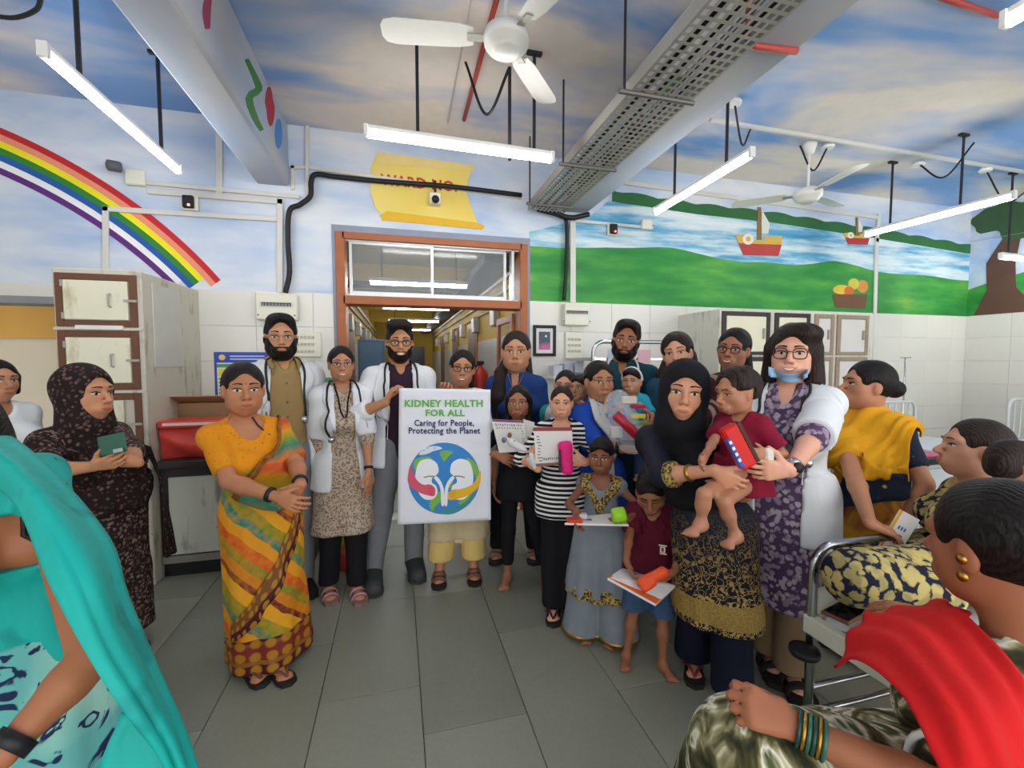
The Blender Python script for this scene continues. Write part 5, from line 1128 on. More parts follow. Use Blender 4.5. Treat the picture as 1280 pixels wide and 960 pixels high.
# bearded doctor, khaki shirt
P = Person('bearded doctor with glasses and khaki shirt under an open white coat', (350, 391), 2.7, 14, 58, hy=2, sex='m', skin='#b88765', b=1.0)
P.arm(-1); P.arm(1); P.body(); P.face(.35, lid=.85, brow=1.3); P.hair('short', .014, curl=.0035); P.beard(thick=.007); P.glasses(flat('#8a7a66', .3, .8, 0), rim=.0014)
P.garment('trousers', GREYT, pants=(.06, .02, .025), torso=False, sleeve=None, neck=None)
P.garment('shirt', KHAKI, .014, hem=.82, sleeve=(1.8, 1.8), neck=(.03, .03)); buttons(P, BRN, [.95, 1.05, 1.15, 1.25, 1.35])
P.garment('white_coat', WCOAT, .022, sleeve=(1.85, 1.85), neck=None, opening=[(1.62, .06), (1.45, .085), (1.1, .115), (.7, .14)], skirt=(.95, .66, .18, .22, .75, 5, .006), hem=.66, cutfn=lambda Q: np.maximum(1.52-Q[:, 2], 0)+fcone(P.nb, P.nb+V(0, 0, .2), .085, .09)(Q)); lapels(P, WCOAT, .075, .13, .4); stetho(P, -1, .3, .01)
P.drape('shirt_collar', KHAKI, [[(-.06, .0, 1.535), (-.05, .08, 1.50), (-.01, .12, 1.46)], [(-.1, .02, 1.50), (-.085, .1, 1.46), (-.05, .14, 1.41)]], 8, 4, .01, .5); P.drape('shirt_collar', KHAKI, [[(.06, .0, 1.535), (.05, .08, 1.50), (.01, .12, 1.46)], [(.1, .02, 1.50), (.085, .1, 1.46), (.05, .14, 1.41)]], 8, 4, .01, .5)
P.sandals(DKSOLE, BLK, 1., style='clog')
# small woman doctor
P = Person('small smiling woman doctor with round glasses, short-sleeved white coat and beige kurta', (426, 430), 2.79, 8, 47, hy=4, b=.82, skin='#a9785a', feet=[(411, 742), (446, 742)])
P.arm(1, (461, 590, 2.76), (.05, 1, -.05), (-1, 0, .3), 18); P.arm(-1, (400, 592, 2.85)); P.body(); P.face(.9); P.hair('tied', .010, tail=[((0, -.1, -.02), (0, -.11, -.13), .025, .02)]); P.glasses(flat('#6a5a50', .3, .6, 0), rim=.0013)
P.garment('trousers', BLK, pants=(.07, .012, .03), torso=False, sleeve=None, neck=None)
P.garment('kurta', BEIGEK, .01, sleeve=(1.28, 1.28), neck=(.08, .035), skirt=(.85, .4, .14, .2, .72, 7, .006), hem=.4); P.strand('lanyard', BLK, [(-.055, .05, 1.36), (-.03, .1, 1.25), (0, .13, 1.15), (.03, .1, 1.25), (.055, .05, 1.36)], .005, 24, .004)
P.garment('white_coat', WCOAT, .02, sleeve=(.98, .98), sflare=.012, neck=None, opening=[(1.5, .045), (1.3, .06), (1.05, .065), (.68, .09)], skirt=(.9, .68, .155, .2, .72, 5, .005), hem=.68, cutfn=lambda Q: fcone(P.nb, P.nb+V(0, 0, .2), .075, .08)(Q)); lapels(P, WCOAT, .055, .1, .3); stetho(P, 1, .34, .008)
P.band('bracelet', BLACK, 1, .88, .008, .004); P.sandals(flat('#8a6a66', .6), PINKS, 1.05)
# tall doctor holding banner corner
P = Person('tall smiling doctor with quiff and glasses holding the top corner of the banner', (499, 401), 3.0, 6, 52, hy=4, sex='m', skin='#af7d59', b=.95, feet=[(466, 727), (518, 712)])
P.arm(-1, (482, 503, 2.78), (.45, -.85, .0), (.8, .5, .3), (50, 55, 60, 60), hint=(-.8, -.1, -.8), thumb=(.2, .9, .6)); P.arm(1, (540, 600, 2.95)); P.body(); P.face(.85, brow=1.4); P.hair('quiff', .012, curl=.005); P.beard(thick=.0022, side=.035); P.glasses(BLACK, rim=.0022)
P.garment('trousers', GREYT, pants=(.06, .02, .025), torso=False, sleeve=None, neck=None); P.garment('shirt', DPURP, .014, hem=.82, sleeve=(1.2, 1.2), neck=(.09, .03))
P.garment('white_coat', WCOAT, .022, sleeve=(1.5, 1.7), sflare=.01, neck=None, opening=[(1.6, .055), (1.4, .08), (1.1, .095), (.75, .12)], skirt=(.95, .78, .18, .22, .75, 5, .006), hem=.78, cutfn=lambda Q: fcone(P.nb, P.nb+V(0, 0, .2), .085, .09)(Q)); lapels(P, WCOAT, .07, .125, .42); stetho(P, -1, .24, .01)
P.sandals(flat('#3a3a34', .7), flat('#35383c', .6), 1.25, style='clog')
# woman doctor behind the banner
P = Person('smiling woman doctor with black glasses standing behind the banner in cream trousers', (579, 435), 3.08, 2, 48, hr=4, b=.95, skin='#ab785a', feet=[(549, 722), (592, 718)])
P.arm(-1, (552, 492, 2.88), (.35, -.6, -.5), (.1, .4, -.9), 45, hint=(-.9, .2, -.6)); P.arm(1, (614, 585, 2.9), (-.1, 1, -.2), (-1, 0, .2), 35, hint=(.9, -.3, -.4)); P.body(); P.face(1.); P.hair('tied', .010, tail=[((.03, -.08, -.03), (.075, -.03, -.12), .025, .022), ((.075, -.03, -.12), (.09, .02, -.22), .022, .014)]); P.glasses(BLACK, rim=.002)
P.garment('trousers', YELP, pants=(.13, .03, .055), torso=False, sleeve=None, neck=None); P.garment('kurta', BEIGE, .012, sleeve=(1.5, 1.5), neck=(.07, .05), skirt=(.85, .27, .15, .2, .75, 8, .008), hem=.27)
P.garment('kurta_lace', flat('#d9cba6', .9), .016, sleeve=None, torso=False, neck=None, skirt=(.30, .235, .2, .205, .75, 24, .006), hem=.235, wr=0, keep=False)
P.garment('white_coat', WCOAT, .022, sleeve=(1.6, 1.6), neck=None, opening=[(1.6, .05), (1.3, .07), (.8, .09)], hem=.8, cutfn=lambda Q: fcone(P.nb, P.nb+V(0, 0, .2), .08, .085)(Q)); lapels(P, WCOAT, .055, .1, .3); P.sandals(DKSOLE, flat('#7a5248', .6), 1.1)
# woman in blue
P = Person('stout woman in blue kurta with long dark hair behind the schoolgirls', (645, 411), 3.28, -4, 54, hy=-3, bust=.75, b=1.25, fat=.9, skin='#b48363', feet=[(622, 693), (668, 693)])
P.arm(-1, (618, 600, 3.15)); P.arm(1, (690, 600, 3.2)); P.body(); P.face(.2); P.hair('tied', .01, mat=HAIRB, tail=[((-.05, -.05, -.03), (-.085, .0, -.12), .03, .04), ((-.085, .0, -.12), (-.1, .06, -.26), .04, .045), ((-.1, .06, -.26), (-.1, .07, -.4), .045, .02), ((.06, -.05, -.03), (.08, -.02, -.14), .03, .02)])
P.garment('trousers', BLK, pants=(.06, .015, .02), torso=False, sleeve=None, neck=None); P.garment('kurta', BLUE, .016, sleeve=(1.3, 1.3), neck=(.13, .028), skirt=(.9, .5, .2, .26, .75, 7, .006), hem=.5); P.strand('necklace', GOLDM, [(-.07, .05, 1.43), (0, .15, 1.28), (.07, .05, 1.43)], .0025, 16, .003)
P.sandals(DKSOLE, flat('#9a7a70', .6), 1.1)
# girl in black
P = Person('girl in black with loose long hair holding calendar and white plush toy', (648, 479), 2.88, -4, 45, child=.4, b=.88, skin='#926348', feet=[(634, 728), (682, 728)])
P.arm(-1, (620, 568, 2.72), (.85, .35, -.1), (.1, .3, .95), 18, hint=(-.9, -.2, -.5)); P.arm(1, (690, 575, 2.78), (-.8, .1, -.3), (-.2, 0, 1), 30)
P.body(footdir=[im(-.2, 0, -1), im(0, 0, -1)]); P.face(.15); P.hair('bob', .006, tail=[((-.07, -.03, -.05), (-.075, -.01, -.14), .022, .02), ((.07, -.03, -.05), (.075, -.01, -.15), .022, .02)])
P.garment('trousers', BLK, pants=(.13, .012, .015), torso=False, sleeve=None, neck=None); P.garment('top', BLK, .012, sleeve=(1.05, 1.05), neck=(.05, .04), skirt=(.72, .58, .13, .15, .75, 5, .004), hem=.58)
# girl in striped top
P = Person('girl with tied hair in black and white striped top holding calendar and pink case', (702, 480), 2.6, 0, 44, child=.4, b=.88, skin='#ce9a7c', feet=[(692, 765), (714, 768)])
P.arm(-1, (672, 586, 2.42), (-.2, -.8, -.2), (.6, -.2, .9), 40, hint=(-.9, -.1, -.6)); P.arm(1, (731, 578, 2.42), (-.85, -.15, -.1), (-.2, 0, .95), 30, hint=(.9, -.2, -.5))
P.body(); P.face(.15, lid=1.05); P.hair('tied', .004, mat=HAIRB, bun=(0, -.1, .02, .03))
P.garment('trousers', BLK, pants=(.05, .02, .05), torso=False, sleeve=None, neck=None); P.garment('striped_top', TEEST, .018, sleeve=(1.25, 1.25), neck=(.02, .06), skirt=(.75, .57, .145, .16, .78, 4, .003), hem=.57, sflare=.008); P.sandals(DKSOLE, BLACK, 1.15, style='flip')
# half-hidden girl and infant behind
P = Person('half-hidden woman in teal with tied hair behind the striped girl', (708, 460), 3.08, -8, 42, hr=5, b=.85, skin='#bd8a6d', child=.2)
P.arm(1, (722, 530, 2.95), (.7, -.5, -.3), (0, 0, 1), 30); P.arm(-1); P.body(); P.face(.1); P.hair('tied', .005, bun=(0, -.1, .0, .035)); P.garment('kameez', TEALP2, .014, sleeve=(1.6, 1.6), neck=(.03, .05), skirt=(.8, .3, .15, .22, .75, 6, .006), hem=.3); P.garment('trousers', WHITEC, pants=(.06, .02, .03), torso=False, sleeve=None, neck=None)
P.drape('white_dupatta', cloth('#c9cfcf', .2, 30), [[(-.13, .12, .95), (-.12, .12, 1.15), (-.08, .02, 1.26)], [(-.03, .16, .95), (-.04, .14, 1.12), (-.05, .02, 1.26)]], 14, 8, .01, .8, (.01, 3)); P.sandals(DKSOLE, BRN)
def infant(label, top, d, hpx, hy, skin, shirt, hairm, hipdz, knees, ankles, yaw, hp=0, hr=0, s_=.78, arms=None, pantsm=None):
    T = atD(*top, d); P = Person(label, top, d, yaw, hpx, hy=hy, hp=hp, hr=hr, H=s_, child=1, b=1.05, skin=skin, seat=T[2]-hipdz-.045, lowbase=(T[0], T[1], T[2]-hipdz-.1), feet=[tuple(k) for k in ankles], sw=.95)
    P.legs = [(h_, np.asarray(a_)) for (h_, _), a_ in zip(P.legs, ankles)]; P.leg_chain([np.asarray(k) for k in knees])
    for e, w in zip((-1, 1), arms): P.arm(e, w)
    fd = [nrm(im(-.5, .75, -.6)), nrm(im(-.5, .75, -.6))]
    P.body(hh=.008); P.hairm = hairm; P.garment('shirt', shirt, .012, sleeve=(.8, .8), sflare=.012, neck=(.0, .03), hem=P.zh-.02, h=.008, wr=.002)
    if pantsm: P.garment('trousers', pantsm, pants=(-5., .012, .012), torso=False, sleeve=None, neck=None, h=.008)
    return P
a = atD(724, 500, 2.96); I = infant('small infant with thin brown hair held behind the striped girl', (725, 466), 2.93, 34, -30, '#a87c60', cloth('#2c4a9a', .1), HAIRB, .32, [a+V(.0, -.1, -.2), a+V(.1, -.1, -.2)], [a+V(.0, -.08, -.34), a+V(.1, -.08, -.34)], -20, arms=[(716, 505, 2.85), (735, 510, 2.85)], pantsm=cloth('#c9cfcf', .1))
I.face(0); I.hair('boy', .0025, HAIRB)
# woman in royal blue with white dupatta
P = Person('woman in royal blue kameez with white dupatta holding wrapped gift bag', (749, 448), 2.68, 24, 54, hy=20, b=1.05, fat=.3, skin='#a27254')
P.arm(-1, (798, 562, 2.42), (.85, -.35, -.1), (0, -.6, .8), 35, hint=(-.8, .0, -.9)); P.arm(1, (800, 545, 2.55), (.3, -.6, -.3), (-.3, 0, 1), 30); P.body(); P.face(.35); P.hair('tied', .010, bun=(0, -.1, -.03, .04))
P.garment('kameez', ROYAL, .014, sleeve=(1.25, 1.25), neck=(.06, .05), skirt=(.85, .3, .16, .24, .72, 7, .008), hem=.3); P.garment('trousers', cloth('#8f9498', .1), pants=(.06, .02, .03), torso=False, sleeve=None, neck=None)
P.drape('white_dupatta', cloth('#c4c6c6', .08), [[(-.05, .2, .3), (-.05, .2, .7), (-.02, .16, 1.0), (-.07, .09, 1.2), (-.05, -.02, 1.3), (.04, -.06, 1.31)], [(.06, .22, .3), (.05, .2, .7), (.06, .17, 1.0), (.03, .13, 1.14), (-.01, .05, 1.26), (.07, -.02, 1.3)]], 30, 9, .012, .7, (.014, 3)); P.band('bangle', BLACK, -1, .5, .01, .008); P.sandals(DKSOLE, BRN)
# infant with headband
a = atD(795, 520, 2.72); I = infant('baby with white headband and cyan top held up beside the royal blue woman', (790, 457), 2.72, 37, -14, '#b4866a', CYAN, HAIR, .34, [a+V(-.04, -.12, -.2), a+V(.1, -.12, -.2)], [a+V(-.04, -.1, -.34), a+V(.1, -.1, -.34)], -5, arms=[(772, 510, 2.6), (806, 512, 2.6)], pantsm=cloth('#3a4a6a', .1))
I.face(0, lid=1.25); I.hair('boy', .003); MB().tube(I.hw([(.083*math.cos(t), -.01+.02*math.sin(t), .02+.1*math.sin(t)) for t in np.linspace(-.1, math.pi+.1, 20)]), .007, 6).build('headband', WHITE, I.root, True)
# teal scrub doctor
P = Person('bearded doctor in dark teal scrubs with white earphones behind the baby', (786, 399), 3.05, 0, 52, hr=8, sex='m', skin='#946245', b=.98)
P.arm(-1); P.arm(1, (838, 570, 2.95)); P.body(); P.face(.3, brow=1.4); P.hair('short', .018, curl=.0045); P.beard(thick=.005); P.garment('scrub_top', TEALSC, .02, sleeve=(.85, .85), neck=(.13, .03), hem=.75, sflare=.02); P.garment('trousers', TEALSC, pants=(.05, .03, .04), torso=False, sleeve=None, neck=None); stetho(P, 1, .3, .01, WHITE); P.sandals(DKSOLE, BLK, style='clog')
# woman in teal with loose hair
P = Person('smiling woman in dark teal with loose wavy hair behind the black hijab', (843, 413), 2.78, -8, 54, hr=-9, b=1., skin='#ca9778')
P.arm(-1); P.arm(1); P.body(); P.face(.9); P.hair('tied', .015, HAIRB, tail=[((-.05, -.06, -.02), (-.09, -.04, -.12), .04, .05), ((-.09, -.04, -.12), (-.11, .0, -.26), .05, .04), ((.05, -.07, -.02), (.06, -.07, -.2), .045, .05)])
P.garment('kurta', cloth('#234a60', .12), .016, sleeve=(1.4, 1.4), neck=(.06, .05), skirt=(.9, .4, .17, .23, .75, 6, .006), hem=.4); P.garment('trousers', BLK, pants=(.06, .02, .03), torso=False, sleeve=None, neck=None); P.sandals(DKSOLE, BRN)
# girl in grey dress
P = Person('small girl in grey georgette dress with gold neckline holding a tray-like book', (752, 545), 2.3, -8, 48, child=.55, b=.9, skin='#7a5039', H=1.1)
P.arm(-1, (722, 640, 2.1), (-.1, .5, -.6), (.6, -.7, 0), 25, hint=(-.9, -.3, -.5)); P.arm(1, (786, 648, 2.1), (-.7, .1, -.4), (-.2, -.8, .2), 25, hint=(.9, -.3, -.5)); P.body(); P.face(.15, brow=1.1); P.hair('boy', .010); 
P.garment('dress', GREYD, .012, sleeve=(.06, .06), neck=(.05, .06), skirt=(.66, .27, .125, .19, .82, 9, .008), hem=.27, h=.009)
P.garment('flared_trousers', GREYD, torso=False, sleeve=None, neck=None, keep=False, hem=.035, h=.009, extra=lambda L: [L.u(fcone(P.legs[i][0]+V(0, 0, -.05), P.legs[i][1]*V(1, 1, 0)+P.rt*e*.04+V(0, 0, .0), .085, .115), .01) for i, e in ((0, -1), (1, 1))])
P.garment('gold_hem', GOLDM, torso=False, sleeve=None, neck=None, keep=False, hem=.03, h=.008, wr=0, extra=lambda L: [L.u(fcone(P.legs[i][0]+V(0, 0, -.05), P.legs[i][1]*V(1, 1, 0)+P.rt*e*.04+V(0, 0, .0), .087, .119), .01) for i, e in ((0, -1), (1, 1))], cutfn=lambda Q: .055-Q[:, 2])
P.garment('gold_border', YOKE, torso=False, sleeve=None, neck=None, keep=False, wr=0, skirt=(.31, .265, .183, .194, .82, 9, .008), hem=.265, h=.008)
n0 = P.nb-V(P.base[0], P.base[1], 0); nx, ny, nz_ = n0 @ P.rt, n0 @ P.fw, P.nb[2]
for e in (-1, 1): P.drape('gold_neckline', YOKE, [[(nx+e*.062, ny, nz_-.01), (nx+e*.05, ny+.08, nz_-.05), (nx, ny+.1, nz_-.12)], [(nx+e*.1, ny, nz_-.02), (nx+e*.09, ny+.07, nz_-.07), (nx, ny+.1, nz_-.19)]], 14, 6, .004)
# boy in maroon
P = Person('small barefoot boy in maroon polo shirt and denim shorts looking down', (812, 590), 2.06, -4, 58, hp=24, hr=-3, child=.9, b=1.15, skin='#8a5b41', H=.97, feet=[(783, 826), (828, 838)])
P.arm(-1, (783, 700, 1.95), (.2, .6, -.5), (.7, -.6, 0), 30, hint=(-.9, -.3, -.3)); P.arm(1, (842, 715, 1.95), (-.7, .3, -.3), (-.3, -.4, .6), 30, hint=(.9, -.3, -.3)); P.body(footdir=[im(-.35, 0, -1), im(.3, 0, -1)], hh=.0095); P.face(.15, closed=True); P.hair('boy', .012)
P.garment('shorts', DENIM, pants=(.27, .022, .04), sleeve=None, neck=None, torso=False, h=.009); P.garment('polo_shirt', MAROON, .014, sleeve=(.75, .75), sflare=.015, neck=(.02, .045), skirt=(.5, .4, .11, .125, .82, 4, .003), hem=.4, h=.009)
P.drape('polo_collar', MAROON, [[(-.04, .03, .735), (-.02, .075, .70)], [(-.065, .04, .71), (-.05, .09, .67)]], 6, 4, .008, .6); P.drape('polo_collar', MAROON, [[(.04, .03, .735), (.02, .075, .70)], [(.065, .04, .71), (.05, .09, .67)]], 6, 4, .008, .6)
q = P.project(np.array([P.pt(.05, .1, .6)]), .004)[0]; b_ = MB().obox(q, P.rt*.012, V(0, 0, .014), P.fw*.0012).build('chest_emblem', WHITE, P.root); MB().obox(q+P.fw*.001, P.rt*.006, V(0, 0, .009), P.fw*.001).build('emblem_mark', RED, b_)
for dz in (.02, -.02): MB().obox(q+V(0, 0, dz), P.rt*.019, V(0, 0, .003), P.fw*.0012).build('emblem_line', WHITE, P.root)
# woman in black hijab
P = Person('woman in black hijab and navy dress with gold embroidery carrying the toddler', (860, 446), 1.93, 10, 82, hy=4, hr=6, b=.95, skin='#c08c6e', H=1.5, feet=[(866, 832), (914, 880)], hip=(.16, 0))
P.arm(-1, (893, 588, 1.62), (.75, .55, -.1), (.3, -.2, .9), 28, hint=(-.9, -.1, -.7)); P.arm(1, (925, 592, 1.7), (-.7, .4, -.2), (-.3, -.2, .9), 25, hint=(.9, 0, -.6)); P.body(footdir=[im(-.35, 0, -1), im(.05, 0, -1)]); P.face(.1, brow=.9)
P.garment('trousers', NAVY2, pants=(.06, .02, .055), torso=False, sleeve=None, neck=None)
P.garment('embroidered_dress', GOLD, .016, sleeve=(1.3, 1.3), neck=(.05, .05), skirt=(.85, .34, .145, .175, .78, 7, .006, (.02, .02)), hem=.34); P.garment('gold_yoke', YOKE, .02, sleeve=None, neck=(.05, .05), hem=.98, keep=False, cutfn=lambda Q: np.maximum(np.maximum(np.abs(P.loc(Q)[0])-.0, -P.loc(Q)[1]+.02)*0+(np.abs(P.loc(Q)[0])-9), -1) if 0 else np.maximum(.09-np.abs(P.loc(Q)[0]), .0)*0+np.where((np.abs(P.loc(Q)[0]) < .1) & (P.loc(Q)[1] > .03), 1., -1.).astype(np.float32))
P.garment('gold_cuff', YOKE, .02, torso=False, sleeve=None, neck=None, keep=False, h=.008, wr=0, extra=lambda L: L.u(fcone(lerp(P.armd[-1][1], P.armd[-1][2], .2), lerp(P.armd[-1][1], P.armd[-1][2], .33), .037*P.ak+.02, .034*P.ak+.02, None, (lerp(P.armd[-1][1], P.armd[-1][2], .3), nrm(P.armd[-1][2]-P.armd[-1][1]))), 0))
def hijab(P, mat, name='hijab', face=(.058, .082), vol=.018, shoulders=True, nb_drop=.2, wdt=.17):
    k = P.hk; L = S(); inv = lambda Q: np.stack([(Q-P.hc) @ P.hs/k, (Q-P.hc) @ P.hf/k, (Q-P.hc) @ P.hu/k], 1).astype(np.float32)
    H_ = S(); H_.u(fell((0, -.014, .026), (.076+vol, .096+vol, .088+vol))); H_.u(fcone((0, -.005, -.02), (0, 0, -.12), .074+vol*.6, .078+vol), .03); H_.sub(fell((0, .105, -.018), (face[0], .09, face[1])), .012)
    L.u(lambda Q: H_(inv(Q))*k, 0); s = P.s
    if shoulders:
        L.u(fcone(P.nb+V(0, 0, .03), P.mid(P.zs-nb_drop*s)+P.fw*.03, .085*s, wdt*s*P.b, (P.fw, .75)), .04); L.u(fcone(P.shj[-1]+V(0, 0, -.02), P.shj[1]+V(0, 0, -.02), .078*s, .078*s), .04)
        L.u(fcone(P.mid(P.zs-.1*s)+P.fw*.1*s, P.mid(P.zs-.22*s)+P.fw*.13*s, .08*s, .06*s), .05)
        zc = P.zs-nb_drop*s*1.35; L.i(lambda Q: (np.float32(zc)-Q[:, 2]-.35*np.abs(P.loc(Q)[0])), .02)
    L.sub(lambda Q: H2(inv(Q))*k, .006) if 0 else None
    v, f = sdfmesh(L, P.hc-V(.45, .45, .75)*s, P.hc+V(.45, .45, .22)*s, .009, 1); v = wrinkle(v, f, .004, 26); return MB().add(v, f).build(name, mat, P.root, True)
hijab(P, BLK); P.band('bangle', GOLDM, -1, .55, .006, .006); P.sandals(DKSOLE, REDB, 1.1, footdir=[im(-.35, 0, -1), im(.05, 0, -1)], style='flip')
# toddler in maroon
a = atD(895, 600, 1.66); I = infant('crying toddler in maroon dress carried by the woman in black hijab', (918, 456), 1.76, 64, -48, '#a37358', MAROON2, HAIRB, .47, [atD(880, 618, 1.52), atD(905, 628, 1.56)], [atD(876, 655, 1.54), atD(920, 670, 1.58)], -25, hp=8, s_=.86, arms=[(880, 572, 1.6), (957, 568, 1.62)])
I.face(0, lid=.5, brow=.7); I.hair('curly', .012, HAIRB, curl=.008, low=-.04); I.garment('maroon_skirt', MAROON2, torso=False, sleeve=None, neck=None, h=.008, skirt=(I.zh+.08, I.zh-.045, .105, .135, .85, 5, .004), hem=I.zh-.045)
I.strand('ankle_thread', RED, [(.0, .12, I.zh-.09), (.02, .13, I.zh-.12)], .004, 6)
# woman with glasses behind the toddler
P = Person('smiling woman with dark glasses and plaid maroon top behind the toddler', (920, 407), 2.55, -14, 56, hr=5, b=.95, skin='#9d6b52')
P.arm(-1); P.arm(1); P.body(); P.face(.95); P.hair('tied', .010, tail=[((.06, -.06, -.03), (.085, -.02, -.13), .025, .03), ((.085, -.02, -.13), (.09, .03, -.25), .03, .02)]); P.glasses(BLACK, rim=.0022, w=.022, hgt=.018)
P.garment('kurta', PLAID, .014, sleeve=(1.4, 1.4), neck=(.05, .055), skirt=(.9, .4, .16, .22, .75, 6, .006), hem=.4); P.garment('trousers', BLK, pants=(.06, .02, .03), torso=False, sleeve=None, neck=None); P.sandals(DKSOLE, BRN, 1.1)
# doctor in purple kurta
P = Person('smiling woman doctor in purple paisley kurta and white coat with blue mask under chin', (993, 402), 2.06, -14, 74, hy=-4, hr=2, b=1.08, fat=.35, skin='#d39f87', feet=[(960, 826), (988, 850)])
P.arm(1, (988, 588, 1.6), (-1, .0, .0), (-.1, -.1, 1), (25, 30, 35, 40), hint=(.9, -.35, -.5), thumb=(.8, .5, .2)); P.arm(-1, (935, 560, 2.0)); P.body(footdir=[im(-.3, 0, -1), im(-.25, 0, -1)]); P.face(.9, brow=1.1); P.hair('side', .016, HAIRB, curl=.007); P.glasses(flat('#2c2222', .3), rim=.0021, w=.024, hgt=.0215)
P.garment('trousers', KHP, pants=(.06, .02, .04), torso=False, sleeve=None, neck=None); P.garment('kurta', PURPLE, .014, sleeve=(1.2, 1.2), neck=(.12, .035), skirt=(.9, .34, .175, .205, .8, 6, .006), hem=.34)
P.garment('white_coat', WCOAT, .024, sleeve=(.95, .95), sflare=.02, neck=None, opening=[(1.6, .06), (1.4, .08), (1.1, .09), (.6, .1)], skirt=(.95, .66, .19, .225, .8, 5, .008), hem=.66, cutfn=lambda Q: fcone(P.nb, P.nb+V(0, 0, .2), .09, .095)(Q)); lapels(P, WCOAT, .085, .15, .42); stetho(P, -1, .3, .01)
m = MB(); m.grid([[P.hw([(x, float(P.fy([x], [max(-.1, z)])[0])+.006-.03*max(0, abs(x)-.05)*6, z+.03*(abs(x)/.07)**2)])[0] for x in np.linspace(-.066, .066, 13)] for z in (-.082, -.09, -.1, -.108, -.116)]); m.build('face_mask', flat('#8fb9dc', .8), P.root, True, solid=.004)
for e in (-1, 1): MB().tube(P.hw([(e*.066, .03, -.062), (e*.076, .0, -.03), (e*.08, -.015, .01)]), .0018, 5).build('mask_loop', WHITE, P.root)
P.band('wristwatch', SILV, 1, .9, .01, .006); sh, el, w_ = P.armd[1]; q = lerp(el, w_, .9)+im(0, -.1, -1)*.03; MB().lathe(q, [(.0, -.004), (.019, -.004), (.019, .006), (.0, .007)], 16, tuple(im(0, -.2, -1))).build('watch_face', BLACK, P.root, True)
P.sandals(DKSOLE, DKSOLE, 1.25, footdir=[im(-.3, 0, -1), im(-.25, 0, -1)])
# mustard sari woman
P = Person('woman in mustard sari with hair bun looking left, standing beyond the bed', (1089, 447), 2.2, -28, 66, hy=-62, hp=-6, b=1.15, fat=.6, skin='#ab785a', H=1.5, hip=(.0, 0))
P.arm(1, (1128, 660, 2.0), (-.6, .5, -.2), (-.3, 0, 1), 30, hint=(.9, -.2, -.4)); P.arm(-1, (1088, 655, 1.72), (.8, .3, -.2), (.1, 1, .2), 40); P.body(); P.face(.15, gaze=(-.003, .001), bindi=flat('#6a1520', .5, 0, 0)); P.hair('tied', .010, bun=(0, -.115, -.0, .042)); P.garment('blouse', NAVYB, .012, hem=.98, sleeve=(.7, .7), neck=(.07, .07))
P.garment('sari_skirt', TIED, .014, skirt=(.86, .03, .17, .21, .82, 9, .01), sleeve=None, neck=None, hem=.03, cutfn=lambda Q: .98-Q[:, 2]); P.outer = S().u(P.bsdf, 0).u(P.outer, 0)
P.drape('mustard_pallu', MUST, [[(-.2, .1, .98), (-.13, .18, 1.06), (-.09, .12, 1.16), (-.06, .03, 1.26), (-.06, -.08, 1.24)], [(-.05, .24, .93), (-.02, .22, 1.03), (.03, .16, 1.14), (.08, .03, 1.28), (.08, -.1, 1.2)], [(.14, .2, .92), (.15, .2, 1.02), (.16, .15, 1.12), (.17, .04, 1.24), (.17, -.1, 1.18)], [(.22, .1, .95), (.22, .1, 1.04), (.22, .08, 1.13), (.225, .02, 1.2), (.23, -.08, 1.14)]], 24, 22, .018, .6, (.018, 5))
P.drape('navy_sash', NAVYB, [[(-.24, .1, .86), (-.1, .24, .86), (.08, .24, .92), (.22, .1, .98)], [(-.24, .1, .76), (-.1, .25, .76), (.08, .25, .8), (.24, .1, .88)]], 16, 6, .02, .8); P.strand('necklace', BLACK, [(-.07, .03, 1.27), (0, .13, 1.18), (.07, .03, 1.27)], .004, 16, .004); P.sandals(DKSOLE, BRN)
# person at far left edge
P = Person('person in white coat with dark hair cut by the left edge, behind the brown dupatta', (-6, 446), 2.55, 30, 56, hy=25, b=1.1, skin='#a9785a'); P.arm(1); P.arm(-1); P.body(); P.face(.15); P.hair('bob', .01); P.garment('white_top', WCOAT, .02, sleeve=(1.5, 1.5), neck=(.05, .05), skirt=(.9, .4, .17, .23, .75, 6, .006), hem=.4); P.garment('trousers', GREYT, pants=(.06, .02, .03), torso=False, sleeve=None, neck=None); P.sandals(DKSOLE, BRN)
# woman with brown dupatta
P = Person('woman in dark brown floral dupatta over her head, holding a green phone', (104, 452), 2.12, 22, 74, hy=42, b=1.1, fat=.5, skin='#bb8662', H=1.5, hip=(.06, 0))
P.arm(-1, (118, 583, 1.85), (.9, -.2, -.1), (.2, -.6, .6), 35, hint=(-.9, -.1, -.6)); P.arm(1, (172, 578, 1.9), (-.85, -.1, -.1), (-.1, -.5, .7), 35, hint=(.9, -.2, -.5)); P.body(); P.face(.25, gaze=(.002, 0)); P.hair('tied', .010)
P.garment('dress', BROWND, .016, sleeve=(1.4, 1.4), neck=(.05, .06), skirt=(.86, .1, .17, .2, .8, 8, .008), hem=.1); hijab(P, BROWNF, 'dupatta', (.066, .094), .016, True, .28, .21)
P.drape('dupatta_end', BROWNF, [[(.15, .14, 1.05), (.19, .14, .85), (.2, .12, .6), (.22, .1, .42)], [(.19, -.05, 1.05), (.27, -.03, .85), (.3, .0, .6), (.32, .02, .4)]], 18, 8, .012, None, (.015, 2)); P.drape('dupatta_front', BROWNF, [[(-.26, .08, 1.12), (-.1, .22, .98), (.1, .22, .96), (.25, .1, 1.05)], [(-.26, .1, 1.0), (-.1, .24, .84), (.1, .24, .82), (.27, .1, .95)]], 22, 12, .02, .7, (.018, 3)); P.sandals(DKSOLE, BRN)
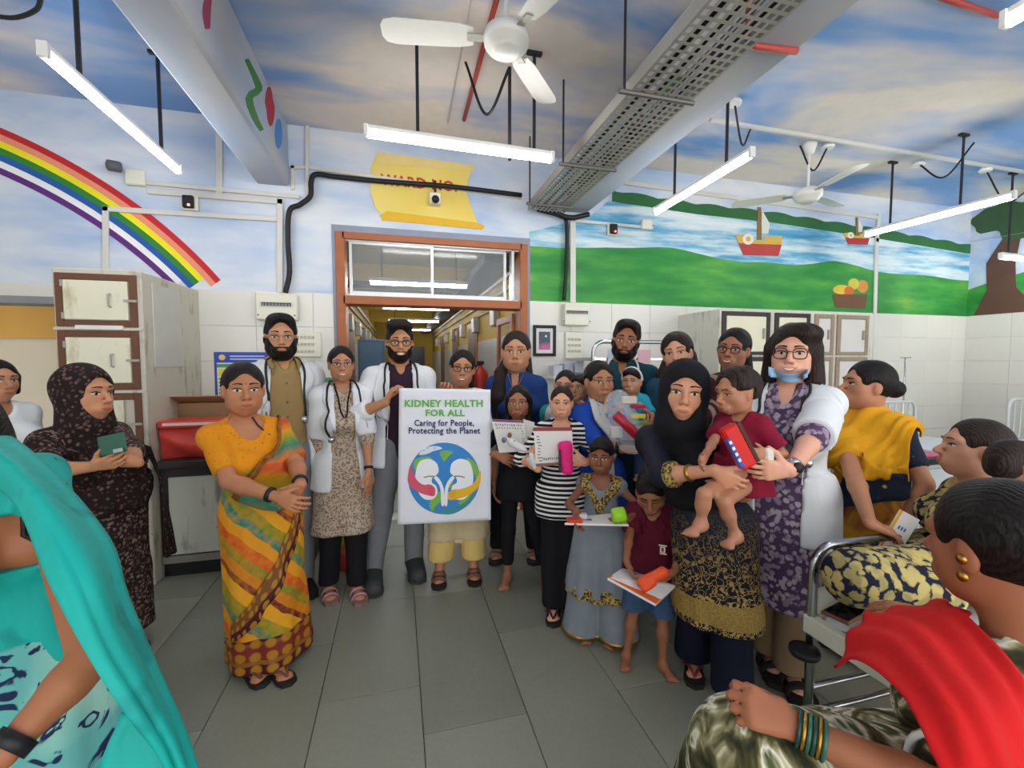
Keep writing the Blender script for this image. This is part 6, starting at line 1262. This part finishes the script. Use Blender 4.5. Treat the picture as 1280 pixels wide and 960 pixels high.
# ------------------------------------------------------------------ beds
g = G('white_sheet', .8, 0, .2); f = g.noise(g.obj(), 7, 3); SHEET = g.out(g.mix(f, '#c4cdd2', '#dfe4e6'), bump=f, bs=.3, bd=.03)
def bed(x0, x1, y0, y1, z, label, railz, bars=0, m=None, rm=STEEL):
    m = m or CREAM; o = empty('hospital_bed', ((x0+x1)/2, (y0+y1)/2, 0), label, 'bed')
    for x in (x0, x1-.04): MB().box((x, y0, z-.07), (x+.04, y1, z), .006).build('side_rail', m, o)
    for y in (y0, y1-.04): MB().box((x0+.04, y, z-.07), (x1-.04, y+.04, z), .006).build('end_rail', m, o)
    MB().box((x0+.04, y0+.04, z-.03), (x1-.04, y1-.04, z-.01)).build('bed_base', GALV, o)
    for y in (y0, y1):
        yy = y+(.02 if y == y0 else -.02); rz = railz; r = .09; a, b = x0+.02, x1-.02
        pts = [(a, yy, 0), (a, yy, rz-r)]+[(a+r*(1-math.cos(t)), yy, rz-r+r*math.sin(t)) for t in np.linspace(.3, 1.57, 6)]+[(b-r*(1-math.cos(t)), yy, rz-r+r*math.sin(t)) for t in np.linspace(1.57, .3, 6)]+[(b, yy, rz-r), (b, yy, 0)]
        e = MB().tube(pts, .016, 10).build('end_frame', rm, o, True)
        for zz in (.17, .27): MB().tube([(a, yy, zz), (b, yy, zz)], .011, 8).build('cross_tube', rm, e, True)
        for k in range(bars): x = lerp(a, b, (k+1)/(bars+1)); MB().tube([(x, yy, z), (x, yy, rz)], .008, 6).build('rail_bar', rm, e)
        if not bars: MB().box((a+.02, yy-.008, z), (b-.02, yy+.008, z+.1), .004).build('head_panel', m, e)
    N = 14; P_ = []
    for i in range(N):
        yy = lerp(y0+.05, y1-.05, i/(N-1)); row = []
        for j in range(N): xx = lerp(x0+.03, x1-.03, j/(N-1)); row.append((xx, yy, z+.075+.008*math.sin(xx*9+yy*5)-.05*(max(0, abs(j/(N-1)-.5)-.42)/.08)**2-.05*(max(0, abs(i/(N-1)-.5)-.44)/.06)**2))
        P_.append(row)
    mm = MB().grid(P_); mm.box((x0+.045, y0+.06, z-.0), (x1-.045, y1-.06, z+.03), .01); mm.build('mattress', SHEET, o, True)
    return o
BZ = .55; c0 = atZ(1003, 766, BZ); bx0, by1 = float(c0[0]), float(c0[1])
nb_ = bed(bx0, bx0+.92, by1-1.95, by1, BZ, 'near steel-railed hospital bed with white sheet at the lower right', .81)
cp = np.array([bx0+.0, by1-.1, BZ-.05]); MB().lathe((bx0-.03, by1-.04, BZ-.13), [(.0, 0), (.048, 0), (.052, .012), (.048, .024), (.0, .026)], 20).build('rubber_bumper', BLACK, nb_, True)
WS = flat('#d2d5d6', .35, .2, .05)
bed(4.55, 5.45, 1.6, 3.5, .62, 'white barred hospital bed at the far right below the painted mural', 1.05, 8, WS, WS)
bed(6.3, 7.2, 1.3, 3.2, .62, 'white barred hospital bed standing against the right wall', 1.08, 8, WS, WS)
bed(6.3, 7.2, -1.2, .7, .62, 'white barred hospital bed nearer along the right wall', 1.08, 8, WS, WS)
iv = empty('drip_stand', (5.2, 3.75, 0), 'thin steel drip stand beyond the mustard sari woman', 'stand'); t = atY(1132, 447, 3.75); X_ = float(t[0]); iv.location.x = X_
MB().tube([(X_, 3.75, .05), (X_, 3.75, t[2])], .009, 8).build('pole', STEEL, iv, True); MB().tube([(X_-.08, 3.75, t[2]), (X_+.08, 3.75, t[2])], .006, 6).build('hook_bar', STEEL, iv)
for k in range(4): a = k*1.57+.4; MB().tube([(X_, 3.75, .08), (X_+.25*math.cos(a), 3.75+.25*math.sin(a), .03)], .012, 6).build('foot', STEEL, iv)
# bedside cabinet with black top
a, b = atY(1158, 572, 2.15), atY(1216, 572, 2.15); zt = float(a[2]); bc_ = empty('bedside_cabinet', ((a[0]+b[0])/2, 2.4, 0), 'grey bedside cabinet with black top behind the seated floral woman', 'cabinet')
MB().box((a[0]-.05, 2.15, .08), (b[0]+.05, 2.7, zt-.04), .006).build('body', flat('#aab2b4', .5), bc_); MB().box((a[0]-.08, 2.1, zt-.04), (b[0]+.08, 2.75, zt), .005).build('top', BLACK, bc_)
d_ = MB().box((a[0]-.03, 2.138, .15), (b[0]+.03, 2.15, zt-.08)).build('door', flat('#b4bcbe', .5), bc_); MB().box((b[0]-.08, 2.12, zt-.3), (b[0]-.06, 2.14, zt-.2)).build('handle', STEEL, d_)
for x in (a[0], b[0]): MB().box((x-.02, 2.2, 0), (x+.02, 2.6, .08)).build('foot', IRON, bc_)
tag(MB().box((a[0]-.03, 2.15, zt), (a[0]+.18, 2.3, zt+.012), .003).build('pink_book', flat('#c9567a', .5)), 'thin pink book lying on the black cabinet top', 'book')
tag(MB().box((a[0]+.2, 2.2, zt), (b[0]+.02, 2.45, zt+.02), .003).build('paper_stack', flat('#d9d6e2', .8)), 'stack of pale papers on the black cabinet top', 'papers')
tag(MB().box((a[0]+.02, 2.42, zt), (a[0]+.24, 2.62, zt+.05), .004).build('yellow_file', flat('#d9c48a', .7)), 'thick yellowish file at the back of the black cabinet top', 'file')

# ------------------------------------------------------------------ seated and foreground people
# woman seated on the bed
T = atD(1228, 519, 1.72)
P = Person('woman in navy and yellow floral dress seated on the near bed, looking left', (1226, 519), 1.72, -72, 80, hy=-66, hp=-8, hr=-3, H=1.52, b=1.1, fat=.5, skin='#b3846a', seat=.62, lowbase=(T[0], T[1], .62), feet=[tuple(atD(1120, 720, 1.75)), tuple(atD(1180, 735, 1.5))], hip=(0, -.02))
k1, k2 = atD(1075, 712, 1.72), atD(1068, 722, 1.5); P.legs = [(P.legs[0][0], atD(1165, 730, 1.62)), (P.legs[1][0], atD(1170, 742, 1.45))]; P.leg_chain([k1, k2])
P.arm(1, (1185, 668, 1.5), (1, .1, .1), (0, 1, 0), 30, hint=(.3, .3, -1)); P.arm(-1, (1130, 690, 1.75)); P.body(); P.face(0, gaze=(-.002, .002)); P.hair('tied', .008, HAIRB, bun=(0, -.11, -.02, .045))
P.garment('trousers', NAVYF, pants=(.6, .035, .045), torso=False, sleeve=None, neck=None); P.garment('floral_dress', NAVYF, .016, sleeve=(.95, .95), sflare=.012, neck=(.05, .05), hem=.6)
P.drape('teal_dupatta', cloth('#12857c', .12), [[atD(1115, 688, 1.48), atD(1150, 700, 1.42), atD(1200, 745, 1.38)], [atD(1128, 684, 1.55), atD(1175, 690, 1.5), atD(1230, 742, 1.45)], [atD(1140, 683, 1.6), atD(1195, 685, 1.58), atD(1250, 735, 1.5)]], 14, 10, .012, .3, (.01, 2), world=True)
# child whose crown shows behind her
Tc = atD(1266, 546, 1.52); P = Person('child with cropped dark hair behind the near woman in red at right edge', (1268, 546), 1.5, 120, 66, hy=140, H=1.0, child=.8, b=.95, skin='#7a5140', seat=.66, lowbase=(Tc[0], Tc[1], .62), feet=[tuple(atD(1290, 740, 1.5)), tuple(atD(1320, 740, 1.4))])
P.leg_chain([atD(1330, 730, 1.62), atD(1340, 735, 1.5)]); P.body(); P.face(0); P.hair('boy', .003, HAIRB); P.garment('shirt', cloth('#5a4a48', .1), .012, sleeve=(.8, .8), neck=(.0, .03), hem=.62, h=.01); P.garment('trousers', cloth('#3a3a4a', .1), pants=(.6, .012, .012), torso=False, sleeve=None, neck=None, h=.01)
# near woman with red dupatta
T = atD(1243, 590, .92); st = empty('stool', (float(T[0]), float(T[1]), 0), 'low stool under the near woman in red', 'stool')
P = Person('near woman with gold earrings and red dupatta seen from behind at the lower right', (1243, 590), .92, -104, 172, hy=-122, hp=6, H=1.52, b=1.1, fat=.5, skin='#8f5b3e', seat=.5, feet=[(.55, 1.0, 0), (.75, 1.02, 0)], neckl=1.6)
st.location = (P.base[0], P.base[1], 0); bq_ = P.base
MB().lathe((bq_[0], bq_[1], .46), [(.0, 0), (.17, 0), (.175, .02), (.17, .04), (.0, .042)], 24).build('seat', BLACK, st, True)
for k in range(4): a_ = k*1.57+.78; MB().tube([(bq_[0]+.12*math.cos(a_), bq_[1]+.12*math.sin(a_), .46), (bq_[0]+.17*math.cos(a_), bq_[1]+.17*math.sin(a_), 0)], .013, 8).build('leg', STEEL, st)
P.leg_chain([atD(1040, 955, 1.02), atD(935, 950, .86)]); P.arm(1, (992, 908, .80), (-.9, -.35, .15), (.2, .6, .6), (70, 75, 78, 80), hint=(.9, -.75, -.25), thumb=(.4, .5, .9)); P.arm(-1, (1152, 768, 1.24), (-.95, -.05, .2), (0, .8, .3), 30, hint=(-.3, .2, -1))
P.body(hh=.011); P.hair('tied', .010, bun=(0, -.12, .0, .055), h=.006)
P.garment('printed_trousers', TIEDYE, pants=(.04, .05, .06), torso=False, sleeve=None, neck=None); P.garment('printed_top', TIEDYE, .016, sleeve=(.8, .9), sflare=.02, neck=(.02, .075), hem=.5, h=.01)
sh, el, w_ = P.armd[1]; d_ = nrm(el-sh); q = lerp(sh, el, .8); s_, u_ = frame(d_); MB().tube([q+(s_*math.cos(t)+u_*math.sin(t))*(.0375*P.ak+.038) for t in np.linspace(0, 2*math.pi, 25)], .007, 6, False).build('lace_trim', WHITE, P.root, True)
P.drape('red_dupatta', cloth('#c81a1c', .1, 6), [[atD(1186, 752, 1.02), atD(1206, 765, .93), atD(1240, 805, .82), atD(1285, 870, .72), atD(1330, 985, .66)], [atD(1120, 765, .98), atD(1160, 775, .88), atD(1205, 825, .76), atD(1255, 890, .67), atD(1300, 990, .62)], [atD(1080, 778, .93), atD(1125, 795, .82), atD(1170, 848, .7), atD(1215, 905, .63), atD(1255, 990, .58)], [atD(1048, 838, .88), atD(1078, 832, .8), atD(1128, 872, .7), atD(1160, 925, .63), atD(1190, 990, .58)]], 30, 26, .014, 0., (.012, 4), world=True)
for k, t in enumerate(np.linspace(.80, .97, 6)): sh, el, w_ = P.armd[1]; a_ = lerp(el, w_, t); d_ = nrm(w_-el); s_, u_ = frame(d_); MB().tube([a_+(s_*math.cos(x)+u_*math.sin(x))*(lerp(.037, .025, t)*P.ak+.004) for x in np.linspace(0, 2*math.pi, 19)], .0035, 6, False).build('bangle', [flat('#2f6a5c', .3, .3), GOLDM, flat('#24483e', .3, .3)][k % 3], P.root, True)
for z_ in (-.03, .0): MB().lathe(P.hw([(-.083, -.002, z_-.012)])[0], [(.0, 0), (.009, 0), (.011, .004), (.0, .008)], 10, tuple(-P.hs)).build('earring', GOLDM, P.root, True); MB().lathe(P.hw([(.083, -.002, z_-.012)])[0], [(.0, 0), (.009, 0), (.011, .004), (.0, .008)], 10, tuple(P.hs)).build('earring', GOLDM, P.root, True)
n0 = P.nb; m = MB(); ring = P.project(np.array([n0+(P.rt*math.cos(t)+P.fw*math.sin(t))*.085-V(0, 0, .02+.02*math.sin(t)) for t in np.linspace(0, 6.28, 36)]), .004, f=P.bsdf)
for q in ring: m.ell(q, (.0045,)*3, n=8, m=5)
m.build('bead_necklace', GOLDM, P.root, True)
# teal sari woman at the left
P = Person('near woman in teal sari, head out of the picture, at the lower left edge', (-70, 452), 1.02, 14, 120, hy=20, H=1.5, b=1.12, fat=.4, skin='#94603f', hip=(.12, 0), sw=1.15)
P.arm(1, (4, 942, .74), (-.85, .5, -.1), (-.2, .3, .9), 30, elbow=(116, 822, .86)); P.arm(-1); P.body(hh=.011); P.face(0); P.hair('tied', .008, bun=(0, -.11, -.02, .045))
P.garment('blouse', TEALS, .012, hem=1.12, sleeve=(.8, .8), neck=(.09, .08)); P.garment('sari_waist', TEALS, .016, sleeve=None, neck=None, hem=.74, cutfn=lambda Q: 1.0-Q[:, 2], skirt=(.95, .74, .17, .2, .85, 6, .012), wr=.006); P.garment('sari_skirt', TEALP, .016, torso=False, sleeve=None, neck=None, hem=.03, skirt=(.80, .03, .2, .27, .85, 9, .012)); P.outer = S().u(P.bsdf, 0).u(P.outer, 0)
P.strand('necklace', BLACK, [(-.07, .05, 1.27), (-.03, .14, 1.15), (.02, .17, 1.02), (.07, .15, 1.15), (.075, .05, 1.27)], .006, 40, .006); P.band('bangle', BLACK, 1, .9, .012, .006)
P.strand('hair_braid', HAIR, [atD(-40, 490, 1.0), atD(-14, 520, .99), atD(-2, 552, .97), atD(-6, 590, .96)], .03, 14, world=True)
P.drape('teal_pallu', TEALS, [[atD(-40, 520, 1.02), atD(10, 545, .98), atD(66, 592, .93), atD(132, 672, .88), atD(154, 740, .86), atD(192, 830, .84), atD(226, 905, .82), atD(250, 975, .8)], [atD(-45, 545, .93), atD(0, 575, .88), atD(48, 622, .82), atD(102, 705, .76), atD(135, 790, .74), atD(182, 868, .74), atD(214, 925, .75), atD(236, 980, .76)], [atD(-45, 600, .95), atD(-8, 606, .9), atD(26, 640, .82), atD(58, 720, .74), atD(108, 818, .70), atD(158, 895, .70), atD(190, 935, .72), atD(215, 985, .74)]], 36, 16, .01, None, (.012, 2.5), .006, world=True)
P.drape('pallu_end', TEALS, [[atD(150, 890, .8), atD(130, 930, .78), atD(112, 985, .76)], [atD(200, 900, .82), atD(190, 940, .8), atD(180, 985, .78)], [atD(228, 915, .84), atD(236, 945, .82), atD(244, 985, .8)]], 12, 10, .01, None, (.01, 2), .006, world=True)

# ------------------------------------------------------------------ banner
BD = 2.74
bn = empty('banner', atD(555, 655, BD), 'white kidney health banner with green lettering held by two doctors', 'banner')
def rip(y): return .0012*math.sin(y*.33)+.0008*math.sin(y*.9+1)
cor = [(499, 485), (613, 487), (613.5, 650), (497, 656)]
gr = []
for i in range(40):
    v_ = i/39; row = []
    for j in range(24): u_ = j/23; p = lerp(lerp(cor[0], cor[1], u_), lerp(cor[3], cor[2], u_), v_); row.append(atD(p[0], p[1], BD+rip(p[1])))
    gr.append(row)
MB().grid(gr).build('banner_sheet', flat('#e6e9f2', .55, 0, .03), bn, True, solid=.001)
def bz_(x, y, lay):
    px, py = 480+x/4.8, 470+y/4.8; u_ = (px-499)/114; return atD(px, py, BD-.0035-lay*.0008)
def bpoly(name, pts, col, lay, smooth_=True):
    n = len(pts); 
    if smooth_: q = np.array(pts, float); q = crom(np.vstack([q[-2:], q, q[:3]]), 4*(n+4)+1)[8:8+4*n]
    else: q = np.array(pts, float)
    MB().prism([bz_(x, y, lay) for x, y in q], -CF*.0005).build(name, flat(col, .55, 0, .04), bn)
bpoly('globe', [(360+215*math.cos(t), 615+215*math.sin(t)) for t in np.linspace(0, 6.28, 33)[:-1]], '#2f86cf', 0)
bpoly('globe_shade', [(330, 800), (420, 790), (500, 745), (545, 690), (500, 775), (420, 825), (350, 828)], '#3a8f9a', 1)
for pts in ([(178, 545), (184, 505), (240, 484), (285, 490), (258, 515), (215, 528), (194, 570)], [(335, 458), (372, 446), (415, 458), (390, 478), (362, 512), (346, 490)], [(492, 490), (540, 512), (568, 570), (562, 620), (545, 600), (525, 540)], [(272, 765), (300, 720), (332, 692), (345, 740), (306, 785), (288, 818), (280, 800)], [(448, 760), (490, 720), (530, 700), (500, 745), (465, 772)], [(395, 640), (415, 628), (408, 660), (392, 672)]): bpoly('continent', pts, '#7ab648', 1)
K = [(258, 497), (215, 513), (194, 560), (188, 620), (203, 690), (240, 737), (290, 740), (320, 705), (314, 660), (288, 640), (292, 610), (326, 580), (320, 530), (292, 504)]
bpoly('kidney', K, '#eef0f6', 2); bpoly('kidney', [(724-x, y) for x, y in K], '#eef0f6', 2)
for e in (-1, 1): X0 = 362; bpoly('ureter', [(X0+e*62, 600), (X0+e*58, 618), (X0+e*34, 650), (X0+e*22, 690), (X0+e*18, 772), (X0+e*1, 772), (X0+e*2, 690), (X0+e*14, 645), (X0+e*40, 606)], '#eef0f6', 3)
for e in (-1, 1): X0 = 362; bpoly('vessel', [(X0+e*58, 600), (X0+e*90, 598), (X0+e*122, 606), (X0+e*118, 611), (X0+e*88, 604), (X0+e*58, 607)], '#6a8a4a', 4)
bpoly('pink_arm', [(143, 605), (150, 560), (162, 532), (172, 570), (196, 622), (235, 652), (275, 650), (302, 668), (308, 690), (300, 720), (262, 716), (214, 700), (160, 662), (143, 635)], '#d95470', 4)
bpoly('yellow_arm', [(579, 565), (579, 625), (562, 672), (512, 712), (440, 738), (388, 742), (384, 705), (412, 682), (460, 678), (528, 652), (560, 608)], '#eab41f', 4)
for k in range(3): bpoly('finger_line', [(262+k*2, 672+k*16), (300, 674+k*15), (300, 677+k*15), (262+k*2, 676+k*16)], '#b93f5c', 6, False); bpoly('finger_line', [(392, 690+k*15), (430, 688+k*15), (430, 691+k*15), (392, 694+k*15)], '#c8951a', 6, False)
bpoly('cloud', [(210, 470), (250, 430), (310, 420), (350, 435), (300, 450), (250, 470)], '#dbe7f4', 2)
for x, y in ((240, 445), (262, 432), (280, 420), (305, 432)): bpoly('bird', [(x-9, y), (x, y+4), (x+10, y-4), (x, y-1)], '#3f7fc0', 3, False)
for txt, cx, cy, w, hgt, col, bo in [('KIDNEY HEALTH', 358, 184, 468, 40, '#6bb04e', .035), ('FOR ALL', 365, 240, 234, 38, '#6bb04e', .035), ('Caring for People,', 361, 299, 358, 36, '#2b2a66', .022), ('Protecting the Planet', 361, 345, 428, 36, '#2b2a66', .022)]:
    sz = hgt/4.8/FPX*BD/.7; put_text('lettering', txt, sz, bz_(cx, cy, 4), CR, CU, flat(col, .6, 0, .04), bn, bo*sz, width=w/4.8/FPX*BD)

# ------------------------------------------------------------------ things in hands
def slab(name, cor, d, th, mat, parent, lay=0.):   # cor: 4 px corners with optional depth
    p = [atD(c[0], c[1], (c[2] if len(c) > 2 else d)-lay) for c in cor]; n = nrm(np.cross(p[1]-p[0], p[3]-p[0])); n = n if n @ CF > 0 else -n
    return MB().prism(p, n*th).build(name, mat, parent), p, n
def printed(parent, p, n, items, mat_lift=.0012):
    for name, u0, v0, u1, v1, col in items:
        q = [lerp(lerp(p[0], p[1], u), lerp(p[3], p[2], u), v) for u, v in ((u0, v0), (u1, v0), (u1, v1), (u0, v1))]; MB().prism([x-n*mat_lift for x in q], n*.0008).build(name, flat(col, .6, 0, .05), parent)
def scribble(n, u0, v0, u1, v1, col, seed, vert=False):
    r = random.Random(seed); o = []
    for k in range(n):
        t = (k+.5)/n
        if vert: o.append(('printed_mark', u0+(u1-u0)*r.random()*.3, v0+(v1-v0)*t-.008, u0+(u1-u0)*(.5+.5*r.random()), v0+(v1-v0)*t+.012, col))
        else: o.append(('printed_mark', u0+(u1-u0)*t-.018, v0+(v1-v0)*r.random()*.3, u0+(u1-u0)*t+.012, v0+(v1-v0)*(.6+.4*r.random()), col))
    return o
def book(name, label, cat, cor, d, items, th=.008, col='#dcdad6'):
    c_ = np.mean([c[:2] for c in cor], 0); o = empty(name, atD(c_[0], max(c[1] for c in cor), d), label, cat)
    s_, p, n = slab('cover', cor, d, th, flat(col, .6, 0, .04), o); printed(o, p, n, items); return o, p, n
book('calendar', 'calendar sheet with purple top strip held by the girl in black', 'calendar', [(614, 524), (655, 526), (660, 564), (624, 566)], 2.62, [('top_strip', .02, .0, .98, .07, '#7a3a78')]+scribble(12, .08, .12, .92, .2, '#4a3a44', 1)+scribble(10, .08, .22, .9, .29, '#6a5a54', 2)+scribble(8, .86, .3, .95, .95, '#4a3a44', 3, True))
book('notebook', 'plain grey-white notebook behind the calendar of the girl in black', 'notebook', [(654, 524), (668, 528), (669, 570), (660, 570)], 2.66, [('yellow_patch', .2, .45, .95, .75, '#d8cf3a')])
book('calendar', 'calendar sheet with brown edges held by the striped girl', 'calendar', [(667, 534), (715, 534), (717, 580), (670, 583)], 2.38, [('top_strip', 0, 0, 1, .1, '#8f3a36'), ('bottom_strip', 0, .93, 1, 1, '#8a5a4a')]+scribble(9, .05, .2, .2, .9, '#5a4a44', 4, True)+scribble(11, .2, .78, .8, .86, '#6a5a54', 5))
# white plush toy
def lump(name, label, cat, prims, mat, h=.005, k=.012, wr=.0015):
    L = S(); pts = []
    for p in prims: a = atD(*p[0]); b = atD(*p[1]); L.u(fcone(a, b, p[2], p[3]), k); pts += [a-.05, a+.05, b-.05, b+.05]
    v, f = sdfmesh(L, np.min(pts, 0), np.max(pts, 0), h, 1); v = wrinkle(v, f, wr, 90); c = atD(*prims[0][0]); o = empty(name, (c[0], c[1], v[:, 2].min()), label, cat); MB().add(v, f).build('toy_body', mat, o, True); return o
PL = flat('#d6d3d4', .9, 0, .1, 30)
o = lump('plush_toy', 'white plush toy with brown ears in the hands of the girl in black', 'toy', [((640, 553, 2.5), (652, 560, 2.48), .024, .018), ((650, 559, 2.48), (657, 563, 2.46), .016, .013), ((634, 546, 2.52), (640, 553, 2.5), .016, .02)], PL)
for q in ((630, 550, 2.5), (637, 544, 2.5)): MB().ell(atD(*q), (.013, .008, .017), n=10, m=6).build('ear', flat('#8a5238', .8), o, True)
MB().ell(atD(643, 551, 2.475), (.004,)*3, n=8, m=5).build('eye', BLACK, o, True); MB().ell(atD(631, 549, 2.485), (.011, .006, .011), n=8, m=5).build('cap_patch', flat('#5a8ac0', .6), o, True)
lump('plush_toy', 'crumpled white soft toy hanging below the calendar of the striped girl', 'toy', [((664, 568, 2.4), (667, 578, 2.4), .014, .017), ((660, 574, 2.42), (668, 584, 2.4), .01, .012)], PL)
o = lump('pencil_case', 'hot pink pencil case held in front of the striped girl', 'pencil case', [((703, 558, 2.34), (706, 588, 2.34), .026, .02), ((710, 556, 2.34), (712, 588, 2.34), .022, .02)], flat('#e0187a', .6), k=.02)
MB().obox(atD(699.5, 575, 2.325), CU*.058, CR*.004, CF*.014).build('zip_strip', BLACK, o); 
for k in range(4): MB().ell(atD(711+(k % 2)*2, 563+k*6, 2.315), (.005, .004, .005), n=8, m=5).build('gold_motif', GOLDM, o)
# wrapped gift
g = G('clear_wrap', .08, 0, .7); g.b.inputs['Alpha'].default_value = .28; f = g.noise(g.obj(), 40, 3); WRAP = g.out('#e6e4e6', bump=f, bs=.8, bd=.02)
gb = empty('gift_bag', atD(785, 560, 2.36), 'clear wrapped gift bag with red bottle held by the royal blue woman', 'gift bag'); L = S().u(fcone(atD(772, 505, 2.38), atD(790, 548, 2.36), .075, .085, (CF, .45)), .03); v, f = sdfmesh(L, atD(782, 530, 2.37)-.22, atD(782, 530, 2.37)+.22, .009, 0); v = wrinkle(v, f, .006, 40); MB().add(v, f).build('clear_wrap', WRAP, gb)
def rod(p, q, r, n=14): return MB().tube([atD(*p), atD(*lerp(p, q, .05)), atD(*lerp(p, q, .95)), atD(*q)], [r*.7, r, r, r*.7], n)
rod((769, 518, 2.33), (798, 546, 2.33), .026).build('red_bottle', flat('#b01a34', .3), gb, True); rod((797, 546, 2.33), (803, 556, 2.33), .02).build('bottle_cap', flat('#8f1530', .3), gb, True)
for c, col, sx, sy in [((797, 520), '#d8c84a', .04, .012), ((800, 528), '#6aa04a', .038, .008), ((797, 508), '#b01a50', .04, .01), ((770, 540), '#c9c4c4', .03, .03), ((786, 500), '#d9cfc6', .04, .02), ((785, 553), '#4a4a56', .05, .012)]: MB().obox(atD(*c, 2.36), CR*sx, CU*sy, CF*.02, .004).build('gift_item', flat(col, .5), gb)
# book, packet and green cup carried by the girl in grey
o, p, n = book('picture_book', 'flat white book carried like a tray by the girl in grey', 'book', [(722, 648, 2.2), (770, 643, 2.2), (786, 658, 2.02), (706, 656, 2.02)], 2.1, [('orange_edge', 0, .9, .5, 1., '#d86a2c')], .008)
o = empty('toy_packet', atD(722, 652, 2.06), 'clear packet with red and orange toys on the white book of the girl in grey', 'toy packet'); MB().obox(atD(718, 650, 2.05), CR*.035, CF*.03, CU*.008, .004).build('red_toy', flat('#d2442e', .4), o); MB().obox(atD(726, 645, 2.09), CR*.03, CF*.02, CU*.012, .004).build('white_toy', flat('#cfc6cc', .4), o); MB().obox(atD(736, 651, 2.08), CR*.016, CF*.014, CU*.006, .003).build('blue_toy', flat('#4a5a9a', .4), o)
o = empty('green_cup', atD(772, 652, 2.0), 'lime green cup lying on the white book of the girl in grey', 'cup'); ax = nrm(CR*.97+CU*.12); MB().lathe(atD(765, 645, 2.0), [(.02, 0), (.034, .003), (.036, .03), (.036, .055), (.026, .062), (.0, .062)], 18, tuple(ax)).build('cup_body', flat('#93cc22', .4), o, True)
# book and orange toy of the boy
o, p, n = book('picture_book', 'orange-edged picture book held by the boy in maroon', 'book', [(778, 710, 1.98), (845, 732, 1.98), (820, 755, 1.84), (760, 722, 1.84)], 1.9, [('orange_band', 0, .78, 1, 1, '#e2662c'), ('picture', .1, .12, .5, .5, '#c9d6e6'), ('purple_pen', .2, .05, .55, .13, '#4a3a8a'), ('pink_mark', .25, .5, .4, .65, '#d0408a'), ('pink_mark', .5, .6, .6, .7, '#d0408a')], .01, '#e4e2e0')
o = lump('orange_toy', 'orange folded toy on the picture book of the boy in maroon', 'toy', [((802, 728, 1.86), (828, 716, 1.86), .02, .026), ((806, 736, 1.84), (815, 728, 1.85), .016, .02)], flat('#e8501c', .5), k=.006)
# red packet between purple doctor and toddler
o = empty('toy_box', atD(925, 590, 1.62), 'red packet with blue trim held by the purple-dress doctor before the toddler', 'toy box'); u1 = nrm(atD(938, 585, 1.62)-atD(912, 535, 1.6)); u2 = nrm(np.cross(u1, CF)); c_ = atD(922, 558, 1.55); SG = 1 if u2 @ CR < 0 else -1
MB().obox(c_, u1*.085, u2*.03, CF*.022, .008).build('red_box', flat('#cf1f1c', .4), o); MB().obox(c_-u2*.034*SG, u1*.08, u2*.006, CF*.02).build('side_strip_a', flat('#3a2a1c', .5), o) ; MB().obox(c_+u2*.026*SG-CF*.014+u1*.01, u1*.06, u2*.008, CF*.012, .003).build('blue_strip', flat('#3f55b0', .4), o)
for k in range(4): MB().obox(c_+u2*.026*SG-CF*.027+u1*(-.035+k*.024), u1*.006, u2*.005, CF*.001).build('white_mark', WHITE, o)
tag(MB().obox(atD(960, 570, 1.61), CR*.018, CU*.03, CF*.016, .009).build('bandage', flat('#dcdad4', .8)), 'white bandage around the wrist of the crying toddler', 'bandage')
# phones and booklet
o = empty('phone_wallet', atD(140, 570, 1.83), 'green phone wallet in the hands of the brown dupatta woman', 'phone'); a_ = nrm(CR*.97+CU*.2); b_ = nrm(np.cross(a_, CF)); b_ = b_ if b_ @ CU > 0 else -b_
MB().obox(atD(140, 556, 1.83), a_*.055, b_*.04, CF*.006, .004).build('cover', flat('#2f5a4c', .5), o); MB().obox(atD(141, 555, 1.815), a_*.055, b_*.04, CF*.003, .002).build('flap', flat('#376656', .5), o); MB().obox(atD(148, 563, 1.805), a_*.02, b_*.008, CF*.003).build('clasp', SILV, o)
q = atZ(1057, 765, BZ+.096); o = empty('smartphone', q, 'black smartphone in brown case lying on the white bed sheet', 'phone'); u1 = nrm(V(1, .25, 0)); u2 = V(-u1[1], u1[0], 0); MB().obox(q, u1*.075, u2*.042, V(0, 0, .006), .004).build('case', flat('#7a4a38', .5), o); MB().obox(q+V(0, 0, .0065), u1*.066, u2*.036, V(0, 0, .001)).build('screen', flat('#15161c', .1), o)
book('booklet', 'white booklet with yellow cover and red lettering held by the mustard sari woman', 'booklet', [(1126, 637, 1.72), (1150, 650, 1.72), (1118, 702, 1.7), (1095, 690, 1.7)], 1.72, [('yellow_spine', 0, 0, .12, 1, '#dca02a')]+[('printed_letter', .25+.17*k, .55, .36+.17*k, .68, '#b02a4a') for k in range(4)]+[('printed_letter', .3+.15*k, .3, .38+.15*k, .38, '#3a6aa8') for k in range(3)], .006)
q = atD(1036, 695, 1.62); L = S().u(fcone(atD(1033, 690, 1.64), atD(1040, 712, 1.62), .022, .028), .01); v, f = sdfmesh(L, q-.1, q+.1, .006); v = wrinkle(v, f, .004, 60); tag(MB().add(v, f).build('cloth_bundle', fabric('grey_flower_cloth', floral('#c9c6c4', '#7a7a80', '#9a9aa0', 60, .45)), smooth=True), 'small grey flowered cloth bundle at the bed corner', 'cloth')
tag(MB().box((2.05, 2.35, 0), (2.4, 2.62, .42), .004).build('cardboard_carton', flat('#8a6a4c', .8)), 'brown carton on the floor behind the purple-dress doctor', 'box')
